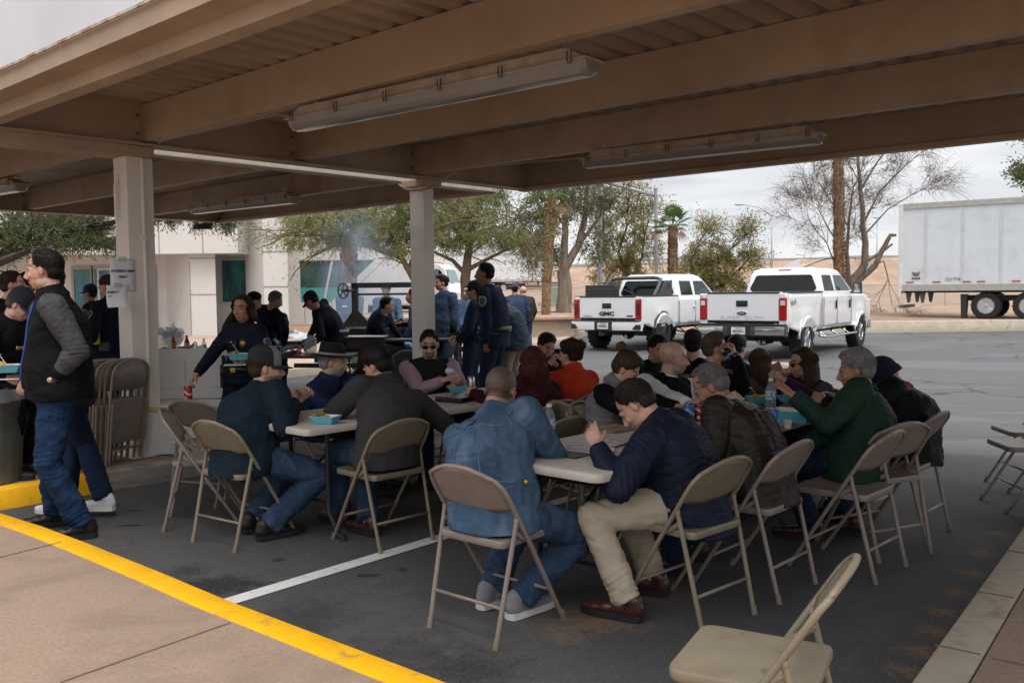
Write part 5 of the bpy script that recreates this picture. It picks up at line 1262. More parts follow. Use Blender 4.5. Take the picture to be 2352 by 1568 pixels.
KHK = M('khaki', (.42, .355, .27), .85, var=.06, vs=5, fold=.9, fs=7)
LBL = M('faded_blue_shirt', (.055, .095, .155), .85, var=.15, vs=5, fold=.9, fs=7)
DBL = M('work_shirt_blue', (.026, .045, .080), .85, var=.15, vs=5, fold=.9, fs=7)
CVB = M('coverall_blue', (.012, .020, .042), .85, var=.15, vs=5, fold=.9, fs=7)
GREY = M('grey_wool', (.060, .060, .065), .95, var=.2, vs=40, fold=.7, fs=7, bump=.3, bs=300)
SLT = M('slate_quilt', (.018, .032, .052), .6, var=.15, fold=1, fs=10, stretch=(.6, .6, 1.8))
BRS = M('brown_shoe', (.055, .018, .012), .35, var=.2, coat=.2); BOOT = M('dark_boot', (.016, .011, .009), .45, var=.2)
SNK = M('grey_sneaker', (.20, .20, .21), .85, var=.1); WSN = M('white_sneaker', (.60, .60, .60), .6, var=.05)
TEE['sole_grey_sneaker'] = M('pale_sole', (.58, .56, .54), .6); TEE['sole_white_sneaker'] = M('pale_sole'); TEE['sole_brown_shoe'] = M('dark_sole', (.012, .012, .012), .7)
BHC = (.010, .008, .007)
def seat_chair(p, rz_deg, label, kind='m', b_=.02):
 f = yawv(rz_deg); chair(p[0]+f.x*b_, p[1]+f.y*b_, R(rz_deg), label, kind)
def X_(px, Y): return W(px, 700, Y).x
ST = M('stitch', (.30, .26, .20), .8); STB = M('blue_stitch', (.085, .13, .20), .8); BADGE = M('gold', (.45, .30, .07), .35, metal=.7); SLV = M('silver_thread', (.28, .29, .32), .6)
UBL = M('patch_blue', (.03, .06, .16), .7); GLD = M('patch_gold', (.40, .28, .08), .7)

# --- 1 denim jacket man
P = (-.10, 4.20, .56)
d = person('heavyset man in a blue denim jacket with cropped hair, back to the camera, eating', P, W(1150, 897, 4.55), -44, hyaw=-28, hpitch=-28, hgt=1.04, g=1.40, topmat=DEN, legmat=JN, shoemat=SNK, skin='tan', hair=None, haircol=(.03, .022, .018), buzz='buzz',
           vox=.0055, cvox=.009, Rh=W(1228, 985, 4.62), Re=(.5, -.35, -.7), Lh=uv(3.62, 3.12, .82), Le=(-.7, -.3, -.5), Rf=G(1195, 1415), Lf=G(1128, 1392), knee_r=(.9, .35, .35), knee_l=(.45, .7, .5), jacket_len=.12, collar=.05, fold=.020, dsz=.16, curl=60, puff=1.15)
o = d['off']; J = d['top']; up, sr, sp_ = d['up'], d['srt'], d['sp']; bk = -d['sf']
seam(d, J, [sp_(.68)-sr*.26+bk*.2, sp_(.70)-sr*.1+bk*.25, sp_(.70)+sr*.1+bk*.25, sp_(.68)+sr*.26+bk*.2], STB, .0035)
for k in (-.11, .11): seam(d, J, [sp_(.69)+sr*k*.9+bk*.25, sp_(.4)+sr*k*.8+bk*.25, sp_(.05)+sr*k*.6+bk*.25], STB, .003)
seam(d, J, [sp_(.02)-sr*.24+bk*.1, sp_(.0)+bk*.3, sp_(.02)+sr*.24+bk*.1], STB, .004); seam(d, J, [sp_(-.04)-sr*.24+bk*.1, sp_(-.06)+bk*.3, sp_(-.04)+sr*.24+bk*.1], STB, .003)
for S_, sg in ((d['SR'], 1), (d['SL'], -1)): seam(d, J, [S_+up*.08+bk*.02, S_+bk*.12-sr*sg*.02, S_-up*.12+bk*.08-sr*sg*.03], STB, .003)
seam(d, J, [d['SR']+bk*.1-up*.02, d['SR'].lerp(d['ER'], .6)+bk*.1, d['ER']+bk*.1], STB, .003)
patch(d, J, sp_(.83)+bk*.2-sr*.03, .10, .075, M('denim_patch', (.045, .095, .165), .85, var=.2), 'collar_patch')
b = MB(); q_, n_ = surf(J, o, sp_(.03)+sr*.26+bk*.05, .006); b.ell(q_, (.012, .012, .012), n=10, m=6); b.build('button', M('brass', (.50, .34, .06), .35, metal=.6), d['root'], smooth=2)
# --- 2 quilted navy jacket man
d = person('man in a quilted navy jacket and khaki trousers bending over papers on the table', (.86, 4.33, .56), W(1462, 930, 4.42), 58, hyaw=66, hpitch=-48, hgt=1.02, g=1.18, topmat=NAVP, legmat=KHK, shoemat=BRS, skin='light', haircol=(.022, .016, .013), hair='short', hairopt=dict(lift=1.05), hairL=.04,
           vox=.0055, cvox=.009, Lh=W(1372, 1022, 4.22), Le=(-.2, -.7, -.75), Rh=W(1440, 1140, 4.45), Lf=G(1440, 1422), Rf=G(1500, 1365), knee_l=(-.9, .1, .6), knee_r=(-.5, .6, .6), jacket_len=.20, collar=.05, fold=.014, dsz=.09, puff=1.5, curl=25, lcurls=[15, 20, 30, 40])
up, sr, sp_ = d['up'], d['srt'], d['sp']; bk = -d['sf']; J = d['top']; QS = M('quilt_seam', (.005, .007, .014), .7)
for k in range(9): t = .02+k*.085; seam(d, J, [sp_(t)-sr*.27, sp_(t-.02)-sr*.12+bk*.25, sp_(t-.02)+sr*.12+bk*.25, sp_(t)+sr*.27], QS, .0026, lift=.0008)
patch(d, J, sp_(.02)-sr*.25+d['sf']*.03, .018, .018, SLV, 'snap', 'round')
# --- 3 leather jacket man
d = person('balding grey haired man in a brown leather jacket with a shearling collar, head lowered', (1.31, 4.76, .57), W(1632, 888, 4.98), 60, hyaw=74, hpitch=-34, hgt=1.03, g=1.30, topmat=LEA, legmat=JND, skin='tan', haircol=(.13, .12, .115), hair='short', hairopt=dict(front=-.01, lift=1.03), hairL=.035,
           vox=.0055, cvox=.009, Lh=W(1600, 1010, 4.9), Le=(-.1, -.6, -.8), Rh=(.95, 5.1, .8), jacket_len=.16, fold=.020, dsz=.12, puff=1.35)
b = MB(); nb = d['nb']; hh = (d['H']-nb).normalized(); c0, c1_ = d['sp'](.93)+bk*0, nb+hh*.045; b.tube([c0, c0.lerp(c1_, .6), c1_, c1_+hh*.004], [.112, .098, .092, .07], 18)
remesh(b, 'collar', M('shearling', (.44, .36, .26), .95, var=.15, vs=60, bump=1, bs=130), d['root'], d['off'], .008, 1, disp=.02, dsz=.03)
sr, sp_ = d['srt'], d['sp']; bk = -d['sf']; LS = M('leather_seam', (.010, .007, .006), .5)
for k in (-.10, .10): seam(d, d['top'], [sp_(.8)+sr*k*1.2+bk*.2, sp_(.4)+sr*k+bk*.25, sp_(.05)+sr*k+bk*.25], LS, .003)
# --- 4 green jacket man
d = person('grey haired man in a dark green jacket reaching across the right table', (2.02, 5.22, .57), W(1966, 850, 5.38), 56, hyaw=68, hpitch=-12, hgt=1.0, g=1.22, topmat=GRN, legmat=JND, shoemat=BRS, skin='tan', haircol=(.16, .155, .155), hair='thick', hairopt=dict(lift=1.09), hairL=.05,
           vox=.0055, cvox=.009, Lh=W(1822, 908, 5.22), Le=(-.5, -.4, -.8), Rh=(1.72, 5.3, .62), Lf=G(1862, 1238), Rf=G(1950, 1226), jacket_len=.14, fold=.020, dsz=.12, puff=1.3, curl=30, lcurls=[10, 20, 30, 45], Ln=(0, .2, -1))
b = MB(); c0 = d['sp'](.98); hh = (d['H']-d['nb']).normalized(); b.tube([c0, d['nb']+hh*.04], [.088, .076], 18, cap=True); b.build('collar', JND, d['root'], off=d['off'], smooth=2)
b = MB(); w0 = d['Lh'].lerp(d['EL'], .1); b.tube([w0, w0+(d['EL']-w0).normalized()*.02], .037, 14); b.build('watch', M('dark_watch', (.02, .015, .01), .3), d['root'], off=d['off'])
b = MB(); b.box((0, 0, 0), (.075, .012, .15), rot=Matrix.Rotation(R(70), 3, 'Y')); 
# --- 5 beanie man
d = person('person in a black puffer jacket and navy beanie bending away over the table', (2.60, 5.80, .56), W(2036, 868, 6.02), 50, hyaw=58, hpitch=-42, g=1.15, topmat=BPF, legmat=JND, hair=None, skin='mid', vox=.008, cvox=.010, jacket_len=.16, puff=2.0, fold=.020, dsz=.10, Lh=(2.1, 6.0, .8), Rh=(2.2, 6.3, .8), collar=.06)
b = MB(); H, F, s = d['H'], d['F'], 1.0
b.tube([H+F @ Vector((0, -.012, z)) for z in (.0, .05, .09, .125, .15, .158)], [.103, .104, .098, .078, .045, .01], 22, up=F @ Vector((0, 1, 0)))
remesh(b, 'beanie', M('navy_beanie', (.006, .009, .028), .95, var=.2, vs=30, bump=.8, bs=120, stretch=(3, 3, .2)), d['root'], d['off'], .008, 2)
b = MB(); b.tube([H+F @ Vector((0, -.012, z)) for z in (-.012, .03)], [.111, .110], 24, up=F @ Vector((0, 1, 0))); b.build('beanie_cuff', M('navy_beanie'), d['root'], off=d['off'], smooth=True)
b = MB(); b.tube([d['nb']+Vector((0, 0, -.01)), d['nb'].lerp(H, .35)], [.100, .094], 18, cap=True); remesh(b, 'scarf', M('star_scarf', (.30, .03, .04), .9, var=.2, dirt=(.03, .06, .30), ds=9, dlo=.46, dhi=.5), d['root'], d['off'], .008, 1, disp=.02, dsz=.04)
# --- 6 woman in purple
d = person('woman with long brown hair and sunglasses in a purple top, facing left', (X_(1868, 6.6), 6.6, .54), W(1842, 834, 6.5), 118, hyaw=92, hpitch=-8, hgt=.92, female=True, topmat=PUR, legmat=BLKC, skin='mid', long=True, hairL=.30, haircol=(.040, .018, .010), vox=.006, cvox=.010,
           Rh=W(1792, 866, 6.35), Lh=W(1800, 872, 6.2), hairopt=dict(wav=.010), curl=50)
sunglasses(d); seat_chair((X_(1868, 6.6)+.02, 6.6), 130, 'mauve folding chair under the woman in the purple top')
b = MB(); b.box((0, 0, 0), (.075, .01, .15), rot=Matrix.Rotation(R(-25), 3, 'Y')); o = b.build('phone', M('phone_case', (.20, .12, .08), .3), bevel=.004); o.location = W(1789, 856, 6.3); tag(o, 'phone held up by the woman in the purple top', 'phone')
# --- 7 woman with long hair, back
d = person('woman seen from behind with long wavy light brown hair, in a tan coat', (X_(1748, 7.35), 7.35, .52), W(1743, 832, 7.3), 18, hpitch=-8, hgt=.90, female=True, topmat=M('tan_coat', (.12, .09, .07), .9, var=.15), legmat=JND, skin='light', long=True, hairL=.40, haircol=(.075, .045, .028), vox=.009, hairopt=dict(wav=.016, spread=1.3))
seat_chair((X_(1760, 7.35)+.05, 7.3), 18, 'mauve folding chair under the woman with long wavy hair'); chair(X_(1815, 7.9), 7.9, R(160), 'mauve folding chair behind the woman in the purple top, empty', 'm')
# --- 8 drinker
d = person('red cheeked man in a black jacket drinking from a dark can, facing right', (X_(1618, 7.15), 7.15, .56), W(1643, 800, 7.05), -105, hyaw=-88, hpitch=6, g=1.15, topmat=BLKC, legmat=JND, skin='light', haircol=(.09, .06, .04), hair='quiff', hairL=.03, vox=.006, cvox=.010, Rh=W(1688, 815, 6.95), Re=(.2, -.3, -1), Rn=(-1, .1, .2), Lh=(X_(1640, 6.8), 6.7, .8), collar=.04, curl=65)
can(W(1694, 800, 6.95)-Vector((0, 0, .06)), 'black soda can tilted at the drinking man\'s mouth', 'black', (0, R(-70), 0)); seat_chair((X_(1618, 7.15), 7.15), -105, 'mauve folding chair under the drinking man')
# --- 9 bald man
d = person('bald man with a grey goatee in a black fleece vest over a white shirt', (X_(1528, 6.45), 6.45, .56), W(1546, 823, 6.5), -150, hyaw=-95, hpitch=-4, g=1.2, hgt=1.03, topmat=BLKC, sleeve=WSH, legmat=JND, skin='light', hair=None, haircol=(.10, .09, .085), buzz='bald', beard=4, vox=.0055, cvox=.010, Rh=W(1596, 934, 5.85), Re=(.1, -.4, -.8), Lh=(1.45, 6.2, .8), curl=55)
seat_chair((X_(1528, 6.45), 6.45), -115, 'mauve folding chair under the bald man')
b = MB(); c0 = d['sp'](.97); hh = (d['H']-d['nb']).normalized(); b.tube([c0, d['nb']+hh*.035], [.082, .066], 18, cap=True); b.build('shirt_collar', WSH, d['root'], off=d['off'], smooth=2)
# --- 10 bun woman
d = person('woman with a hair bun in a grey and black jacket looking down', (X_(1396, 6.02), 6.02, .55), W(1438, 848, 5.95), -118, hyaw=-108, hpitch=-36, hgt=.94, g=1.1, female=True, topmat=GRJ, legmat=BLKC, sleeve=BLKC, skin='light', hair='thick', haircol=(.040, .020, .012), hairL=.06, vox=.006, cvox=.010, collar=.06, puff=1.5, hairopt=dict(lift=1.02, r=.0022), Rh=(.95, 5.35, .79), Lh=(1.1, 5.7, .79))
b = MB(); b.ell(d['H']+d['F'] @ Vector((0, -.115, .105)), (.038, .034, .036), n=14, m=10); k_ = remesh(b, 'hair_bun', hairmat('bun', (.09, .042, .020)), d['root'], d['off'], .006, 1, disp=.012, dsz=.02)
seat_chair((X_(1396, 6.02), 6.02), -125, 'tan folding chair under the woman with the hair bun', 't')
# --- 11 maroon woman
d = person('woman with long curly auburn hair in a maroon sweater, back to the camera', (X_(1232, 6.42), 6.42, .54), W(1222, 833, 6.58), 42, hyaw=30, hpitch=-6, hgt=.95, g=1.12, female=True, topmat=MAR, legmat=JND, skin='light', long=True, hairL=.20, haircol=(.060, .016, .010), vox=.008, cvox=.010, hairopt=dict(wav=.020, n=520, spread=1.8, r=.005), Rh=(.0, 6.95, .8), Lh=(-.3, 6.7, .8))
seat_chair((X_(1232, 6.42), 6.42), 46, 'mauve folding chair under the woman in the maroon sweater')
# --- 12 red sweater
d = person('woman with pinned up brown hair in an orange red turtleneck, back to the camera', (X_(1320, 6.9), 6.9, .54), W(1310, 815, 6.98), 40, hyaw=48, hpitch=-5, hgt=.95, g=1.15, female=True, topmat=RED, legmat=JND, skin='light', hair='thick', haircol=(.035, .014, .010), hairL=.06, vox=.008, cvox=.010, collar=.07, puff=1.3, hairopt=dict(lift=1.12, nape=-.05), Rh=(.25, 7.4, .8), Lh=(.05, 7.25, .8))
b = MB(); b.ell(d['H']+d['F'] @ Vector((0, -.10, .07)), (.05, .035, .045), n=14, m=10); remesh(b, 'hair_twist', d['hm'], d['root'], d['off'], .007, 1, disp=.03, dsz=.025)
seat_chair((X_(1320, 6.9), 6.9), 42, 'mauve folding chair under the woman in the orange red turtleneck')
chair(X_(1352, 6.35), 6.35, R(-60), 'empty tan folding chair standing between the two table rows', 't')
# --- 13 eater
d = person('dark haired man eating with both hands at his mouth, beyond the woman in maroon', (X_(1250, 8.85), 8.85, .55), W(1255, 794, 8.6), -145, hyaw=-150, hpitch=-28, topmat=BLKC, legmat=JND, skin='mid', haircol=BHC, hair='quiff', vox=.008, Rh=W(1264, 833, 8.35), Lh=W(1276, 838, 8.4), Re=(-.3, -.3, -1), Le=(.3, -.2, -1), curl=60)
seat_chair((X_(1250, 8.85), 8.9), -140, 'mauve folding chair under the dark haired man who is eating')
# --- 14 sunglasses man
d = person('bearded man in sunglasses with a dark green vest over a pink shirt', (X_(985, 7.62), 7.62, .56), W(986, 792, 7.58), -158, hyaw=-175, hpitch=-10, hgt=1.0, g=1.1, topmat=VSG, sleeve=PNK, legmat=JND, skin='light', haircol=BHC, hair='quiff', hairL=.03, beard=2, vox=.0055, cvox=.010, Rh=W(1018, 873, 7.25), Lh=W(1052, 872, 7.22), Re=(-.5, -.1, -1), Le=(.5, .1, -1), Rn=(.8, -.3, .1), Ln=(-.8, -.3, .1), curl=45)
sunglasses(d); seat_chair((X_(985, 7.62), 7.65), -145, 'mauve folding chair under the man in sunglasses')
b = MB(); c0 = d['sp'](.97); hh = (d['H']-d['nb']).normalized(); b.tube([c0, d['nb']+hh*.03], [.084, .068], 18, cap=True); b.build('shirt_collar', PNK, d['root'], off=d['off'], smooth=2)
blob('foil_wrap', W(1033, 858, 7.1), (.035, .02, .022), M('foil_white', (.55, .6, .66), .4, var=.1), 'crumpled white foil wrap in the hands of the man in sunglasses', 'foil wrap', 9, .4)
# --- 15 woman behind
d = person('woman with dark red hair in black, between the fedora man and charcoal fleece man', (X_(852, 7.3), 7.3, .54), W(856, 822, 7.25), -60, hpitch=-10, hgt=.93, female=True, topmat=BLKC, legmat=BLKC, skin='light', long=True, hairL=.16, haircol=(.035, .010, .009), vox=.009)
seat_chair((X_(852, 7.3), 7.3), -80, 'mauve folding chair under the woman with dark red hair')
# --- 16 fedora man
d = person('older man in a black fedora and navy jacket, facing right', (X_(738, 6.95), 6.95, .56), W(764, 832, 6.85), -95, hyaw=-84, hpitch=-6, g=1.25, topmat=NJK, legmat=BLKC, skin='light', haircol=(.22, .22, .22), hair='short', beard=4, vox=.006, cvox=.010, Rh=W(850, 922, 6.5), Re=(.1, -.5, -.8), Lh=(-.9, 6.6, .8), collar=.06, puff=1.6, fold=.018)
H, F = d['H'], d['F']; FB = M('fedora_felt', (.006, .006, .007), .9, var=.2, vs=30)
b = MB(); b.tube([H+F @ Vector((0, -.012, z)) for z in (.045, .09, .135, .150, .153)], [.104, .100, .094, .080, .03], 24, up=F @ Vector((0, 1, 0))); hc = b.build('fedora', FB, d['root'], off=d['off'], smooth=2)
b = MB(); b.rings([[H+F @ Vector((math.cos(a)*rx, -.012+math.sin(a)*ry, .050+zz+.010*abs(math.cos(a))**2)) for a in [2*PI*i/32 for i in range(32)]] for rx, ry, zz in ((.098, .108, 0), (.150, .165, -.006), (.155, .170, -.004), (.098, .108, .006))], cap=False); b.build('hat_brim', FB, hc, off=d['off'], smooth=2)
for k, (z0, z1, m_) in enumerate(((.056, .066, M('band_brown', (.16, .11, .08), .8)), (.066, .072, M('band_tan', (.36, .28, .22), .8)), (.072, .080, M('band_grey', (.20, .18, .18), .8)))):
 b = MB(); b.tube([H+F @ Vector((0, -.012, z)) for z in (z0, z1)], [.107-k*.0006, .1065-k*.0006], 28, up=F @ Vector((0, 1, 0)), cap=False); b.build('hat_band', m_, hc, off=d['off'])
seat_chair((X_(738, 6.95), 7.0), -120, 'mauve folding chair under the man in the fedora')
# --- 17 cap man
d = person('bearded man in a grey and black cap and dark teal fleece at the left table', (-1.72, 5.68, .57), W(611, 846, 5.92), -46, hyaw=-72, hpitch=-4, hgt=1.06, g=1.30, topmat=BLF, legmat=JN, shoemat=BOOT, skin='light', haircol=(.035, .022, .016), hair='short', beard=1, vox=.0055, cvox=.009,
           Rh=W(672, 922, 5.78), Re=(.5, -.45, -.75), Lh=W(690, 915, 6.0), Le=(-.5, .3, -.8), Rf=G(618, 1238), Lf=G(585, 1222), knee_r=(.85, .3, .5), knee_l=(.5, .8, .5), jacket_len=.16, collar=.06, puff=1.35, fold=.018, dsz=.14, Rn=(-.3, .6, .2), Ln=(.3, -.6, -.1), curl=40)
hcap(d, (.016, .015, .015), panel=M('cap_grey', (.19, .185, .18), .85, var=.05), brim_yaw=0, name='cap')
# --- 18 charcoal fleece
d = person('black haired man in a charcoal fleece, hand at his mouth, back to the camera', (-.80, 5.63, .57), W(868, 842, 5.90), 44, hyaw=64, hpitch=-26, hgt=1.03, g=1.22, topmat=GRF, legmat=JN, shoemat=BRS, skin='light', haircol=BHC, hair='thick', hairopt=dict(lift=1.06), hairL=.05, vox=.0055, cvox=.009,
           Lh=W(812, 898, 6.0), Le=(-.8, -.2, -.8), Rh=(-.65, 6.15, .80), Re=(.8, -.3, -.6), Lf=G(782, 1205), Rf=G(848, 1228), knee_l=(-.6, .5, .6), knee_r=(-.2, .8, .6), jacket_len=.12, collar=.07, puff=1.3, fold=.018, dsz=.15, curl=70, Ln=(.6, -.2, .3))
# --- 19 varsity jacket man
d = person('heavy man in a black jacket with grey sleeves and jeans, standing at the left kerb', (X_(128, 5.69), 5.69, 1.00), W(102, 621, 5.69), 112, hyaw=96, hpitch=-4, seated=False, hgt=1.07, g=1.36, topmat=BLKC, sleeve=GREY, legmat=M('indigo_jeans', (.012, .030, .075), .85, var=.3, vs=4, fold=.9, fs=8, bump=.3, bs=300), shoemat=BOOT, skin='light', haircol=(.014, .010, .009), hair='short', hairopt=dict(r=.0022), beard=3,
           vox=.0055, cvox=.009, Lh=W(112, 880, 5.50), Le=(1, .1, -.2), Rh=(X_(92, 6.0), 6.02, .98), Lf=G(190, 1236), Rf=G(128, 1208), jacket_len=.10, collar=.05, fold=.020, dsz=.16, puff=1.2, curl=60)
b = MB(); c0 = d['sp'](.97); hh = (d['H']-d['nb']).normalized(); b.tube([c0, d['nb']+hh*.045], [.100, .078], 18, cap=True); b.build('shirt_collar', M('royal_blue_shirt', (.02, .07, .30), .75), d['root'], off=d['off'], smooth=2)
b = MB(); fr = d['sf']; b.rings([[surf(d['top'], d['off'], d['sp'](t)+fr*.24+d['srt']*x_*w_, .006)[0] for x_ in (-1, -.5, 0, .5, 1)] for t, w_ in ((-.02, .05), (.1, .07), (.25, .075), (.4, .07), (.55, .055), (.7, .05), (.85, .055), (.95, .06))], cap=False, closed=False); s_ = b.build('shirt_front', M('royal_blue_shirt'), d['root'], smooth=2); so_ = s_.modifiers.new('t', 'SOLIDIFY'); so_.thickness = .008; so_.offset = 0
b = MB(); w0 = d['Lh'].lerp(d['EL'], .12); b.tube([w0, w0+(d['EL']-w0).normalized()*.03], .040, 16); b.ell(w0+Vector((0, -.04, .0)), (.022, .012, .022), n=14, m=8); b.build('watch', M('gold_watch', (.55, .42, .22), .25, metal=.9), d['root'], off=d['off'])
b = MB(); w1 = d['Lh'].lerp(d['EL'], .22); w2 = d['Lh'].lerp(d['EL'], .42); b.tube([w1, w2], [.056, .062], 16); remesh(b, 'cuff', BLKC, d['root'], d['off'], .008, 1)
# --- 20 behind him
d = person('person in white sneakers, mostly hidden behind the man in the grey sleeved jacket', (X_(148, 6.25), 6.25, .92), W(112, 645, 6.35), 85, seated=False, hgt=.98, g=1.15, topmat=M('maroon_jacket', (.025, .006, .012), .85), legmat=JND, shoemat=WSN, skin='mid', haircol=BHC, vox=.01, Rf=(X_(108, 6.2), 6.35, 0), Lf=(X_(214, 6.2), 6.25, .04), knee_l=(-.3, 1, 0), knee_r=(-.3, 1, 0))
# --- 21.. standing group at left
d = person('man in a black jacket and black cap with yellow letters, looking down at his food', (X_(20, 6.95), 6.95, 1.06), W(46, 702, 6.8), -95, hyaw=-84, hpitch=-34, seated=False, ground=.15, g=1.3, hgt=.97, topmat=BLKC, legmat=BLKC, skin='light', haircol=(.05, .045, .04), hair='short', vox=.006, cvox=.011, Rh=W(18, 868, 6.55), Lh=(X_(40, 6.9), 6.9, 1.05), Re=(-.3, -.4, -.8), collar=.04, puff=1.3)
hcap(d, (.010, .012, .020), logo=('CBP', M('yellow_thread', (.55, .32, .03), .7)))
patch(d, d['top'], d['sp'](.6)+d['sf']*.25-d['srt']*-.08, .09, .028, BADGE, 'name_tag')
tray(W(18, 846, 6.5)-Vector((0, 0, .03)), R(10), 'blue food tray held by the man in the black cap at the left edge', 1.2)
papers(W(22, 870, 6.5), R(15), .16, .12, 'white napkin held under the tray at the left edge', PAPER, 'napkin', 'napkin', .003)
person('dark haired man at the left edge, behind the man in the black cap', (X_(12, 7.9), 7.9, .98), W(30, 655, 7.8), -70, seated=False, topmat=BLKC, legmat=BLKC, skin='light', haircol=(.03, .02, .015), vox=.009)
d = person('officer in a dark cap facing the camera, glimpsed between the men at the left', (X_(66, 9.3), 9.3, .98), W(62, 656, 9.3), 170, seated=False, topmat=NAV, legmat=NAV, skin='mid', haircol=BHC, vox=.009, cvox=.014)
hcap(d, (.012, .018, .05))
d = person('officer in a navy cap and uniform facing left, in front of the entrance doors', (X_(218, 13.3), 13.3, .96), W(206, 674, 13.3), 88, seated=False, topmat=NAV, legmat=NAV, skin='tan', haircol=BHC, vox=.010, cvox=.014, hgt=.98)
hcap(d, (.008, .016, .07)); patch(d, d['top'], d['SL']+Vector((0, -.1, -.06)), .09, .11, GLD, 'shoulder_patch', 'shield', inner=UBL)
d = person('officer in a navy uniform with a shoulder patch beside the post, looking down', (X_(248, 9.4), 9.4, .98), W(248, 659, 9.35), 62, hyaw=76, hpitch=-24, seated=False, topmat=NAV, legmat=NAV, skin='light', haircol=(.05, .032, .022), hair='short', vox=.007, cvox=.011, g=1.1, hairopt=dict(r=.002, lift=1.0), Lh=W(212, 790, 9.2))
patch(d, d['top'], d['SL']+Vector((-.05, -.12, -.07)), .10, .13, GLD, 'shoulder_patch', 'shield', inner=UBL); beltm(d, .06)
b = MB(); b.box(W(222, 775, 9.15), (.05, .06, .14)); b.build('taser', M('taser_yellow', (.55, .48, .03), .5), d['root'], off=d['off'], bevel=.01)
b = MB(); q_ = d['P']+Vector((.04, -.2, .05)); b.box(q_, (.10, .05, .10)); b.build('radio_pouch', BLK, d['root'], off=d['off'], bevel=.008)
# --- female officer
d = person('female officer with brown hair and black uniform, holding a red can and food tray', (X_(556, 7.55), 7.55, .88), W(556, 709, 7.5), 158, hyaw=168, hpitch=-2, seated=False, hgt=.92, g=1.10, female=True, topmat=NAV, legmat=NAV, skin='mid', long=True, hairL=.10, haircol=(.032, .016, .011), vox=.0055, cvox=.009,
           Rh=W(446, 866, 7.32), Re=(-.6, .3, -.8), Lh=W(560, 832, 7.28), Le=(.7, .2, -.8), Rn=(.3, -.3, -.9), Ln=(0, -.2, 1), curl=50, rcurls=[45, 45, 45, 50], jacket_len=.10, fold=.014, hairopt=dict(wav=.004, n=520))
can(W(432, 902, 7.28)-Vector((0, 0, .062)), 'red soda can hanging from the female officer\'s fingers in front of the cooler lid', 'red')
tray(W(552, 818, 7.22)-Vector((0, 0, .03)), R(5), 'blue food tray with nachos held by the female officer', 1.1); papers(W(540, 838, 7.2), R(12), .17, .12, 'folded white napkin under the female officer\'s food tray', PAPER, 'napkin', 'napkin', .004)
T = d['top']; sf, sr = d['sf'], d['srt']
patch(d, T, d['SR']+Vector((-.10, -.02, -.08)), .075, .10, SLV, 'shoulder_patch', 'shield', inner=UBL); patch(d, T, d['SL']+Vector((.08, -.06, -.08)), .075, .10, SLV, 'shoulder_patch', 'shield', inner=UBL)
patch(d, T, d['sp'](.66)+sf*.15-sr*.075, .055, .075, BADGE, 'badge', 'shield'); patch(d, T, d['sp'](.66)+sf*.15+sr*.075, .075, .018, BADGE, 'name_tag', inner=BLK); patch(d, T, d['sp'](.40)+sf*.3+sr*.01, .02, .025, BADGE, 'tie_clip')
seam(d, T, [d['sp'](.95)+sf*.15, d['sp'](.6)+sf*.3, d['sp'](.1)+sf*.3], QS, .004, 'button_line'); bl_ = beltm(d, .05, wd=.024)
b = MB(); q_ = d['P']+sf*.165+Vector((.02, 0, .05)); b.box(q_, (.05, .02, .04)); b.build('buckle', BADGE, d['root'], off=d['off'], bevel=.006)
b = MB(); q_ = d['P']-d['rt']*-.2+Vector((0, -.02, -.02)); b.box(q_, (.05, .09, .20)); b.box(q_+Vector((0, 0, .13)), (.03, .05, .10)); b.build('holster', BLK, d['root'], off=d['off'], bevel=.012)
b = MB(); c0 = d['sp'](.97); hh = (d['H']-d['nb']).normalized(); b.tube([c0, d['nb']+hh*.03], [.075, .060], 18, cap=True); b.build('shirt_collar', NAV, d['root'], off=d['off'], smooth=2)
b = MB(); q0, n0 = surf(T, d['off'], d['sp'](.9)+sf*.15, .004); pts_ = [surf(T, d['off'], d['sp'](t)+sf*.3, .004)[0] for t in (.92, .8, .6, .45)]; b.tube(pts_, [.018, .022, .028, .03], 6, flat=.2, up=sf); b.build('tie', M('black_tie', (.005, .005, .006), .6), d['root'], smooth=2)
# --- cooks
BG_ = (.16, .40, .52)
def cook(label, px, Y, hd, yaw, mat_, **k):
 kw = dict(seated=False, topmat=mat_, legmat=k.pop('leg', JND), vox=.0115, cvox=.015, skin='tan', haircol=BHC, fold=.016)
 kw.update(k); pz = kw.pop('pz', .97)
 return person(label, (X_(px, Y), Y, pz), W(hd[0], hd[1], kw.pop('HY', Y)), yaw, **kw)
cook('cook in a navy shirt bending behind the female officer', 528, 11.9, (584, 692), -60, NAV, hpitch=-30, HY=11.8, Rh=W(560, 790, 11.6))
cook('grey haired cook in a navy shirt and blue gloves, bending over the meat pans', 625, 12.8, (633, 689), -28, NAV, hyaw=-62, hpitch=-25, HY=12.55, haircol=(.10, .10, .10), Rh=W(650, 795, 12.35), Lh=W(636, 790, 12.4), glove=BG_, g=1.2, vox=.009)
d = cook('cook with a moustache in a navy cap and shirt, bending over the dark work table', 770, 12.6, (716, 692), 72, NAV, hpitch=-34, HY=12.35, Rh=W(700, 796, 12.4), Lh=W(708, 795, 12.1), glove=BG_, g=1.1, beard=3, vox=.009); hcap(d, (.008, .012, .03)); beltm(d, .05, M('tan_belt', (.3, .28, .26), .6))
d = cook('man in a faded blue shirt and dark glasses in the smoke behind the crank wheel', 800, 17.0, (802, 660), 178, LBL, leg=LBL, g=1.25, Rh=W(785, 770, 16.7), Lh=W(820, 770, 16.7)); sunglasses(d); patch(d, d['top'], d['sp'](.6)+d['sf']*.3+d['srt']*.08, .10, .04, WHT, 'name_tag')
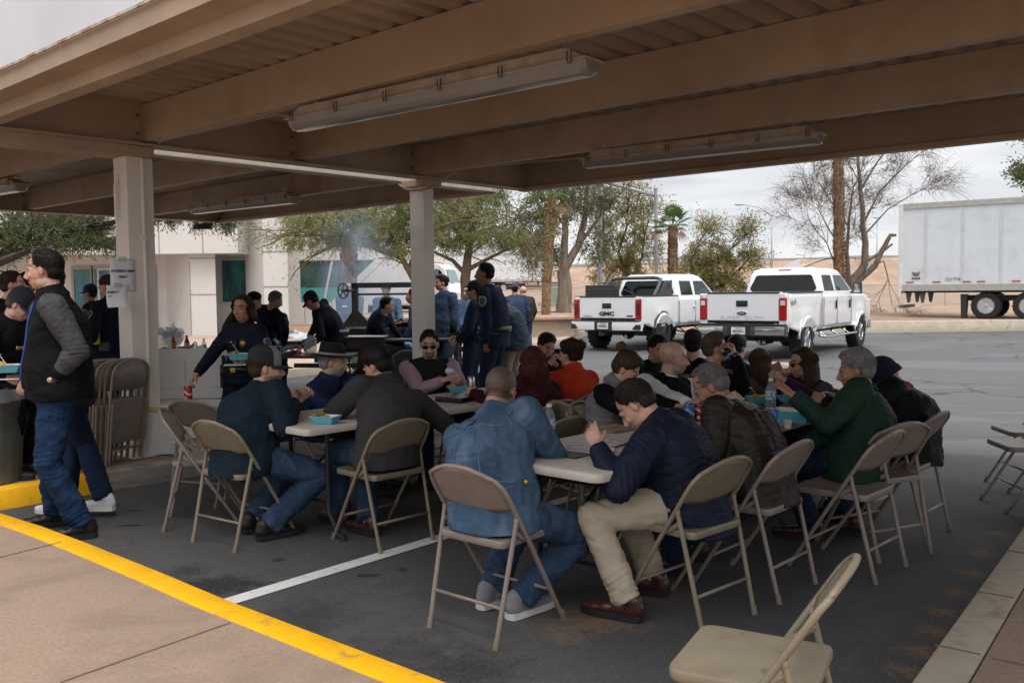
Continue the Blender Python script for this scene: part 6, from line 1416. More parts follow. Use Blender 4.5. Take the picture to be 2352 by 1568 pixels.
d = cook('man in a faded blue shirt, dark beanie and sunglasses, behind the grill frame', 885, 16.6, (887, 667), 176, LBL, hpitch=-12, leg=JN, g=1.2, Rh=W(870, 775, 16.3), Lh=W(922, 760, 16.3), hair=None); sunglasses(d); patch(d, d['top'], d['sp'](.6)+d['sf']*.3+d['srt']*.08, .10, .04, WHT, 'name_tag')
b = MB(); b.tube([d['H']+d['F'] @ Vector((0, -.012, z)) for z in (.03, .08, .12, .135)], [.098, .092, .06, .015], 16, up=d['F'] @ Vector((0, 1, 0))); b.build('beanie', BLKC, d['root'], off=d['off'], smooth=2)
cook('cook in a navy shirt bending towards the grill with blue gloves', 862, 13.5, (889, 702), -74, NAV, hyaw=-84, hpitch=-10, HY=13.2, Rh=W(930, 790, 12.95), Lh=W(925, 785, 13.4), glove=BG_, vox=.009)
cook('man in a denim blue shirt half hidden behind the far post, wearing blue gloves', 962, 14.2, (947, 681), 84, DBL, leg=JN, Lh=W(928, 782, 13.9), glove=BG_, beard=3)
d = cook('stocky man in a denim blue work shirt and black gauntlets, right of the far post', 1026, 13.8, (1014, 650), 130, DBL, hyaw=112, leg=CVB, g=1.3, Lh=W(1040, 775, 13.6), Le=(.6, -.2, -.6), glove=(.015, .015, .015), hair='quiff', vox=.009, hgt=1.02); b = MB(); b.tube([d['EL'].lerp(d['Lh'], .25), d['Lh']], [.062, .055], 12); b.build('gauntlet', BLKC, d['root'], off=d['off'], smooth=2)
d = cook('man in navy cap and coveralls with clasped hands, in front of the tall officer', 1088, 11.5, (1090, 669), 76, CVB, leg=CVB, g=1.2, hyaw=80, Lh=W(1048, 782, 11.3), Rh=W(1044, 778, 11.5), vox=.008, cvox=.012, skin='mid', beard=0, jacket_len=.06); hcap(d, (.008, .010, .022)); beltm(d, .06)
d = cook('tall officer in a navy uniform with a gold edged shoulder patch, facing left', 1136, 10.6, (1113, 629), 70, CVB, hyaw=78, hgt=1.08, g=1.15, pz=1.04, leg=CVB, vox=.007, cvox=.011, skin='brown', hairopt=dict(lift=1.0, r=.002), Lh=W(1118, 790, 10.4)); beltm(d, .07, wd=.03); patch(d, d['top'], d['SL']+Vector((-.02, -.13, -.07)), .11, .14, GLD, 'shoulder_patch', 'shield', inner=UBL)
b = MB(); b.box(d['P']+Vector((.0, -.20, .05)), (.09, .05, .11)); b.build('belt_pouch', BLK, d['root'], off=d['off'], bevel=.012)
cook('person in a slate blue quilted jacket and tan trousers bending behind the tall officer', 1180, 11.9, (1140, 690), 66, SLT, hpitch=-30, leg=M('tan_trousers', (.15, .12, .10), .85), puff=1.8, g=1.3, jacket_len=.22)
cook('man in a faded blue shirt glimpsed between the capped man and the tall officer', 1066, 15.5, (1074, 672), 150, LBL)
d = cook('man in a grey cap and blue jacket seen from behind, near the planter', 1185, 19.4, (1182, 664), 12, DBL, leg=JN, g=1.2); hcap(d, (.06, .055, .075))
cook('balding man in a dark brown jacket beside the man in the grey cap', 1206, 20.5, (1201, 669), 30, M('brown_jacket', (.018, .010, .008), .8), leg=JN, hair=None, buzz='bald', skin='light', g=1.1)
# --- far table trio
person('dark haired person in a black puffer jacket behind the bald man', (X_(1500, 8.0), 8.0, .55), W(1510, 802, 7.9), -150, hpitch=-20, topmat=BPF, legmat=JND, skin='mid', haircol=BHC, puff=1.8, vox=.009)
d = person('person in a black cap with a white edge, between the bald man and drinking man', (X_(1590, 8.2), 8.2, .55), W(1592, 792, 8.1), -20, topmat=BLKC, legmat=JND, skin='light', haircol=BHC, vox=.009); hcap(d, (.008, .010, .016), panel=WHT)
person('dark haired person in blue behind the drinking man\'s hand', (X_(1695, 8.7), 8.7, .55), W(1694, 800, 8.6), -50, hpitch=-10, topmat=NJK, legmat=JND, skin='light', haircol=BHC, vox=.009, hair='thick')
for px, Y, a_, lb in ((1500, 8.0, -150, 'black puffer jacket'), (1590, 8.2, -20, 'white edged cap'), (1695, 8.7, -50, 'blue top')): seat_chair((X_(px, Y), Y), a_, 'mauve folding chair under the far person in the '+lb)
# =============== white building ===============
PAN = M('white_panel', (.60, .58, .55), .5, var=.04, vs=1.2, dirt=(.50, .48, .45), ds=.8, dlo=.55, dhi=.8); PANS = M('panel_joint', (.28, .26, .24), .8)
TEAL = M('teal_glass', (.02, .17, .18), .08, var=.35, vs=.9, spec=.8, dirt=(.015, .06, .07), ds=.8, dlo=.45, dhi=.6, stretch=(3, 1, .6)); FRM = M('window_frame', (.52, .51, .49), .4)
TEALP = M('pale_teal_film', (.06, .30, .27), .2, var=.15, vs=1)
YB = 29.3
def bx(px, Y): return W(px, 700, Y).x
def bz(px, py, Y): return W(px, py, Y).z
bld = empty('office_building', (-8, YB, .15), 0, 'white panelled office building with teal windows and recessed entrance', 'building'); BO = Vector((-8, YB, .15))
def wallbox(x0, x1, y0, y1, z0, z1, name='wall', m=PAN, par=None, bev=0):
 b = MB(); b.box(((x0+x1)/2, (y0+y1)/2, (z0+z1)/2), (x1-x0, y1-y0, z1-z0)); return b.build(name, m, par or bld, off=BO, bevel=bev)
zs = bz(460, 582, YB); YR = 31.6
xl = -30; xp0, xp1 = bx(607, YB), bx(667, YB); xend = bx(868, 34)
# upper band over the recess
wallbox(xl, xp0-.8, YB, YB+9, zs, 8.5); 
b = MB(); b.prism([(bx(566, YB+1.6), YB+1.6), (bx(607, YB-.25), YB-.25), (xp1, YB-.25), (bx(665, YB+3), YB+3), (bx(566, YB+1.6), YB+3)], .15, 8.6); b.build('pier', PAN, bld, off=BO)
b = MB()
for px in (345+25, 470, 552): x = bx(px, YB); b.box((x, YB-.006, (zs+8)/2), (.03, .012, 8-zs))
for zz in (zs+3.2,): b.box((-16, YB-.006, zz), (27, .012, .03))
for zz in (1.75, zs+.02, zs+3.0): b.box(((bx(607, YB)+xp1)/2, YB-.256, zz), (xp1-bx(607, YB), .012, .03))
b.build('panel_joints', PANS, bld, off=BO)
# recess: back wall with doors, angled return, window
wallbox(xl, bx(605, YR), YR, YR+.3, .15, zs)
x0, x1 = bx(438, YR-2), bx(495, YR-2.0)
b = MB(); xa, xb_, xc = bx(384, YR), bx(438, YR-1.9), bx(497, YR-1.9); b.prism([(xa, YR), (xb_, YR-1.9), (xc, YR-1.9), (bx(495, YR), YR)], .15, zs-.0); b.build('wall', PAN, bld, off=BO)
b = MB(); b.box(((xb_+xc)/2, YR-1.906, 1.52), (xc-xb_, .012, .03)); b.box(((xb_+xc)/2, YR-1.906, zs-.14), (xc-xb_, .012, .03)); b.box((xb_, YR-1.904, 1.4), (.03, .02, 2.4)); b.build('panel_joints', PANS, bld, off=BO)
def window(x0, x1, z0, z1, Y, glass=TEAL, bars=(), poly=None, fr=.07):
 b = MB(); xm, zm_ = (x0+x1)/2, (z0+z1)/2
 b.box((xm, Y-.03, z1+fr/2), (x1-x0+2*fr, .08, fr)); b.box((xm, Y-.03, z0-fr/2), (x1-x0+2*fr, .10, fr)); b.box((x0-fr/2, Y-.03, zm_), (fr, .08, z1-z0)); b.box((x1+fr/2, Y-.03, zm_), (fr, .08, z1-z0))
 for q in bars: b.box((q, Y-.028, zm_), (.05, .06, z1-z0))
 w_ = b.build('window', FRM, bld, off=BO); b = MB(); b.box((xm, Y-.012, zm_), (x1-x0, .02, z1-z0)); b.build('pane', glass, w_, off=BO); return w_
window(bx(504, YR-.4), bx(562, YR-.4), bz(530, 693, YR), bz(530, 598, YR), YR)
wallbox(bx(497, YR-.4), bx(606, YR), YR-.0, YR+.02, .15, .2)
# doors
for xa_, xb2, hd in ((168, 218, 1), (215, 262, -1), (345, 362, 1)):
 x0, x1 = bx(xa_, YR), bx(xb2, YR); b = MB(); z1 = 2.45
 b.box(((x0+x1)/2, YR-.03, z1+.05), (x1-x0, .07, .12)); b.box((x0+.04, YR-.03, 1.3), (.09, .07, 2.3)); b.box((x1-.04, YR-.03, 1.3), (.09, .07, 2.3)); b.box(((x0+x1)/2, YR-.03, .35), (x1-x0-.18, .07, .40))
 dr = b.build('door', M('door_frame', (.36, .33, .29), .5), bld, off=BO)
 b = MB(); b.box(((x0+x1)/2, YR-.02, 1.5), (x1-x0-.16, .03, 1.9)); b.build('pane', TEAL, dr, off=BO)
 b = MB(); b.tube([(x1-.14 if hd > 0 else x0+.14, YR-.10, 1.1), (x1-.14 if hd > 0 else x0+.14, YR-.10, 1.4)], .015, 6); b.build('handle', SIL, dr, off=BO)
window(bx(232, YR), bx(262, YR), .5, 2.4, YR)
# right wing with the slanted window
YW = 34.0; xw0 = bx(660, YW); xw1 = bx(690, YW); zt_, zb_ = bz(760, 598, YW), bz(760, 686, YW); xt = bx(862, YW); xbm = bx(812, YW)
b = MB()
xe_t, xe_b = bx(872, YW), bx(800, YW)
b.prism([(xw0, .15), (bx(842, YW), .15), (bx(842, YW), zb_-.12), (xw0, zb_-.12)], -YW-.3, -YW, Matrix.Rotation(R(90), 3, 'X')); b.build('wall', PAN, bld, off=BO)
b = MB(); b.prism([(xw0, zb_-.12), (xw1, zb_-.12), (xw1, zt_), (xw0, zt_)], -YW-.3, -YW, Matrix.Rotation(R(90), 3, 'X')); b.prism([(xw0, zt_), (xt+.5, zt_), (xt+.5, 8.2), (xw0, 8.2)], -YW-.3, -YW, Matrix.Rotation(R(90), 3, 'X')); b.build('wall', PAN, bld, off=BO)
b = MB(); b.prism([(xt, zt_), (xt+.35, zt_), (xbm-.5, zb_-.12), (xbm-.85, zb_-.12)], -YW-.3, -YW, Matrix.Rotation(R(90), 3, 'X')); b.build('slanted_fin', PAN, bld, off=BO)
b = MB(); b.prism([(xw1, zb_-.12), (xbm-.7, zb_-.12), (xt, zt_), (xw1, zt_)], -YW-.14, -YW-.10, Matrix.Rotation(R(90), 3, 'X')); wn = b.build('window', M('dark_teal_glass', (.030, .075, .070), .06, var=.4, vs=.7, spec=.35, dirt=(.07, .11, .10), ds=.6, dlo=.45, dhi=.65, stretch=(1.5, 1, .8)), bld, off=BO)
b = MB(); b.prism([(xw1, zb_-.1), (xbm-.72, zb_-.1), (xbm-.3, zb_+.42), (xw1, zb_+.42)], -YW-.098, -YW-.09, Matrix.Rotation(R(90), 3, 'X')); b.build('lower_pane', TEALP, wn, off=BO)
b = MB(); q0, q1 = bx(742, YW), bx(762, YW); b.prism([(q0, zb_-.1), (q0+.07, zb_-.1), (q1+.09, zt_), (q1, zt_)], -YW-.08, -YW-.02, Matrix.Rotation(R(90), 3, 'X')); b.box(((xw1+xt)/2, YW+.04, zt_+.03), (xt-xw1, .1, .06)); b.build('frame', FRM, wn, off=BO)
b = MB()
for px in (700, 762): b.box((bx(px, YW), YW-.004, 1.0), (.03, .012, 1.2))
for px in (715, 790): b.box((bx(px, YW), YW-.004, 5.5), (.03, .012, 5))
b.box((bx(745, YW), YW-.004, zt_+1.6), (5.0, .012, .03)); b.build('panel_joints', PANS, bld, off=BO)
# =============== planter ===============
b = MB(); pp_ = [(bx(826, 28.4), 28.4), (bx(905, 27.4), 27.4), (bx(1180, 26.7), 26.7), (bx(1318, 26.9), 26.9), (bx(1326, 28), 28), (bx(1326, 34), 34), (bx(826, 34), 34)]
b.prism(pp_, .15, .66); pr_ = b.build('planter', M('planter_wall', (.42, .33, .26), .85, var=.1, vs=2, dirt=(.3, .24, .19), ds=1.5)); tag(pr_, 'long low concrete planter filled with reddish gravel, behind the men at the grill', 'planter')
b = MB()
for i in range(len(pp_)): 
 p, q = Vector((*pp_[i], .70)), Vector((*pp_[(i+1) % len(pp_)], .70)); b.box((p+q)/2, ((q-p).length+.1, .42, .09), rot=math.atan2((q-p).y, (q-p).x))
b.build('cap', M('planter_cap', (.36, .23, .16), .8, var=.15), pr_, bevel=.02)
b = MB(); b.prism(pp_, .62, .69); b.build('gravel_fill', GRAV, pr_)['kind'] = 'stuff'
# =============== trees ===============
def bark(name, c, d_): return M(name, c, .9, var=.35, vs=3, bump=1, bs=18, stretch=(3, 3, .5), dirt=d_, ds=2, dlo=.5, dhi=.65)
BK1 = bark('bark_grey', (.22, .17, .13), (.12, .09, .07)); BK2 = bark('bark_brown', (.17, .11, .075), (.09, .055, .04)); BK3 = bark('bark_dark', (.075, .05, .04), (.04, .03, .025))
LF1 = leafmat('leaf_feather', (.125, .145, .055), (.26, .26, .095)); LF2 = leafmat('leaf_euc', (.11, .125, .07), (.20, .205, .11)); LF3 = leafmat('leaf_olive', (.14, .13, .045), (.29, .25, .085)); LF4 = leafmat('leaf_dark', (.06, .08, .028), (.13, .14, .05)); LFD = leafmat('leaf_dry', (.20, .12, .07), (.30, .19, .11))
def tree(label, base, starts, depth=4, spread=.55, shrink=.74, nk=3, twigs=(), leaf=None, nleaf=4000, lsize=(.16, .012), drop=0, seed=1, barkm=BK1, name='tree', cat='tree', leafspread=.35, r0=.2, droop=.0, limb_wob=.12, lr=.7, group=None, leafy=3, tmin=.0, trunk=None, blobs=(), twig=None):
 """starts: list of (points, r0, r1) for hand-placed limbs; twigs grow by themselves from their ends"""
 rg = random.Random(seed); root = empty(name, base, 0, label, cat, group); B0 = Vector(base); tb = MB(); tips = []
 def grow(p, d, L_, r, lv):
  n = 4; pts = [p]; q = p.copy(); dd = d.copy()
  for i in range(n):
   dd = (dd+Vector((rg.gauss(0, limb_wob), rg.gauss(0, limb_wob), rg.gauss(0, limb_wob)-droop*(1 if lv > 1 else .2)))).normalized(); q = q+dd*L_/n; pts.append(q)
   if lv >= leafy: tips.append((q.copy(), dd.copy()))
  tb.tube(pts, [r*(1-.4*i/n) for i in range(n+1)], 7 if lv < 2 else 4, cap=False)
  if lv < depth:
   for k in range(nk):
    i = rg.choice((2, 3, 4)) if k else 4
    ax = Vector((rg.uniform(-1, 1), rg.uniform(-1, 1), rg.uniform(-.5, 1))); v = (dd+ax*spread).normalized()
    grow(pts[i], v, L_*shrink*rg.uniform(.75, 1.15), r*.6*(1-.1*i/n), lv+1)
 for pts, ra, rb_, lv, L_ in starts:
  pts = [Vector(p) for p in pts]; k = len(pts); fine = []
  for a, c in zip(pts[:-1], pts[1:]):
   for t in (0, .33, .66): fine.append(a.lerp(c, t)+Vector((rg.gauss(0, .3), rg.gauss(0, .3), rg.gauss(0, .1)))*ra*.25*(1 if t else 0))
  fine.append(pts[-1]); m_ = len(fine)
  tb.tube(fine, [ra+(rb_-ra)*i/(m_-1) for i in range(m_)], 9, cap=False)
  d = (fine[-1]-fine[-3]).normalized()
  if L_ > 0:
   for q in range(nk+1): grow(fine[-1], (d+Vector((rg.uniform(-1, 1), rg.uniform(-1, 1), rg.uniform(-.4, .8)))*spread).normalized(), L_, rb_*.75, lv)
   for i in range(m_//2, m_-1):
    if rg.random() < .6: grow(fine[i], (d*.4+Vector((rg.uniform(-1, 1), rg.uniform(-1, 1), rg.uniform(-.2, .9)))).normalized(), L_*.8, rb_*.5, lv+1)
 tb.build('trunk', barkm, root, off=B0, smooth=2, recalc=False)
 if blobs and leaf:
  rn = np.random.default_rng(seed+99); Vs = []
  for (cx, cy, cY, rx, ry, rz, n_) in blobs:
   c = np.array(W(cx, cy, cY)); k = 14; ns = max(1, n_//k); u = rn.normal(0, 1, (ns*3, 3)); u /= np.linalg.norm(u, axis=1)[:, None]; u *= rn.uniform(.25, 1, (ns*3, 1))**.45
   Pn = c+u*np.array([rx, ry, rz]); keep = np.array([mnoise.noise(Vector(p)*(1.7/max(.5, rz))) for p in Pn]); o_ = np.argsort(-keep)[:ns]; Pn = Pn[o_]; u = u[o_]
   d = u*np.array([1, 1, .3])+rn.normal(0, .5, (len(Pn), 3)); d[:, 2] -= .35; d /= np.linalg.norm(d, axis=1)[:, None]; sl = lsize[0]*rn.uniform(1.8, 3.6, (len(Pn), 1))
   for j in range(k):
    t = j/k; a = Pn+d*sl*t; a[:, 2] -= (sl[:, 0]*t*t)*.35; lr_ = rn.normal(0, 1, (len(Pn), 3)); lr_ += d*1.1; lr_[:, 2] -= .4; lr_ /= np.linalg.norm(lr_, axis=1)[:, None]
    ln = lsize[0]*rn.uniform(.5, 1.1, (len(Pn), 1)); sd = np.cross(lr_, rn.normal(0, 1, (len(Pn), 3))); sd /= np.linalg.norm(sd, axis=1)[:, None]+1e-9; w_ = lsize[1]
    Vs.append(np.stack([a, a+lr_*ln*.5+sd*w_, a+lr_*ln, a+lr_*ln*.5-sd*w_], 1).reshape(-1, 3))
   tw = Pn+d*sl; sd = np.cross(d, rn.normal(0, 1, (len(Pn), 3))); sd /= np.linalg.norm(sd, axis=1)[:, None]+1e-9
  V = np.concatenate(Vs)-np.array(B0); npmesh('crown', V, np.arange(len(V)).reshape(-1, 4), leaf, root)
 if twig:
  rn = np.random.default_rng(seed+5); n_ = twig; idx = rn.integers(0, len(tips), n_); a = np.array([tips[i][0] for i in idx])-np.array(B0)+rn.normal(0, .06, (n_, 3)); d = np.array([tips[i][1] for i in idx])*.8+rn.normal(0, .55, (n_, 3)); d /= np.linalg.norm(d, axis=1)[:, None]
  L2 = rn.uniform(.35, 1.1, (n_, 1)); sd = np.cross(d, rn.normal(0, 1, (n_, 3))); sd /= np.linalg.norm(sd, axis=1)[:, None]; m1 = a+d*L2*.5+rn.normal(0, .04, (n_, 3)); m2 = a+d*L2+np.array([0, 0, -1])*L2*rn.uniform(0, .35, (n_, 1))
  V = np.stack([a-sd*.006, a+sd*.006, m1+sd*.005, m1-sd*.005, m2+sd*.002, m2-sd*.002], 1).reshape(-1, 3); q = np.arange(n_)[:, None]*6; F = np.concatenate([q+np.array([[0, 1, 2, 3]]), q+np.array([[3, 2, 4, 5]])]); npmesh('twigs', V, F, barkm, root)['kind'] = 'stuff'
 if leaf and tips and nleaf:
  rn = np.random.default_rng(seed); idx = rn.integers(0, len(tips), nleaf); C0 = np.array([tips[i][0] for i in idx])-np.array(B0)+rn.normal(0, leafspread, (nleaf, 3))*np.array([1, 1, .7])
  dirs = rn.normal(0, 1, (nleaf, 3))+np.array([tips[i][1] for i in idx])*1.2; dirs[:, 2] -= drop; dirs /= np.linalg.norm(dirs, axis=1)[:, None]
  sd = np.cross(dirs, rn.normal(0, 1, (nleaf, 3))); sd /= np.linalg.norm(sd, axis=1)[:, None]+1e-9
  ln = lsize[0]*rn.uniform(.6, 1.3, (nleaf, 1)); wd = lsize[1]*rn.uniform(.7, 1.3, (nleaf, 1))
  a = C0; b_ = C0+dirs*ln*.5+sd*wd; c_ = C0+dirs*ln; d_ = C0+dirs*ln*.5-sd*wd
  V = np.stack([a, b_, c_, d_], 1).reshape(-1, 3); F = np.arange(4*nleaf).reshape(-1, 4)
  npmesh('crown', V, F, leaf, root)
 return root
def P_(px, py, Y): return W(px, py, Y)
# feathery trees over the grill
Y = 25.0
tree('feathery green palo verde tree above the grill, left of the far post', P_(968, 710, Y), [([P_(968, 715, Y), P_(955, 650, Y), P_(925, 595, Y-.3), P_(850, 560, Y-.5)], .13, .05, 2, 1.5), ([P_(940, 620, Y), P_(960, 570, Y+.3), P_(985, 540, Y)], .08, .04, 2, 1.4), ([P_(905, 590, Y), P_(800, 545, Y-.8), P_(730, 540, Y-1)], .06, .03, 2, 1.2), ([P_(928, 600, Y), P_(890, 520, Y), P_(850, 490, Y)], .06, .03, 2, 1.3), ([P_(890, 560, Y), P_(940, 500, Y)], .05, .03, 2, 1.2)],
     depth=3, leaf=LF1, nleaf=4500, lsize=(.105, .011), seed=3, barkm=BK2, leafspread=.22, droop=.06, drop=.7,
     blobs=[(760, 500, Y-1, 1.25, 1.1, .38, 8500), (850, 465, Y, 1.5, 1.2, .42, 11000), (890, 530, Y, 1.1, 1.0, .34, 7500), (705, 545, Y-1, .6, .6, .22, 2200), (960, 500, Y, .9, 1, .45, 6000), (940, 568, Y-.5, .5, .5, .14, 1600), (800, 545, Y-1, .6, .5, .14, 2200)])
Y = 27.5
tree('feathery green palo verde tree right of the far post, in front of the parked trailer', P_(1071, 715, Y), [([P_(1071, 715, Y), P_(1068, 640, Y), P_(1074, 590, Y), P_(1085, 520, Y), P_(1100, 460, Y)], .19, .06, 2, 1.4), ([P_(1070, 630, Y), P_(1040, 598, Y), P_(1000, 580, Y)], .08, .04, 2, 1.3), ([P_(1074, 620, Y), P_(1110, 600, Y), P_(1150, 580, Y)], .08, .04, 2, 1.3), ([P_(1078, 570, Y), P_(1040, 520, Y), P_(1020, 480, Y)], .07, .04, 2, 1.3), ([P_(1085, 540, Y), P_(1140, 520, Y), P_(1175, 535, Y)], .06, .03, 2, 1.1)],
     depth=3, leaf=LF1, nleaf=4500, lsize=(.105, .011), seed=8, barkm=BK2, leafspread=.25, droop=.05, drop=.7,
     blobs=[(1030, 485, Y, .9, 1.1, .6, 9000), (1100, 475, Y, 1.0, 1.1, .55, 8000), (1030, 548, Y-.5, .7, .7, .22, 4500), (1115, 545, Y-.5, .95, .8, .24, 7000), (1180, 540, Y, .5, .7, .26, 2600), (1080, 440, Y, 1.2, 1, .3, 5000)])
# big dark tree at far left
Y = 17.5
tree('dark mesquite tree spreading over the entrance at the left edge', P_(-260, 720, Y), [([P_(-300, 868, Y), P_(-265, 760, Y), P_(-120, 660, Y), P_(0, 600, Y), P_(90, 560, Y-.3), P_(180, 525, Y-.5)], .20, .04, 3, .7), ([P_(-120, 660, Y), P_(20, 575, Y+.5), P_(60, 530, Y), P_(120, 500, Y)], .10, .04, 2, 1.0), ([P_(60, 570, Y), P_(150, 545, Y), P_(240, 515, Y-.5), P_(360, 490, Y-1), P_(470, 488, Y-1)], .06, .012, 9, 0), ([P_(-60, 620, Y), P_(20, 520, Y)], .1, .04, 2, 1.0), ([P_(0, 600, Y-1), P_(60, 575, Y-1.5)], .06, .03, 3, .6)],
     depth=4, leaf=LF4, nleaf=6000, lsize=(.085, .009), seed=5, barkm=BK3, leafspread=.20, droop=-.02, drop=.5,
     blobs=[(40, 515, Y, .9, 1, .30, 13000), (150, 515, Y, .8, .9, .24, 11000), (215, 550, Y-.5, .4, .5, .10, 3200), (-60, 550, Y, .8, 1, .5, 7000), (90, 555, Y-.5, .6, .6, .12, 3500), (380, 490, Y-1, .45, .4, .07, 2200), (475, 496, Y-1, .6, .4, .06, 2400), (545, 512, Y-1, .2, .2, .03, 350)])
# eucalyptus
Y = 33.5
tree('tall grey barked eucalyptus with thin leaves, left of the galvanised pole', P_(1297, 722, Y), [([P_(1296, 724, Y), P_(1298, 660, Y), P_(1294, 620, Y)], .30, .24, 9, 0), ([P_(1294, 622, Y), P_(1296, 560, Y), P_(1300, 480, Y), P_(1290, 410, Y)], .17, .07, 1, 1.7), ([P_(1295, 622, Y), P_(1330, 560, Y), P_(1345, 490, Y), P_(1352, 400, Y)], .17, .07, 1, 1.7), ([P_(1290, 615, Y), P_(1262, 560, Y), P_(1242, 480, Y), P_(1225, 440, Y)], .12, .04, 2, 1.6), ([P_(1292, 600, Y), P_(1240, 590, Y), P_(1190, 565, Y)], .07, .03, 2, 1.5), ([P_(1335, 555, Y), P_(1390, 480, Y), P_(1430, 440, Y)], .07, .03, 2, 1.6), ([P_(1300, 520, Y), P_(1240, 440, Y)], .06, .03, 2, 1.5)],
     depth=4, leaf=LF2, nleaf=15000, lsize=(.15, .022), seed=14, barkm=BK1, leafspread=.24, droop=.02, drop=.6, spread=.6,
     blobs=[(1215, 520, Y, .9, 1, .7, 4000), (1260, 470, Y, .9, 1, .6, 3500), (1350, 450, Y, 1.1, 1, .5, 4000), (1240, 580, Y, .7, .8, .5, 2200), (1370, 560, Y, .5, .6, .6, 1500)])
Y = 46
tree('olive green mesquite behind the two galvanised poles', P_(1440, 700, Y), [([P_(1452, 700, Y), P_(1445, 640, Y), P_(1420, 580, Y), P_(1440, 520, Y)], .16, .05, 2, 1.3), ([P_(1447, 650, Y), P_(1475, 590, Y), P_(1480, 540, Y)], .10, .04, 2, 1.1), ([P_(1440, 630, Y), P_(1400, 590, Y), P_(1385, 560, Y)], .1, .05, 2, 1.7)], depth=3, leaf=LF3, nleaf=5000, lsize=(.2, .022), seed=21, barkm=BK3, leafspread=.35, drop=.4,
     blobs=[(1440, 510, Y, 1.1, 1.2, .9, 3600), (1405, 580, Y, 1.0, 1.2, .9, 3600), (1475, 575, Y, .9, 1.2, 1.1, 3600), (1400, 635, Y, .9, 1.2, .4, 1500), (1480, 635, Y, .8, 1.2, .4, 1500)])
Y = 40
tree('yellow green mesquite bush spreading right behind the cabs of the pickups', P_(1600, 715, Y), [([P_(1590, 715, Y), P_(1600, 650, Y), P_(1640, 600, Y), P_(1680, 570, Y)], .14, .03, 2, .9), ([P_(1600, 660, Y), P_(1585, 610, Y), P_(1600, 570, Y)], .10, .03, 2, .9), ([P_(1610, 680, Y), P_(1665, 650, Y), P_(1690, 625, Y)], .08, .03, 2, .8), ([P_(1590, 690, Y), P_(1570, 660, Y)], .08, .03, 3, .6)], depth=3, leaf=LF3, nleaf=5000, lsize=(.16, .020), seed=23, barkm=BK3, leafspread=.30, drop=.2,
     blobs=[(1620, 570, Y, .8, 1, .5, 2600), (1595, 620, Y, .75, 1, .7, 4200), (1645, 615, Y, 1.0, 1, .55, 4500), (1685, 570, Y, .5, .7, .25, 800), (1650, 660, Y, 1.1, 1, .45, 5000), (1600, 680, Y, .7, .9, .35, 2000)])
# bare tree and trunk at right
Y = 38
def lb(*p): return [P_(a, c, Y) for a, c in p]
tree('almost bare dry tree with many upright limbs, between the pickup and the white trailer', P_(1965, 715, Y), [(lb((1960, 712), (1955, 650), (1985, 610), (1988, 560), (1982, 500), (1975, 420), (1970, 340)), .22, .05, 2, .95), (lb((1950, 650), (1945, 580), (1950, 500), (1960, 430)), .10, .03, 2, 1.1), (lb((1960, 655), (2010, 610), (2035, 560), (2045, 540), (2058, 540)), .14, .06, 9, 0), (lb((1990, 600), (2030, 575), (2050, 560)), .07, .04, 9, 0),
     (lb((1985, 510), (2020, 440), (2060, 400), (2080, 380)), .05, .02, 3, 1.0), (lb((1985, 540), (2040, 480), (2090, 450)), .04, .015, 3, 1.0), (lb((1948, 520), (1900, 450), (1875, 410)), .04, .015, 3, 1.0), (lb((1950, 600), (1900, 520), (1880, 480)), .04, .015, 3, .9), (lb((1975, 440), (2010, 380), (2035, 345)), .05, .02, 3, 1.0), (lb((1955, 640), (1915, 600), (1900, 560)), .05, .02, 2, 1.2), (lb((2000, 610), (2030, 600), (2040, 640)), .04, .02, 3, 1.2)],
     depth=5, leaf=LFD, nleaf=3000, twig=6500, lsize=(.10, .022), seed=31, barkm=bark('bark_dry', (.17, .135, .11), (.09, .07, .055)), leafspread=.12, droop=.03, drop=1.2, spread=.6, limb_wob=.10, leafy=4)
Y = 34
tree('dark leaved tree touching the right edge of the picture', P_(2450, 720, Y), [([P_(2450, 720, Y), P_(2440, 560, Y), P_(2420, 420, Y)], .2, .08, 2, 1.2), ([P_(2435, 520, Y), P_(2385, 440, Y)], .06, .03, 3, .8)], depth=4, leaf=LF4, nleaf=6000, lsize=(.14, .03), seed=41, barkm=BK1, leafspread=.2)
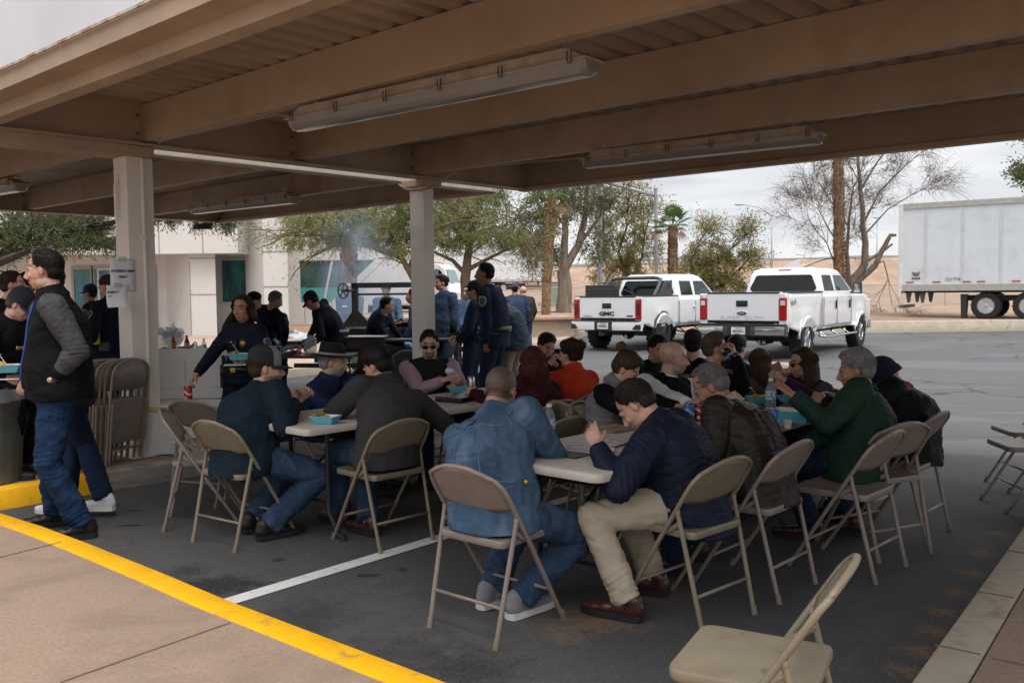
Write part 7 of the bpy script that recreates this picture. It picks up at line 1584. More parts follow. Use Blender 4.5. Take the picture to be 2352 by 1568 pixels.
# palms
PALMB = M('palm_bark', (.26, .15, .085), .9, var=.4, vs=9, bump=.8, bs=20, dirt=(.13, .08, .05), ds=7, dlo=.45, dhi=.6); FR = leafmat('palm_leaf', (.05, .11, .02), (.11, .19, .04)); FRD = leafmat('palm_dry', (.22, .15, .07), (.30, .22, .12))
def palm(label, base, top, r0, r1, fronds=None, seed=1, boots=True, smooth_below=0):
 rg = random.Random(seed); base = Vector(base); top = Vector(top); root = empty('palm_tree', base, 0, label, 'palm tree'); L_ = (top-base).length; b = MB(); n = int(L_/.16)
 b.tube([base.lerp(top, i/20)+Vector((rg.gauss(0, .01), rg.gauss(0, .01), 0)) for i in range(21)], [r0+(r1-r0)*i/20 for i in range(21)], 12)
 for i in range(n):
  t = i/n
  if t < smooth_below: continue
  c = base.lerp(top, t); r = r0+(r1-r0)*t
  for k in range(9):
   a = 2*PI*k/9+i*.7+rg.uniform(-.2, .2); o_ = Vector((math.cos(a), math.sin(a), 0)); sd_ = Vector((-o_.y, o_.x, 0)); w_ = r*.34; h_ = .17*rg.uniform(.7, 1.2)
   p = c+o_*r*.96; q = p+Vector((0, 0, h_))+o_*rg.uniform(.03, .09)*(r/.2)
   b.add([p-sd_*w_, p+sd_*w_, q+sd_*w_*.45, q-sd_*w_*.45, p+o_*.03-sd_*w_*.6, p+o_*.03+sd_*w_*.6], [(0, 1, 2, 3), (4, 5, 2, 3)])
 b.build('trunk', PALMB, root, off=base, recalc=False)
 if fronds:
  cb = MB(); cb2 = MB()
  for i in range(fronds[0]):
   dry = rg.random() < fronds[2]; bb = cb2 if dry else cb; a = 2*PI*i/fronds[0]*2.4+rg.uniform(-.3, .3); el = rg.uniform(-.2, 1.35) if not dry else rg.uniform(-.9, -.1); S_ = fronds[1]*rg.uniform(.8, 1.1)
   d = Vector((math.cos(a)*math.cos(el), math.sin(a)*math.cos(el), math.sin(el))); p1 = top+d*S_*.55; bb.tube([top, top+d*S_*.3, p1], .014, 5)
   x = d.cross(Vector((0, 0, 1))); x = x.normalized() if x.length > .05 else Vector((1, 0, 0)); y = x.cross(d).normalized(); m_ = 17
   for k in range(m_):
    th = R(-115+230*k/(m_-1)); v = (d*math.cos(th)+x*math.sin(th)).normalized(); ll = S_*(.62-.16*abs(math.sin(th/2))); w_ = .030*S_; tip = p1+v*ll+Vector((0, 0, -ll*.22))+y*.02; sdv = v.cross(y).normalized()
    mid = p1+v*ll*.55+y*.03; bb.add([p1, mid-sdv*w_, tip, mid+sdv*w_, mid+y*w_*.8], [(0, 1, 4), (1, 2, 4), (2, 3, 4), (3, 0, 4)])
  cb.build('crown', FR, root, off=base, recalc=False)
  if cb2.v: cb2.build('dry_fronds', FRD, root, off=base, recalc=False)
 return root
palm('slim palm in front of the eucalyptus, its fan leaves just under the roof edge', P_(1253, 722, 31), P_(1266, 452, 31), .17, .14, (13, 1.0, .15), 2, smooth_below=.25)
palm('short young palm with fan leaves beside the second galvanised pole', P_(1545, 700, 34.5), P_(1545, 520, 34.5), .21, .15, (17, .95, .22), 4)
palm('tall thick palm trunk rising past the roof edge beside the bare tree', P_(1930, 712, 37), P_(1922, 250, 37), .24, .17, None, 6)
palm('palm trunk in front of the slanted window, its top lost in the feathery foliage', P_(800, 745, 27), P_(801, 545, 27), .24, .22, (9, .9, .5), 8)
# shrubs behind the fence
for px, lb_ in ((1975, 'left'), (2005, 'right')):
 pass
# =============== poles, street lamps, signs ===============
GAL = M('galvanised_steel', (.34, .36, .38), .5, metal=.3, var=.08, vs=4)
root = empty('signal_pole', P_(1380, 715, 36), 0, 'tall galvanised pole rising past the roof edge above the white pickup', 'pole'); b = MB(); b.tube([P_(1379, 718, 36), P_(1376, 300, 36)], .095, 16); b.build('shaft', GAL, root, off=root.location, smooth=True)
root = empty('camera_pole', P_(1507, 715, 36), 0, 'shorter galvanised pole with a finial, horn speaker and slanting arm', 'pole'); b = MB(); b.tube([P_(1509, 718, 36), P_(1506, 436, 36)], .068, 14); b.ell(P_(1506, 434, 36), (.085, .085, .07)); b.tube([P_(1506, 447, 36), P_(1506, 456, 36)], .09, 14); b.build('shaft', GAL, root, off=root.location, smooth=True)
b = MB(); b.tube([P_(1505, 450, 36), P_(1455, 436, 36), P_(1376, 415, 36)], [.055, .065, .075], 12); b.build('arm', GAL, root, off=root.location, smooth=2)
b = MB(); p = P_(1492, 578, 35.8); b.tube([p+Vector((-.18, -.1, -.03)), p, p+Vector((.15, .1, .03))], [.14, .05, .03], 12); b.tube([p+Vector((.1, .1, 0)), P_(1506, 580, 36)], .02, 6); b.build('horn_speaker', GAL, root, off=root.location, smooth=2)
def lamp(px, Y, yt, armx, yarm, label, r=.07, base=None):
 p = P_(px, yt, Y); root = empty('street_lamp', (p.x, p.y, base if base is not None else terr_h(p.x, p.y)), 0, label, 'street lamp', 'street lamps along the far road'); o_ = root.location
 b = MB(); b.tube([Vector((p.x, p.y, o_.z)), p], [r*1.2, r*.7], 8); b.build('shaft', GAL, root, off=o_, smooth=2)
 b = MB(); e_ = P_(armx, yarm, Y); b.tube([p+Vector((0, 0, -.1)), p.lerp(e_, .45)+Vector((0, 0, (e_.z-p.z)*.28)), e_], [r*.6, r*.45, r*.4], 8); b.build('arm', GAL, root, off=o_, smooth=2)
 b = MB(); d = (e_-p).normalized(); d.z = 0; b.ell(e_+d*.3, (.42, .16, .08), n=10, m=6); b.build('lamp_head', GAL, root, off=o_, smooth=2)
lamp(1773, 70, 494, 1707, 470, 'street lamp with a long curved arm, right of the mesquite bush'); lamp(1851, 150, 592, 1836, 585, 'small distant street lamp on the bank, right of the tall curved one', .10); lamp(2210, 75, 468, 2222, 460, 'street lamp whose head shows above the white trailer roof'); lamp(2015, 100, 520, 2013, 500, 'thin distant lamp pole between the bare tree and the trailer', .06)
p = P_(1755, 611, 105); root = empty('road_sign', (p.x, p.y, terr_h(p.x, p.y)), 0, 'white road sign on a post, seen beyond the pickup roof', 'sign'); b = MB(); b.box((0, .06, (p.z-root.location.z)/2), (.15, .08, p.z-root.location.z+1)); b.build('post', GAL, root)
b = MB(); b.box((0, 0, p.z-root.location.z+.3), (1.05, .04, 1.1)); b.build('panel', M('sign_white', (.6, .6, .6), .5, dirt=(.3, .3, .3), ds=2, dlo=.5, dhi=.55), root); b = MB(); b.box((0, 0, p.z-root.location.z-.55), (1.05, .04, .5)); b.build('panel', M('sign_white'), root)
# guard rail + far roads
b = MB()
for i in range(26): x = bx(1490, 112)+i*.52*1.2; b.box((x, 112, terr_h(x, 111.5)+.5), (.12, .12, 1.1))
b2 = MB(); xa_, xb_ = bx(1380, 112), bx(1745, 112); rs = [[Vector((x, 111.85+dy, terr_h(x, 111.5)+.75+dz)) for dy, dz in ((0, -.18), (-.07, -.08), (0, 0), (-.07, .08), (0, .18), (.04, .18), (.04, -.18))] for x in np.linspace(xa_, xb_, 20)]
b2.rings(rs); g_ = b2.build('guard_rail', GAL); tag(g_, 'steel guard rail along the top of the sandy bank', 'guard rail'); b.build('posts', GAL, g_)
RD = M('pale_road', (.30, .29, .28), .85, var=.08, vs=.5)
b = MB(); n = 30; pts_ = [(bx(1650, 70)+t*0, 0) for t in range(2)]
rows = []
for i in range(n+1):
 t = i/n; px = 1640+t*330; py0 = 655-52*min(1, t*1.25)**.8; Yc = 80+28*min(1, t*1.2)
 pA, pB = G(px, py0+14*(1-t*.75), 0), None
 x = bx(px, Yc); rows.append([Vector((x, Yc, terr_h(x, Yc)+.12)), Vector((x+4*(1-t), Yc+5+t*2, terr_h(x+4*(1-t), Yc+5+t*2)+.12))])
b.rings(rows, cap=False, closed=False); tag(b.build('ramp_road', RD, recalc=False), 'pale ramp road curving up the sandy bank', kind='structure')
b = MB(); rows = [[Vector((x, 113, terr_h(x, 113)+.12)), Vector((x, 113, terr_h(x, 113)+.45)), Vector((x, 113.6, terr_h(x, 113.6)+.47)), Vector((x, 122, terr_h(x, 122)+.35))] for x in np.linspace(-5, 88, 50)]
b.rings(rows, cap=False, closed=False); tag(b.build('far_road', RD, recalc=False), 'pale concrete edge of the far road on top of the bank', kind='structure')
# chain link fence
b = MB(); YF = 46; xs_ = np.arange(bx(1205, YF), bx(2352, YF), 2.4)
fr_ = empty('chain_link_fence', (xs_[0], YF, 0), 0, 'low chain link fence across the sandy verge', 'fence'); fo = fr_.location
for x in xs_: b = MB(); z = terr_h(x, YF); b.tube([(x, YF, z-.1), (x, YF, z+1.15)], .028, 6); b.build('post', GAL, fr_, off=fo)
b = MB(); b.tube([(x, YF, terr_h(x, YF)+1.12) for x in xs_], .018, 5); b.build('top_rail', GAL, fr_, off=fo)
FM = bpy.data.materials.new('chain_mesh'); FM.use_nodes = True; t = FM.node_tree; bb = t.nodes['Principled BSDF']; bb.inputs['Base Color'].default_value = (.3, .3, .3, 1)
tcn = N(t, 'ShaderNodeTexCoord'); sx_ = N(t, 'ShaderNodeSeparateXYZ'); t.links.new(tcn.outputs['Object'], sx_.inputs[0]); outs = []
for sg in (1, -1):
 m_ = N(t, 'ShaderNodeMath', operation='MULTIPLY_ADD'); m_.inputs[1].default_value = sg; t.links.new(sx_.outputs['X'], m_.inputs[0]); t.links.new(sx_.outputs['Z'], m_.inputs[2])
 f_ = N(t, 'ShaderNodeMath', operation='PINGPONG'); f_.inputs[1].default_value = .045; t.links.new(m_.outputs[0], f_.inputs[0]); l_ = N(t, 'ShaderNodeMath', operation='LESS_THAN'); l_.inputs[1].default_value = .006; t.links.new(f_.outputs[0], l_.inputs[0]); outs.append(l_)
mx_ = N(t, 'ShaderNodeMath', operation='MAXIMUM'); t.links.new(outs[0].outputs[0], mx_.inputs[0]); t.links.new(outs[1].outputs[0], mx_.inputs[1]); t.links.new(mx_.outputs[0], bb.inputs['Alpha'])
b = MB(); b.rings([[Vector((x, YF+.02, terr_h(x, YF))), Vector((x, YF+.02, terr_h(x, YF)+1.1))] for x in xs_], cap=False, closed=False); b.build('mesh', FM, fr_, off=fo)
p = P_(1277, 675, 50); root = empty('utility_box', (p.x, 50, terr_h(p.x, 50)), 0, 'pale green utility cabinet on a concrete pad behind the eucalyptus', 'utility box'); b = MB(); b.box((0, 0, .75), (1.15, .8, 1.1)); b.box((0, 0, 1.32), (1.2, .85, .06)); b.build('cabinet', M('pale_green', (.22, .30, .22), .6), root); b = MB(); b.box((0, 0, .1), (2.0, 1.2, .24)); b.build('pad', CONC, root)
# =============== vehicles ===============
VW = M('white_paint', (.70, .70, .71), .22, var=.01, coat=.6, spec=.5); DKG = M('dark_glass', (.006, .007, .008), .06, spec=.35, var=.3, vs=2); RUB = M('rubber', (.016, .016, .016), .85, bump=.4, bs=30); TRIM = M('black_trim', (.02, .02, .021), .45); CHR = M('chrome', (.65, .65, .66), .12, metal=1, var=0)
REDL = M('tail_red', (.32, .012, .010), .15, coat=.5, var=.15, vs=20); CLR = M('lamp_clear', (.55, .55, .55), .15, coat=.5)
def wheel(root, x, y, r, w_, rimm, nsp=8, side=1, name='wheel', off=None, dish=.0):
 c = Vector((x, y, r)); ax = Vector((1, 0, 0)); e_ = MB(); n = 40
 prof = [(r*.60, -w_/2), (r*.80, -w_/2), (r*.94, -w_*.47), (r*.985, -w_*.36), (r, -w_*.12), (r, w_*.12), (r*.985, w_*.36), (r*.94, w_*.47), (r*.80, w_/2), (r*.60, w_/2)]
 e_.lathe(prof, c, n, ax, loop=True)
 for i in range(n):                       # tread blocks
  a = 2*PI*i/n; y_, z_ = math.cos(a), math.sin(a)
  for k, xo in enumerate((-.34, 0, .34)):
   if (i+k) % 2: continue
   m3 = Matrix.Rotation(a, 3, 'X'); e_.box(c+Vector((xo*w_, y_*r*.995, z_*r*.995)), (w_*.26, .022, .05), rot=m3)
 ty = e_.build(name, RUB, root, off=off, smooth=True, angle=40)
 b = MB(); s = side
 b.lathe([(r*.60, s*w_*.40), (r*.56, s*w_*.44), (r*.54, s*w_*.30), (r*.50, s*w_*.10), (.05, s*w_*.06)], c, 32, ax)
 for i in range(nsp):
  a = 2*PI*i/nsp; d = Vector((0, math.cos(a), math.sin(a))); b.tube([c+ax*s*w_*.30+d*.06, c+ax*s*w_*.34+d*r*.54], [.03, .036], 6, flat=.6)
 b.lathe([(.085, s*w_*.2), (.085, s*w_*.38), (.06, s*w_*.42), (.001, s*w_*.42)], c, 16, ax)
 b.build('rim', rimm, ty, off=off, smooth=True, angle=35); return ty
def pickup(label, rear, heading, style):
 """local: x right, y forward from the rear axle, z up"""
 ford = style == 'a'
 root = empty('pickup_truck', rear, R(heading), label, 'pickup truck', 'white pickup trucks parked behind the tables')
 WB = 4.15 if ford else 3.9; HW = .985; TR = .42 if ford else .425; belt = 1.36 if ford else 1.27; low = .62 if ford else .60; Yr = -1.22 if ford else -1.10; cab0 = 1.18 if ford else .95; Yf = WB+.95; top = 2.02 if ford else 1.94
 bedtop = 1.44 if ford else 1.36
 def arch(cy, r_, n=12): return [(cy+r_*math.cos(PI-PI*i/n), TR+.02+r_*math.sin(PI-PI*i/n)) for i in range(n+1)]
 def side_surface(poly, x, s, name, par=root, m=VW, bulge=True):
  bm = bmesh.new(); vs = [bm.verts.new((0, p[0], p[1])) for p in poly]; bm.faces.new(vs); bmesh.ops.triangulate(bm, faces=bm.faces)
  for z in (.72, .84, .96, 1.08, 1.18, 1.26, 1.33): bmesh.ops.bisect_plane(bm, geom=bm.verts[:]+bm.edges[:]+bm.faces[:], plane_co=(0, 0, z), plane_no=(0, 0, 1))
  for y in [-.9+.35*k for k in range(20)]: bmesh.ops.bisect_plane(bm, geom=bm.verts[:]+bm.edges[:]+bm.faces[:], plane_co=(0, y, 0), plane_no=(0, 1, 0))
  for v in bm.verts:
   z = v.co.z; dx = .035*math.cos((z-.98)/.45*1.1)-.035
   for cy in (0, WB):                        # swollen arches
    d_ = math.hypot(v.co.y-cy, z-TR); fl = .56 if ford else .53; 
    if z > TR: dx += .045*math.exp(-((d_-fl)/.10)**2)
   v.co.x = s*(x+dx)
  me = bpy.data.meshes.new(name); bm.to_mesh(me); bm.free(); me.materials.append(m); me.polygons.foreach_set('use_smooth', [True]*len(me.polygons)); me.set_sharp_from_angle(angle=R(30)); o = bpy.data.objects.new(name, me); COL.objects.link(o); o.parent = par
  so_ = o.modifiers.new('t', 'SOLIDIFY'); so_.thickness = .05; so_.offset = -s*1.0*(1); return o
 for s in (-1, 1):
  ar = arch(0, .50); bed = [(Yr, low+.12), (-.50, low-.02)]+ar+[(.50, low-.02), (cab0-.02, low-.02), (cab0-.02, bedtop), (Yr, bedtop)]
  o = side_surface(bed, HW, s, 'bed_side')
  ar2 = arch(WB, .50); fr2 = [(cab0+.01, low-.02), (WB-.50, low-.02)]+ar2+[(WB+.50, low-.05), (Yf, low+.0), (Yf, belt-.15), (WB+.3, belt-.02), (WB-.75, belt), (cab0+.01, belt)]
  o = side_surface(fr2, HW, s, 'cab_side')
  # doors as proud seams
  b = MB()
  for yy in ((cab0+.02, cab0+1.02, WB-.80) if ford else (cab0+.02, cab0+1.0, WB-.78)): b.box((s*(HW+.002), yy, (low+belt)/2), (.012, .012, belt-low-.1))
  b.box((s*(HW-.0), (cab0+WB-.8)/2, low+.05), (.012, WB-.8-cab0, .012)); b.build('door_seam', M('seam_grey', (.10, .10, .10), .8), root)
  for k, yy in enumerate((cab0+.88, WB-1.0)): b = MB(); b.box((s*(HW+.025), yy, belt-.20 if not ford else belt-.22), (.03, .16, .035) if not ford else (.03, .05, .20)); b.build('door_handle', VW if not ford else TRIM, root, bevel=.008)
  b = MB(); b.tube([(s*(HW+.015), 0+.515*math.cos(a), TR+.03+.515*math.sin(a)) for a in [PI*i/14 for i in range(15)]], .035 if not ford else .022, 6); b.build('wheel_arch', TRIM if not ford else VW, root, smooth=2)
  b = MB(); b.tube([(s*(HW+.015), WB+.515*math.cos(a), TR+.03+.515*math.sin(a)) for a in [PI*i/14 for i in range(15)]], .035 if not ford else .022, 6); b.build('wheel_arch', TRIM if not ford else VW, root, smooth=2)
  for cy in (0, WB): wheel(root, s*.87, cy, TR, .30, CHR if ford else TRIM, side=s)
  b = MB(); b.box((s*.80, 0, .95), (.25, 1.0, .60)); b.build('wheel_well', TRIM, root)
  b = MB(); b.tube([(s*(HW+.06), .75, .46), (s*(HW+.10), 1.0, .42), (s*(HW+.10), WB-.75, .42), (s*(HW+.06), WB-.6, .46)], .042, 8, flat=.6)
  for yy in (1.1, 2.0, 2.9): b.tube([(s*(HW+.08), yy, .43), (s*.8, yy, .60)], .02, 6)
  b.build('running_board', CHR if ford else TRIM, root, smooth=2)
  b = MB(); b.box((s*(HW+.19), WB-.95, belt+.16), (.20 if ford else .17, .10, .28 if ford else .17)); b.tube([(s*HW, WB-.92, belt+.05), (s*(HW+.15), WB-.95, belt+.08)], .03, 6); mr = b.build('mirror', TRIM, root, bevel=.03, seg=3)
  b = MB(); b.box((s*(HW+.19), WB-1.005, belt+.16), (.15, .006, .22 if ford else .12)); b.build('mirror_glass', CHR, mr)
  b = MB(); b.box((s*(HW-.06), (Yr+cab0)/2, bedtop+.012), (.11, cab0-Yr-.05, .03)); b.build('bed_rail', TRIM, root, bevel=.008)
 # bed floor, front wall, tailgate
 b = MB(); b.box((0, (Yr+cab0)/2, .82), (1.75, cab0-Yr-.1, .05)); b.box((0, cab0-.06, 1.08), (1.8, .06, .56)); b.build('bed_floor', TRIM, root)
 b = MB(); tgw = .80; b.box((0, Yr+.02, (low+.22+bedtop)/2), (tgw*2, .07, bedtop-low-.24)); 
 tg = b.build('tailgate', VW, root, bevel=.014, seg=3)
 b = MB(); b.box((0, Yr+.03, bedtop+.008), (tgw*2, .11, .035)); b.build('top_trim', TRIM, tg, bevel=.01)
 b = MB(); b.box((0, Yr-.020, bedtop-.22), (.26, .012, .13)); hd_ = b.build('handle', TRIM, tg, bevel=.02); b = MB(); b.box((0, Yr-.034, bedtop-.235), (.17, .012, .05)); b.build('grip', M('grip_black', (.008, .008, .008), .5), tg, bevel=.01)
 rf = frame3((1, 0, 0), (0, -1, 0))
 for s in (-1, 1):
  b = MB(); tl0, tl1 = (low+.24, bedtop-.09) if ford else (low+.20, bedtop-.05); b.box((s*(tgw+.095), Yr+.03, (tl0+tl1)/2-.0), (.17, .11, tl1-tl0)); b.build('tail_light', REDL, root, bevel=.03, seg=3)
  b = MB(); b.box((s*(tgw+.095), Yr-.028, tl1-.12 if ford else (tl0+tl1)/2), (.10, .012, .10 if ford else .28)); b.build('reversing_lamp', CLR if ford else M('dark_red', (.09, .01, .01), .2), root, bevel=.01)
  b = MB(); b.box((s*(tgw+.095), Yr+.05, (low+bedtop)/2), (.185, .10, bedtop-low)); b.build('corner_post', VW, root, bevel=.02)
 # bumper
 bm_ = M('dark_bumper', (.045, .05, .06), .5) if ford else VW
 b = MB(); b.rings([[Vector((x, Yr-.06-.13*math.cos(x/1.02*1.35)+dy, z)) for dy, z in ((.12, .52), (0, .54), (-.015, .66), (.0, .76), (.14, .77))] for x in np.linspace(-.99, .99, 15)]); b.build('rear_bumper', bm_, root, smooth=True, angle=50)
 b = MB(); b.rings([[Vector((x, Yr-.062-.13*math.cos(x/1.02*1.35)+dy, z)) for dy, z in ((.14, .755), (-.01, .755), (-.01, .785), (.14, .785))] for x in np.linspace(-.97, .97, 15)]); b.build('step_pad', TRIM, root)
 for s in (-1, 1):
  if ford: b = MB(); b.rings([[Vector((s*x, Yr-.078-.13*math.cos(x/1.02*1.35)+dy, z)) for dy, z in ((.0, .56), (-.006, .60), (-.006, .70), (0, .735))] for x in np.linspace(.36, .97, 8)], cap=False); b.build('bumper_chrome', CHR, root, smooth=True)
  else: b = MB(); b.box((s*.88, Yr-.10, .62), (.24, .06, .13)); b.build('bumper_corner', TRIM, root, bevel=.02)
 b = MB(); b.box((-.0, Yr-.195, .645), (.50, .03, .21)); b.build('plate_recess', TRIM, root, bevel=.01)
 b = MB(); b.box((0, Yr-.216, .645), (.31, .008, .155)); pl_ = b.build('licence_plate', M('plate_white', (.62, .62, .62), .5), root)
 text_mesh('plate_state', 'California', .042, M('script_red', (.5, .03, .03), .6), Vector((0, Yr-.222, .700)), rf, pl_, .001)
 text_mesh('plate_number', '46030G1' if ford else '04490K2', .082, M('plate_blue', (.03, .04, .12), .6), Vector((0, Yr-.222, .635)), rf, pl_, .001, sx=.82, offset=.002)
 if ford:
  b = MB(); b.ell((0, Yr-.022, bedtop-.42), (.115, .012, .048), n=28, m=8); e_ = b.build('emblem', CHR, tg, smooth=2); b = MB(); b.ell((0, Yr-.028, bedtop-.42), (.104, .012, .039), n=28, m=8); b.build('emblem_field', M('emblem_navy', (.012, .03, .12), .25), tg, smooth=2)
  text_mesh('emblem_script', 'Ford', .062, WHT, Vector((0, Yr-.042, bedtop-.42)), rf, tg, .001)
  text_mesh('embossed_letters', 'SUPER  DUTY', .095, M('emboss', (.48, .48, .49), .35), Vector((0, Yr-.018, low+.30)), rf, tg, .003, sx=1.75, offset=-.001)
  text_mesh('side_decal', '4x4', .19, M('decal_grey', (.12, .12, .13), .5), Vector((HW+.012, Yr+.36, bedtop-.20)), frame3((0, 1, .12), (1, 0, 0)), root, .001, sx=1.2)
  b = MB()
  for k in (0, .11): b.tube([(.42+k, Yr+.35, .40), (.42+k, Yr-.12, .40)], .042, 12)
  b.build('exhaust', CHR, root, smooth=True)
 else:
  text_mesh('badge', 'GMC', .135, TRIM, Vector((0, Yr-.020, bedtop-.42)), rf, tg, .008, sx=1.45, offset=.006)
  text_mesh('model_letters', 'SIERRA', .06, M('letters_grey', (.35, .35, .36), .3, metal=.6), Vector((-.56, Yr-.018, low+.28)), rf, tg, .004, sx=1.5)
  b = MB(); b.box((.66, Yr-.018, low+.29), (.16, .006, .035)); b.build('small_badge', TRIM, tg)
  b = MB(); b.tube([(.52, Yr+.35, .40), (.56, Yr-.05, .38)], .045, 12); b.build('exhaust', CHR, root, smooth=True)
 b = MB(); b.box((0, Yr-.15, .44), (.08, .25, .08)); b.tube([(-.05, Yr-.28, .40), (-.05, Yr-.28, .52)], .028, 8); b.build('hitch', TRIM, root)
 b = MB(); b.box((0, WB/2, .55), (.9, WB+1.2, .16)); b.box((0, 0, .42), (1.5, .14, .14)); b.ell((0, 0, .42), (.18, .17, .17)); b.build('chassis', TRIM, root)
 # cab
 y0, y1, y2, y3 = cab0+.02, cab0+.16, WB-1.15, WB-.35; n_ = 10
 hwb, hwt = HW-.035, HW-.19
 def ringz(z, ya, yb, hw, rc=.10):
  cs = []
  for cx, cy, a0 in ((hw-rc, yb-rc, 0), (-hw+rc, yb-rc, 90), (-hw+rc, ya+rc, 180), (hw-rc, ya+rc, 270)):
   for k in range(5): a = R(a0+22.5*k); cs.append(Vector((cx+rc*math.cos(a), cy+rc*math.sin(a), z)))
  return cs
 zb = belt-.03; b = MB(); b.rings([ringz(zb, y0, y3, hwb), ringz(belt+.08, y0+.01, y3-.12, hwb-.02), ringz(top-.16, y0+.10, y2+.05, hwt+.03), ringz(top-.06, y0+.16, y2-.08, hwt-.02), ringz(top, y0+.30, y2-.25, hwt-.14)]); b.build('cab', VW, root, smooth=True, angle=45)
 def lerpx(z): t = (z-(belt+.08))/(top-.16-belt-.08); return (hwb-.02)*(1-t)+(hwt+.03)*t
 def rearY(z): t = (z-(belt+.08))/(top-.16-belt-.08); return (y0+.01)*(1-t)+(y0+.10)*t
 za, zc = belt+.10, top-.17
 cs = []; rr = .09; gw0, gw1 = lerpx(za)-.13, lerpx(zc)-.13
 for sx_2, zz, a0 in ((1, zc, 0), (-1, zc, 90), (-1, za, 180), (1, za, 270)):
  gw = gw1 if zz == zc else gw0
  for k in range(5):
   a = R(a0+22.5*k); cx, cz = sx_2*(gw-rr), zz+(-rr if zz == zc else rr); z_ = cz+rr*math.sin(a); cs.append(Vector((cx+rr*math.cos(a), rearY(z_)-.006, z_)))
 b = MB(); b.add(cs+[p+Vector((0, .02, 0)) for p in cs], [tuple(range(len(cs)))]+[(i, (i+1) % len(cs), len(cs)+(i+1) % len(cs), len(cs)+i) for i in range(len(cs))]); rw = b.build('rear_window', DKG, root)
 b = MB(); b.box((0, y0+.175, top-.055), (.30, .05, .035)); b.build('brake_lamp', REDL, root, bevel=.008)
 for s in (-1, 1):
  for (ya, yb, zl, zr, ys) in ((cab0+.22, cab0+.96, 0, 0, .03), (cab0+1.08, WB-.86, 0, 1, .04)):
   def q(y, z): return Vector((s*(lerpx(z)+.004), y, z))
   pts = [q(ya+.02, za+.01), q(yb+(.16 if zr else 0), za+.01), q(yb-(.35 if zr else .02), zc-.01), q(ya+.05, zc-.01)]
   b = MB(); b.add(pts+[p+Vector((-s*.012, 0, 0)) for p in pts], [(0, 1, 2, 3), (7, 6, 5, 4), (0, 4, 5, 1), (1, 5, 6, 2), (2, 6, 7, 3), (3, 7, 4, 0)]); b.build('side_window', DKG if not zr else M('side_glass', (.03, .05, .05), .05, spec=.9), root)
 def q(x, t): z = belt+.06+t*(top-.2-belt-.06); return Vector((x*(1-.12*t), y3-.13-t*(y3-.13-y2-.02)+.012, z))
 b = MB(); b.quad(q(-.80, .03), q(.80, .03), q(.80, .95), q(-.80, .95)); b.build('windscreen', M('side_glass'), root)
 b = MB(); b.rings([ringz(z, y3-.35, Yf-e_, HW-.05-e2) for z, e_, e2 in ((low, 0, 0), (belt-.10, .0, .0), (belt-.02, .08, .03), (belt+.03, .25, .10))]); b.build('hood', VW, root, smooth=True, angle=45)
 b = MB(); b.box((0, Yf+.01, .95), (1.5, .06, .45)); b.build('grille', CHR, root, bevel=.02); b = MB(); b.box((0, Yf+.05, .58), (1.95, .2, .24)); b.build('front_bumper', CHR, root, bevel=.04)
 # headrests seen through the glass are hidden by the tint; keep a seat row
 b = MB()
 for x in (-.42, .42): b.box((x, cab0+1.3, belt+.05), (.45, .14, .7)); b.box((x, cab0+1.3, belt+.47), (.26, .10, .16))
 b.build('seats', TRIM, root, bevel=.04)
 return root
pickup('white pickup with a blue oval badge and 4x4 decal, right of the other pickup', ((6.41+6.41-1.55)/2+.05, 19.68+.55, 0), -36.6, 'a')
gm = pickup('white pickup with a black roll bar and a dark metal box in its bed', (2.27+.78, 23.98-.62, 0), -36.6, 'b')
b = MB()
for s in (-1, 1):
 b.tube([(s*.82, -.15, 1.38), (s*.80, .15, 1.62), (s*.74, .38, 1.80), (s*.55, .46, 1.84)], .045, 8)
 b.prism([(.0, 1.38), (.80, 1.38), (.80, 1.78), (.42, 1.74)], s*.83, s*.85, Matrix(((0, 0, 1), (1, 0, 0), (0, 1, 0))))
b.tube([(-.6, .46, 1.84), (.6, .46, 1.84)], .045, 8); b.build('roll_bar', M('charcoal_metal', (.05, .053, .06), .45), gm, smooth=True, angle=40)
text_mesh('bar_decal', '////', .16, TRIM, Vector((.856, .62, 1.62)), frame3((0, 1, 0), (1, 0, 0)), gm, .001); text_mesh('bar_lettering', 'CRUISER', .075, M('decal_red', (.5, .03, .03), .5), Vector((.856, .52, 1.43)), frame3((0, 1, 0), (1, 0, 0)), gm, .001)
mw = gm.matrix_world.copy(); bpy.context.view_layer.update(); mw = gm.matrix_world
root = empty('metal_box', mw @ Vector((-.42, -.62, .85)), R(-36.6), 'dark ribbed metal box strapped in the bed of the pickup with the roll bar', 'box'); b = MB(); b.box((0, 0, .40), (.66, .60, .80))
for z in (.58, .68, .80): b.box((0, 0, z), (.68, .62, .02))
b.build('box_body', M('dark_metal', (.045, .04, .042), .5, metal=.3), root, bevel=.01); b = MB(); b.tube([(-.1, 0, .82), (-.1, 0, .87), (.1, 0, .87), (.1, 0, .82)], .012, 6); b.build('lid_handle', TRIM, root)
b = MB(); b.tube([(-.34, 0, .80), (-.52, .1, .52)], .02, 4, flat=.2); b.tube([(.34, 0, .80), (1.05, .1, .52)], .02, 4, flat=.2); b.build('strap', M('green_strap', (.03, .09, .04), .7), root)
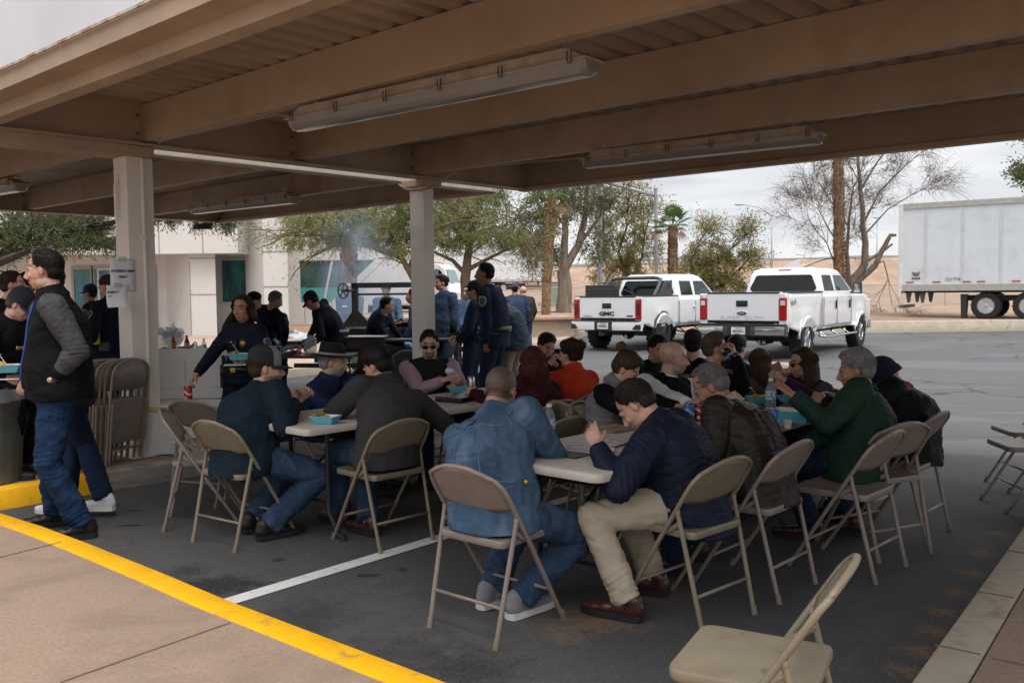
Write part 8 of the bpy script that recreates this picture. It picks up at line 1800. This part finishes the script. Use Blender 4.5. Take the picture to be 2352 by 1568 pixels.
# semi trailers
TW = M('trailer_white', (.60, .63, .65), .40, var=.04, vs=1, dirt=(.50, .52, .53), ds=1.5, dlo=.5, dhi=.8); TRL = M('trailer_rail', (.40, .39, .37), .45, metal=.3)
RST = M('reflector_red', (.42, .03, .03), .4)
def trailer(label, corner, rz, L_, z0, z1, number, logo, dz, wheels=(3.0, 4.35), detail=True):
 """local: x along the side from the rear corner, y into the trailer, z up"""
 root = empty('box_trailer', corner, rz, label, 'trailer', 'white box trailers'); H_ = z1-z0
 b = MB(); b.box((L_/2, 1.3, (z0+z1)/2), (L_-.1, 2.55, H_-.2)); b.build('box_body', TW, root)
 b = MB(); b.box((L_/2, .03, z1-.09), (L_, .10, .20)); b.box((L_/2, .03, z0+.10), (L_, .10, .24)); b.build('side_rail', TRL, root)
 b = MB(); b.box((.06, 1.3, (z0+z1)/2), (.16, 2.65, H_+.03)); b.box((.05, .0, z0-.12), (.12, .1, .3)); b.build('door_frame', M('trailer_frame_white', (.62, .62, .62), .4), root, bevel=.02)
 b = MB(); x = .95
 while x < L_-.3:
  b.box((x, .016, (z0+z1)/2), (.10, .012, H_-.42)); x += 1.26
 b.build('side_posts', M('post_strip', (.56, .58, .60), .35), root)
 if detail:
  b = MB(); x = .95
  while x < min(L_, 9):
   for sx in (-.03, .03):
    z = z0+.28
    while z < z1-.22: b.box((x+sx, .007, z), (.012, .006, .016)); z += .085
   x += 1.26
  for k in range(60): b.box((.3+k*.16, -.024, z0+.06), (.014, .006, .014)); b.box((.3+k*.16, -.024, z0+.17), (.014, .006, .014)); b.box((.3+k*.12, -.024, z1-.08), (.012, .006, .012))
  b.build('rivets', M('rivet', (.22, .19, .22), .6), root)['kind'] = 'stuff'
 for k, x in enumerate((.28, 1.22, 2.25, 2.72, 3.85, 5.0, 6.2)): b = MB(); b.box((x+.12, .006, z0+.31), (.27, .008, .045)); b.build('reflector', RST, root)
 b = MB(); b.box((L_/2+2, 1.3, z0-.10), (L_-5, 1.0, .18)); b.box((wheels[0]+.7, 1.3, z0-.30), (3.2, 1.1, .2)); b.box((2.2, .25, z0-.05), (4.5, .08, .09)); b.build('underframe', TRIM, root)
 for sx in (.25, .75): b = MB(); b.prism([(sx-.10, z0), (sx+.14, z0), (sx+.06, z0-.48), (sx-.02, z0-.48)], -.55, -.45, Matrix.Rotation(R(90), 3, 'X')); b.prism([(sx-.10, z0), (sx+.14, z0), (sx+.06, z0-.48), (sx-.02, z0-.48)], -2.1, -2.0, Matrix.Rotation(R(90), 3, 'X')); b.build('guard_bracket', M('guard_grey', (.12, .12, .12), .6), root)
 b = MB(); b.box((.05, 1.3, z0-.62), (.12, 2.3, .12)); b.build('rear_guard', M('guard_grey'), root)
 b = MB(); b.cyl((.16, -.03, z0-.06), (.16, -.06, z0-.06), .05, n=12); b.build('marker_lamp', REDL, root)
 for x in wheels:
  for yy in (.22, 2.35):
   q = wheel(root, 0, 0, .50, .30, M('wheel_grey', (.42, .42, .43), .4, metal=.4), nsp=10, side=-1); q.rotation_euler = (0, 0, R(90)); q.location = (x, yy, 0)
 b = MB(); b.prism([(wheels[0]-.85, z0-.15), (wheels[0]-.62, z0-.15), (wheels[0]-.66, z0-1.08), (wheels[0]-.82, z0-1.08)], -.45, -.10, Matrix.Rotation(R(90), 3, 'X')); b.build('mud_flap', TRIM, root)
 nf = frame3((1, 0, 0), (0, -1, 0))
 text_mesh('fleet_number', number, .17, M('ink', (.03, .03, .03), .7), Vector((1.90, .010, z0+.40)), nf, root, .001, sx=1.0)
 if logo:
  us = [(-.16, .07), (-.13, .075), (-.06, .07), (.02, .07), (.06, .05), (.09, .06), (.15, .10), (.16, .06), (.12, .01), (.10, -.04), (.12, -.10), (.09, -.08), (.07, -.05), (.0, -.06), (-.03, -.10), (-.06, -.06), (-.10, -.04), (-.15, .0)]
  b = MB(); b.prism([(x*.95, y*.95) for x, y in us], -.002, .002, nf, (.62, .006, z0+.62)); b.build('map_emblem', M('map_maroon', (.06, .03, .04), .6), root)
  text_mesh('logo_text', 'WABASH', .075, TW, Vector((.62, .0, z0+.64)), nf, root, .001, sx=.95); b = MB(); b.box((.62, .006, z0+.46), (.30, .006, .07)); b.build('logo_plate', M('map_maroon'), root); text_mesh('logo_text', 'DURAPLATE', .05, TW, Vector((.62, .0, z0+.46)), nf, root, .001, sx=.95)
 return root
va_ = math.atan2(-UV_V.y, -UV_V.x)+R(6)
k_ = 34.5/30.5; c = W(2063, 700, 34.5)
trailer('white box trailer at the right with fleet number 521774 and a maroon map emblem', (c.x, c.y, .30), va_, 13, .96+.12, .96+.12+2.95*k_*.985, '521774', True, 0)
c = W(1060, 672, 92); zc_ = W(1100, 672, 92).z
trailer('white box trailer far behind the feathery tree and the tall officer', (W(1254, 672, 92).x, 92, zc_), R(180), 15, 1.1, 4.0, '523192', False, 0, detail=False).scale = (1, -1, 1)
# tractor unit + its box
def rigtruck():
 Y = 43.0; g = W(1000, 735, Y).z; x0 = W(812, 700, Y).x; root = empty('semi_truck', (x0, Y, g), R(-10), 'white semi truck with a sloping bonnet, behind the grill and far post', 'truck'); 
 sc = 1.0
 b = MB(); b.box((.9, 1.3, 2.0), (4.0, 2.5, 2.55)); b.build('cargo_box', TW, root, bevel=.02); b = MB(); b.box((.9, .04, 3.30), (4.02, .06, .08)); b.box((.9, .04, .76), (4.02, .06, .08)); b.build('side_rail', TRL, root)
 text_mesh('company_letters', 'OYO', .42, M('letter_blue', (.02, .06, .09), .6), Vector((-.15, .02, 3.0)), frame3((1, 0, 0), (0, -1, 0)), root, .002, sx=.9, offset=.01)
 text_mesh('small_print', 'LICENSED CARRIER\nCALEXICO CA\nCARGO BOX\n3408 KG', .10, M('ink'), Vector((-.45, .02, 1.5)), frame3((1, 0, 0), (0, -1, 0)), root, .001)
 xb = 2.95
 b = MB(); b.rings([[Vector((x, y, z)) for x, z in ((xb, .75), (xb+1.75, .75), (xb+1.75, 1.75), (xb+1.55, 2.45), (xb+1.25, 2.68), (xb, 2.72))] for y in (.05, .12, 2.30, 2.37)]); b.build('cab', VW, root, smooth=True, angle=35, bevel=.03)
 b = MB(); b.prism([(xb+.55, 1.72), (xb+1.55, 1.72), (xb+1.42, 2.30), (xb+1.25, 2.42), (xb+.55, 2.42)], -.045, -.025, Matrix.Rotation(R(90), 3, 'X')); b.build('side_window', DKG, root)
 b = MB(); b.add([(xb+1.772, .25, 1.80), (xb+1.772, 2.17, 1.80), (xb+1.575, 2.1, 2.42), (xb+1.575, .32, 2.42)], [(0, 1, 2, 3)]); b.build('windscreen', M('teal_screen', (.05, .16, .15), .08, spec=.8), root)
 b = MB(); b.rings([[Vector((xb+1.7+x, y, z)) for y, z in ((.12-d_, .62), (.10-d_, 1.25+h_), (.35, 1.62+h2), (1.2, 1.72+h2), (2.05, 1.62+h2), (2.3+d_, 1.25+h_), (2.28+d_, .62))] for x, d_, h_, h2 in ((0, .0, .1, .10), (.6, 0, .05, .0), (1.25, .02, -.05, -.12), (1.45, .0, -.15, -.28))]); b.build('hood', VW, root, smooth=True, angle=40, bevel=.02)
 b = MB(); 
 for i in range(9): b.box((xb+3.17, 1.2, .70+i*.075), (.03, 1.15, .035))
 b.build('grille', CHR, root); b = MB(); b.box((xb+3.14, 1.2, 1.0), (.02, 1.2, .75)); b.build('grille_back', TRIM, root)
 b = MB(); b.box((xb+3.22, 1.2, .42), (.22, 2.4, .30)); b.build('front_bumper', CHR, root, bevel=.04)
 b = MB(); b.ell((xb+3.19, 1.2, 1.42), (.02, .10, .05)); b.build('badge', CHR, root)
 for yy in (.3, 2.1): b = MB(); b.box((xb+3.12, yy, .95), (.12, .28, .22)); b.build('headlight', CLR, root, bevel=.03)
 for yy in (-.28, 2.75): b = MB(); b.box((xb+1.25, yy, 2.02), (.14, .22, .80)); b.tube([(xb+1.4, yy, 2.5), (xb+1.3, .2 if yy < 0 else 2.3, 2.62)], .018, 6); b.tube([(xb+1.4, yy, 1.6), (xb+1.3, .2 if yy < 0 else 2.3, 1.35)], .018, 6); b.build('mirror', M('mirror_grey', (.12, .13, .14), .4), root, bevel=.03)
 for k in range(5): b = MB(); b.box((xb+1.0, .45+k*.37, 2.74), (.10, .12, .06)); b.build('roof_lamp', M('amber', (.5, .16, .03), .3), root)
 b = MB(); b.tube([(xb-.1, .3, .5), (xb-.1, .3, 3.0)], .07, 10); b.build('exhaust_stack', CHR, root, smooth=True)
 for x in (0.2, xb+2.3): 
  for yy in (.2, 2.2): q = wheel(root, 0, 0, .48, .28, M('wheel_grey'), nsp=10, side=-1); q.rotation_euler = (0, 0, R(90)); q.location = (x, yy, 0)
 b = MB(); b.box((xb-1, 1.2, .62), (7, .9, .2)); b.box((xb+.6, .12, .55), (1.0, .3, .4)); b.build('chassis', TRIM, root); 
 text_mesh('step_number', '5', .22, M('ink'), Vector((xb+.75, .04, 1.0)), frame3((1, 0, 0), (0, -1, 0)), root, .001)
rigtruck()
# =============== smoke ===============
m = bpy.data.materials.new('smoke'); m.use_nodes = True; t = m.node_tree; t.nodes.clear(); out = N(t, 'ShaderNodeOutputMaterial'); pv_ = N(t, 'ShaderNodeVolumePrincipled'); pv_.inputs['Color'].default_value = (.55, .68, .85, 1)
tcn = N(t, 'ShaderNodeTexCoord'); nz = N(t, 'ShaderNodeTexNoise'); nz.inputs['Scale'].default_value = 1.5; nz.inputs['Detail'].default_value = 4; nz.inputs['Distortion'].default_value = 1.2; t.links.new(tcn.outputs['Object'], nz.inputs['Vector'])
mr = N(t, 'ShaderNodeMapRange'); mr.inputs['From Min'].default_value = .40; mr.inputs['From Max'].default_value = .70; mr.inputs['To Max'].default_value = 1.0; t.links.new(nz.outputs['Fac'], mr.inputs['Value'])
sc_ = N(t, 'ShaderNodeVectorMath', operation='MULTIPLY'); sc_.inputs[1].default_value = (1/.75, 1/.7, 1/1.45); t.links.new(tcn.outputs['Object'], sc_.inputs[0]); ln = N(t, 'ShaderNodeVectorMath', operation='LENGTH'); t.links.new(sc_.outputs[0], ln.inputs[0])
fa = N(t, 'ShaderNodeMapRange'); fa.inputs['From Min'].default_value = .2; fa.inputs['From Max'].default_value = 1; fa.inputs['To Min'].default_value = 1; fa.inputs['To Max'].default_value = 0; t.links.new(ln.outputs['Value'], fa.inputs['Value'])
ml = N(t, 'ShaderNodeMath', operation='MULTIPLY'); t.links.new(mr.outputs[0], ml.inputs[0]); t.links.new(fa.outputs[0], ml.inputs[1]); m2_ = N(t, 'ShaderNodeMath', operation='MULTIPLY'); m2_.inputs[1].default_value = 2.2; t.links.new(ml.outputs[0], m2_.inputs[0]); t.links.new(m2_.outputs[0], pv_.inputs['Density']); t.links.new(pv_.outputs[0], out.inputs['Volume'])
b = MB(); b.ell((0, 0, 0), (.75, .7, 1.45), n=24, m=14); o = b.build('smoke', m, smooth=2); o.location = W(818, 640, 15.6); tag(o, 'thin blue smoke drifting up from the grill', 'smoke', kind='stuff')
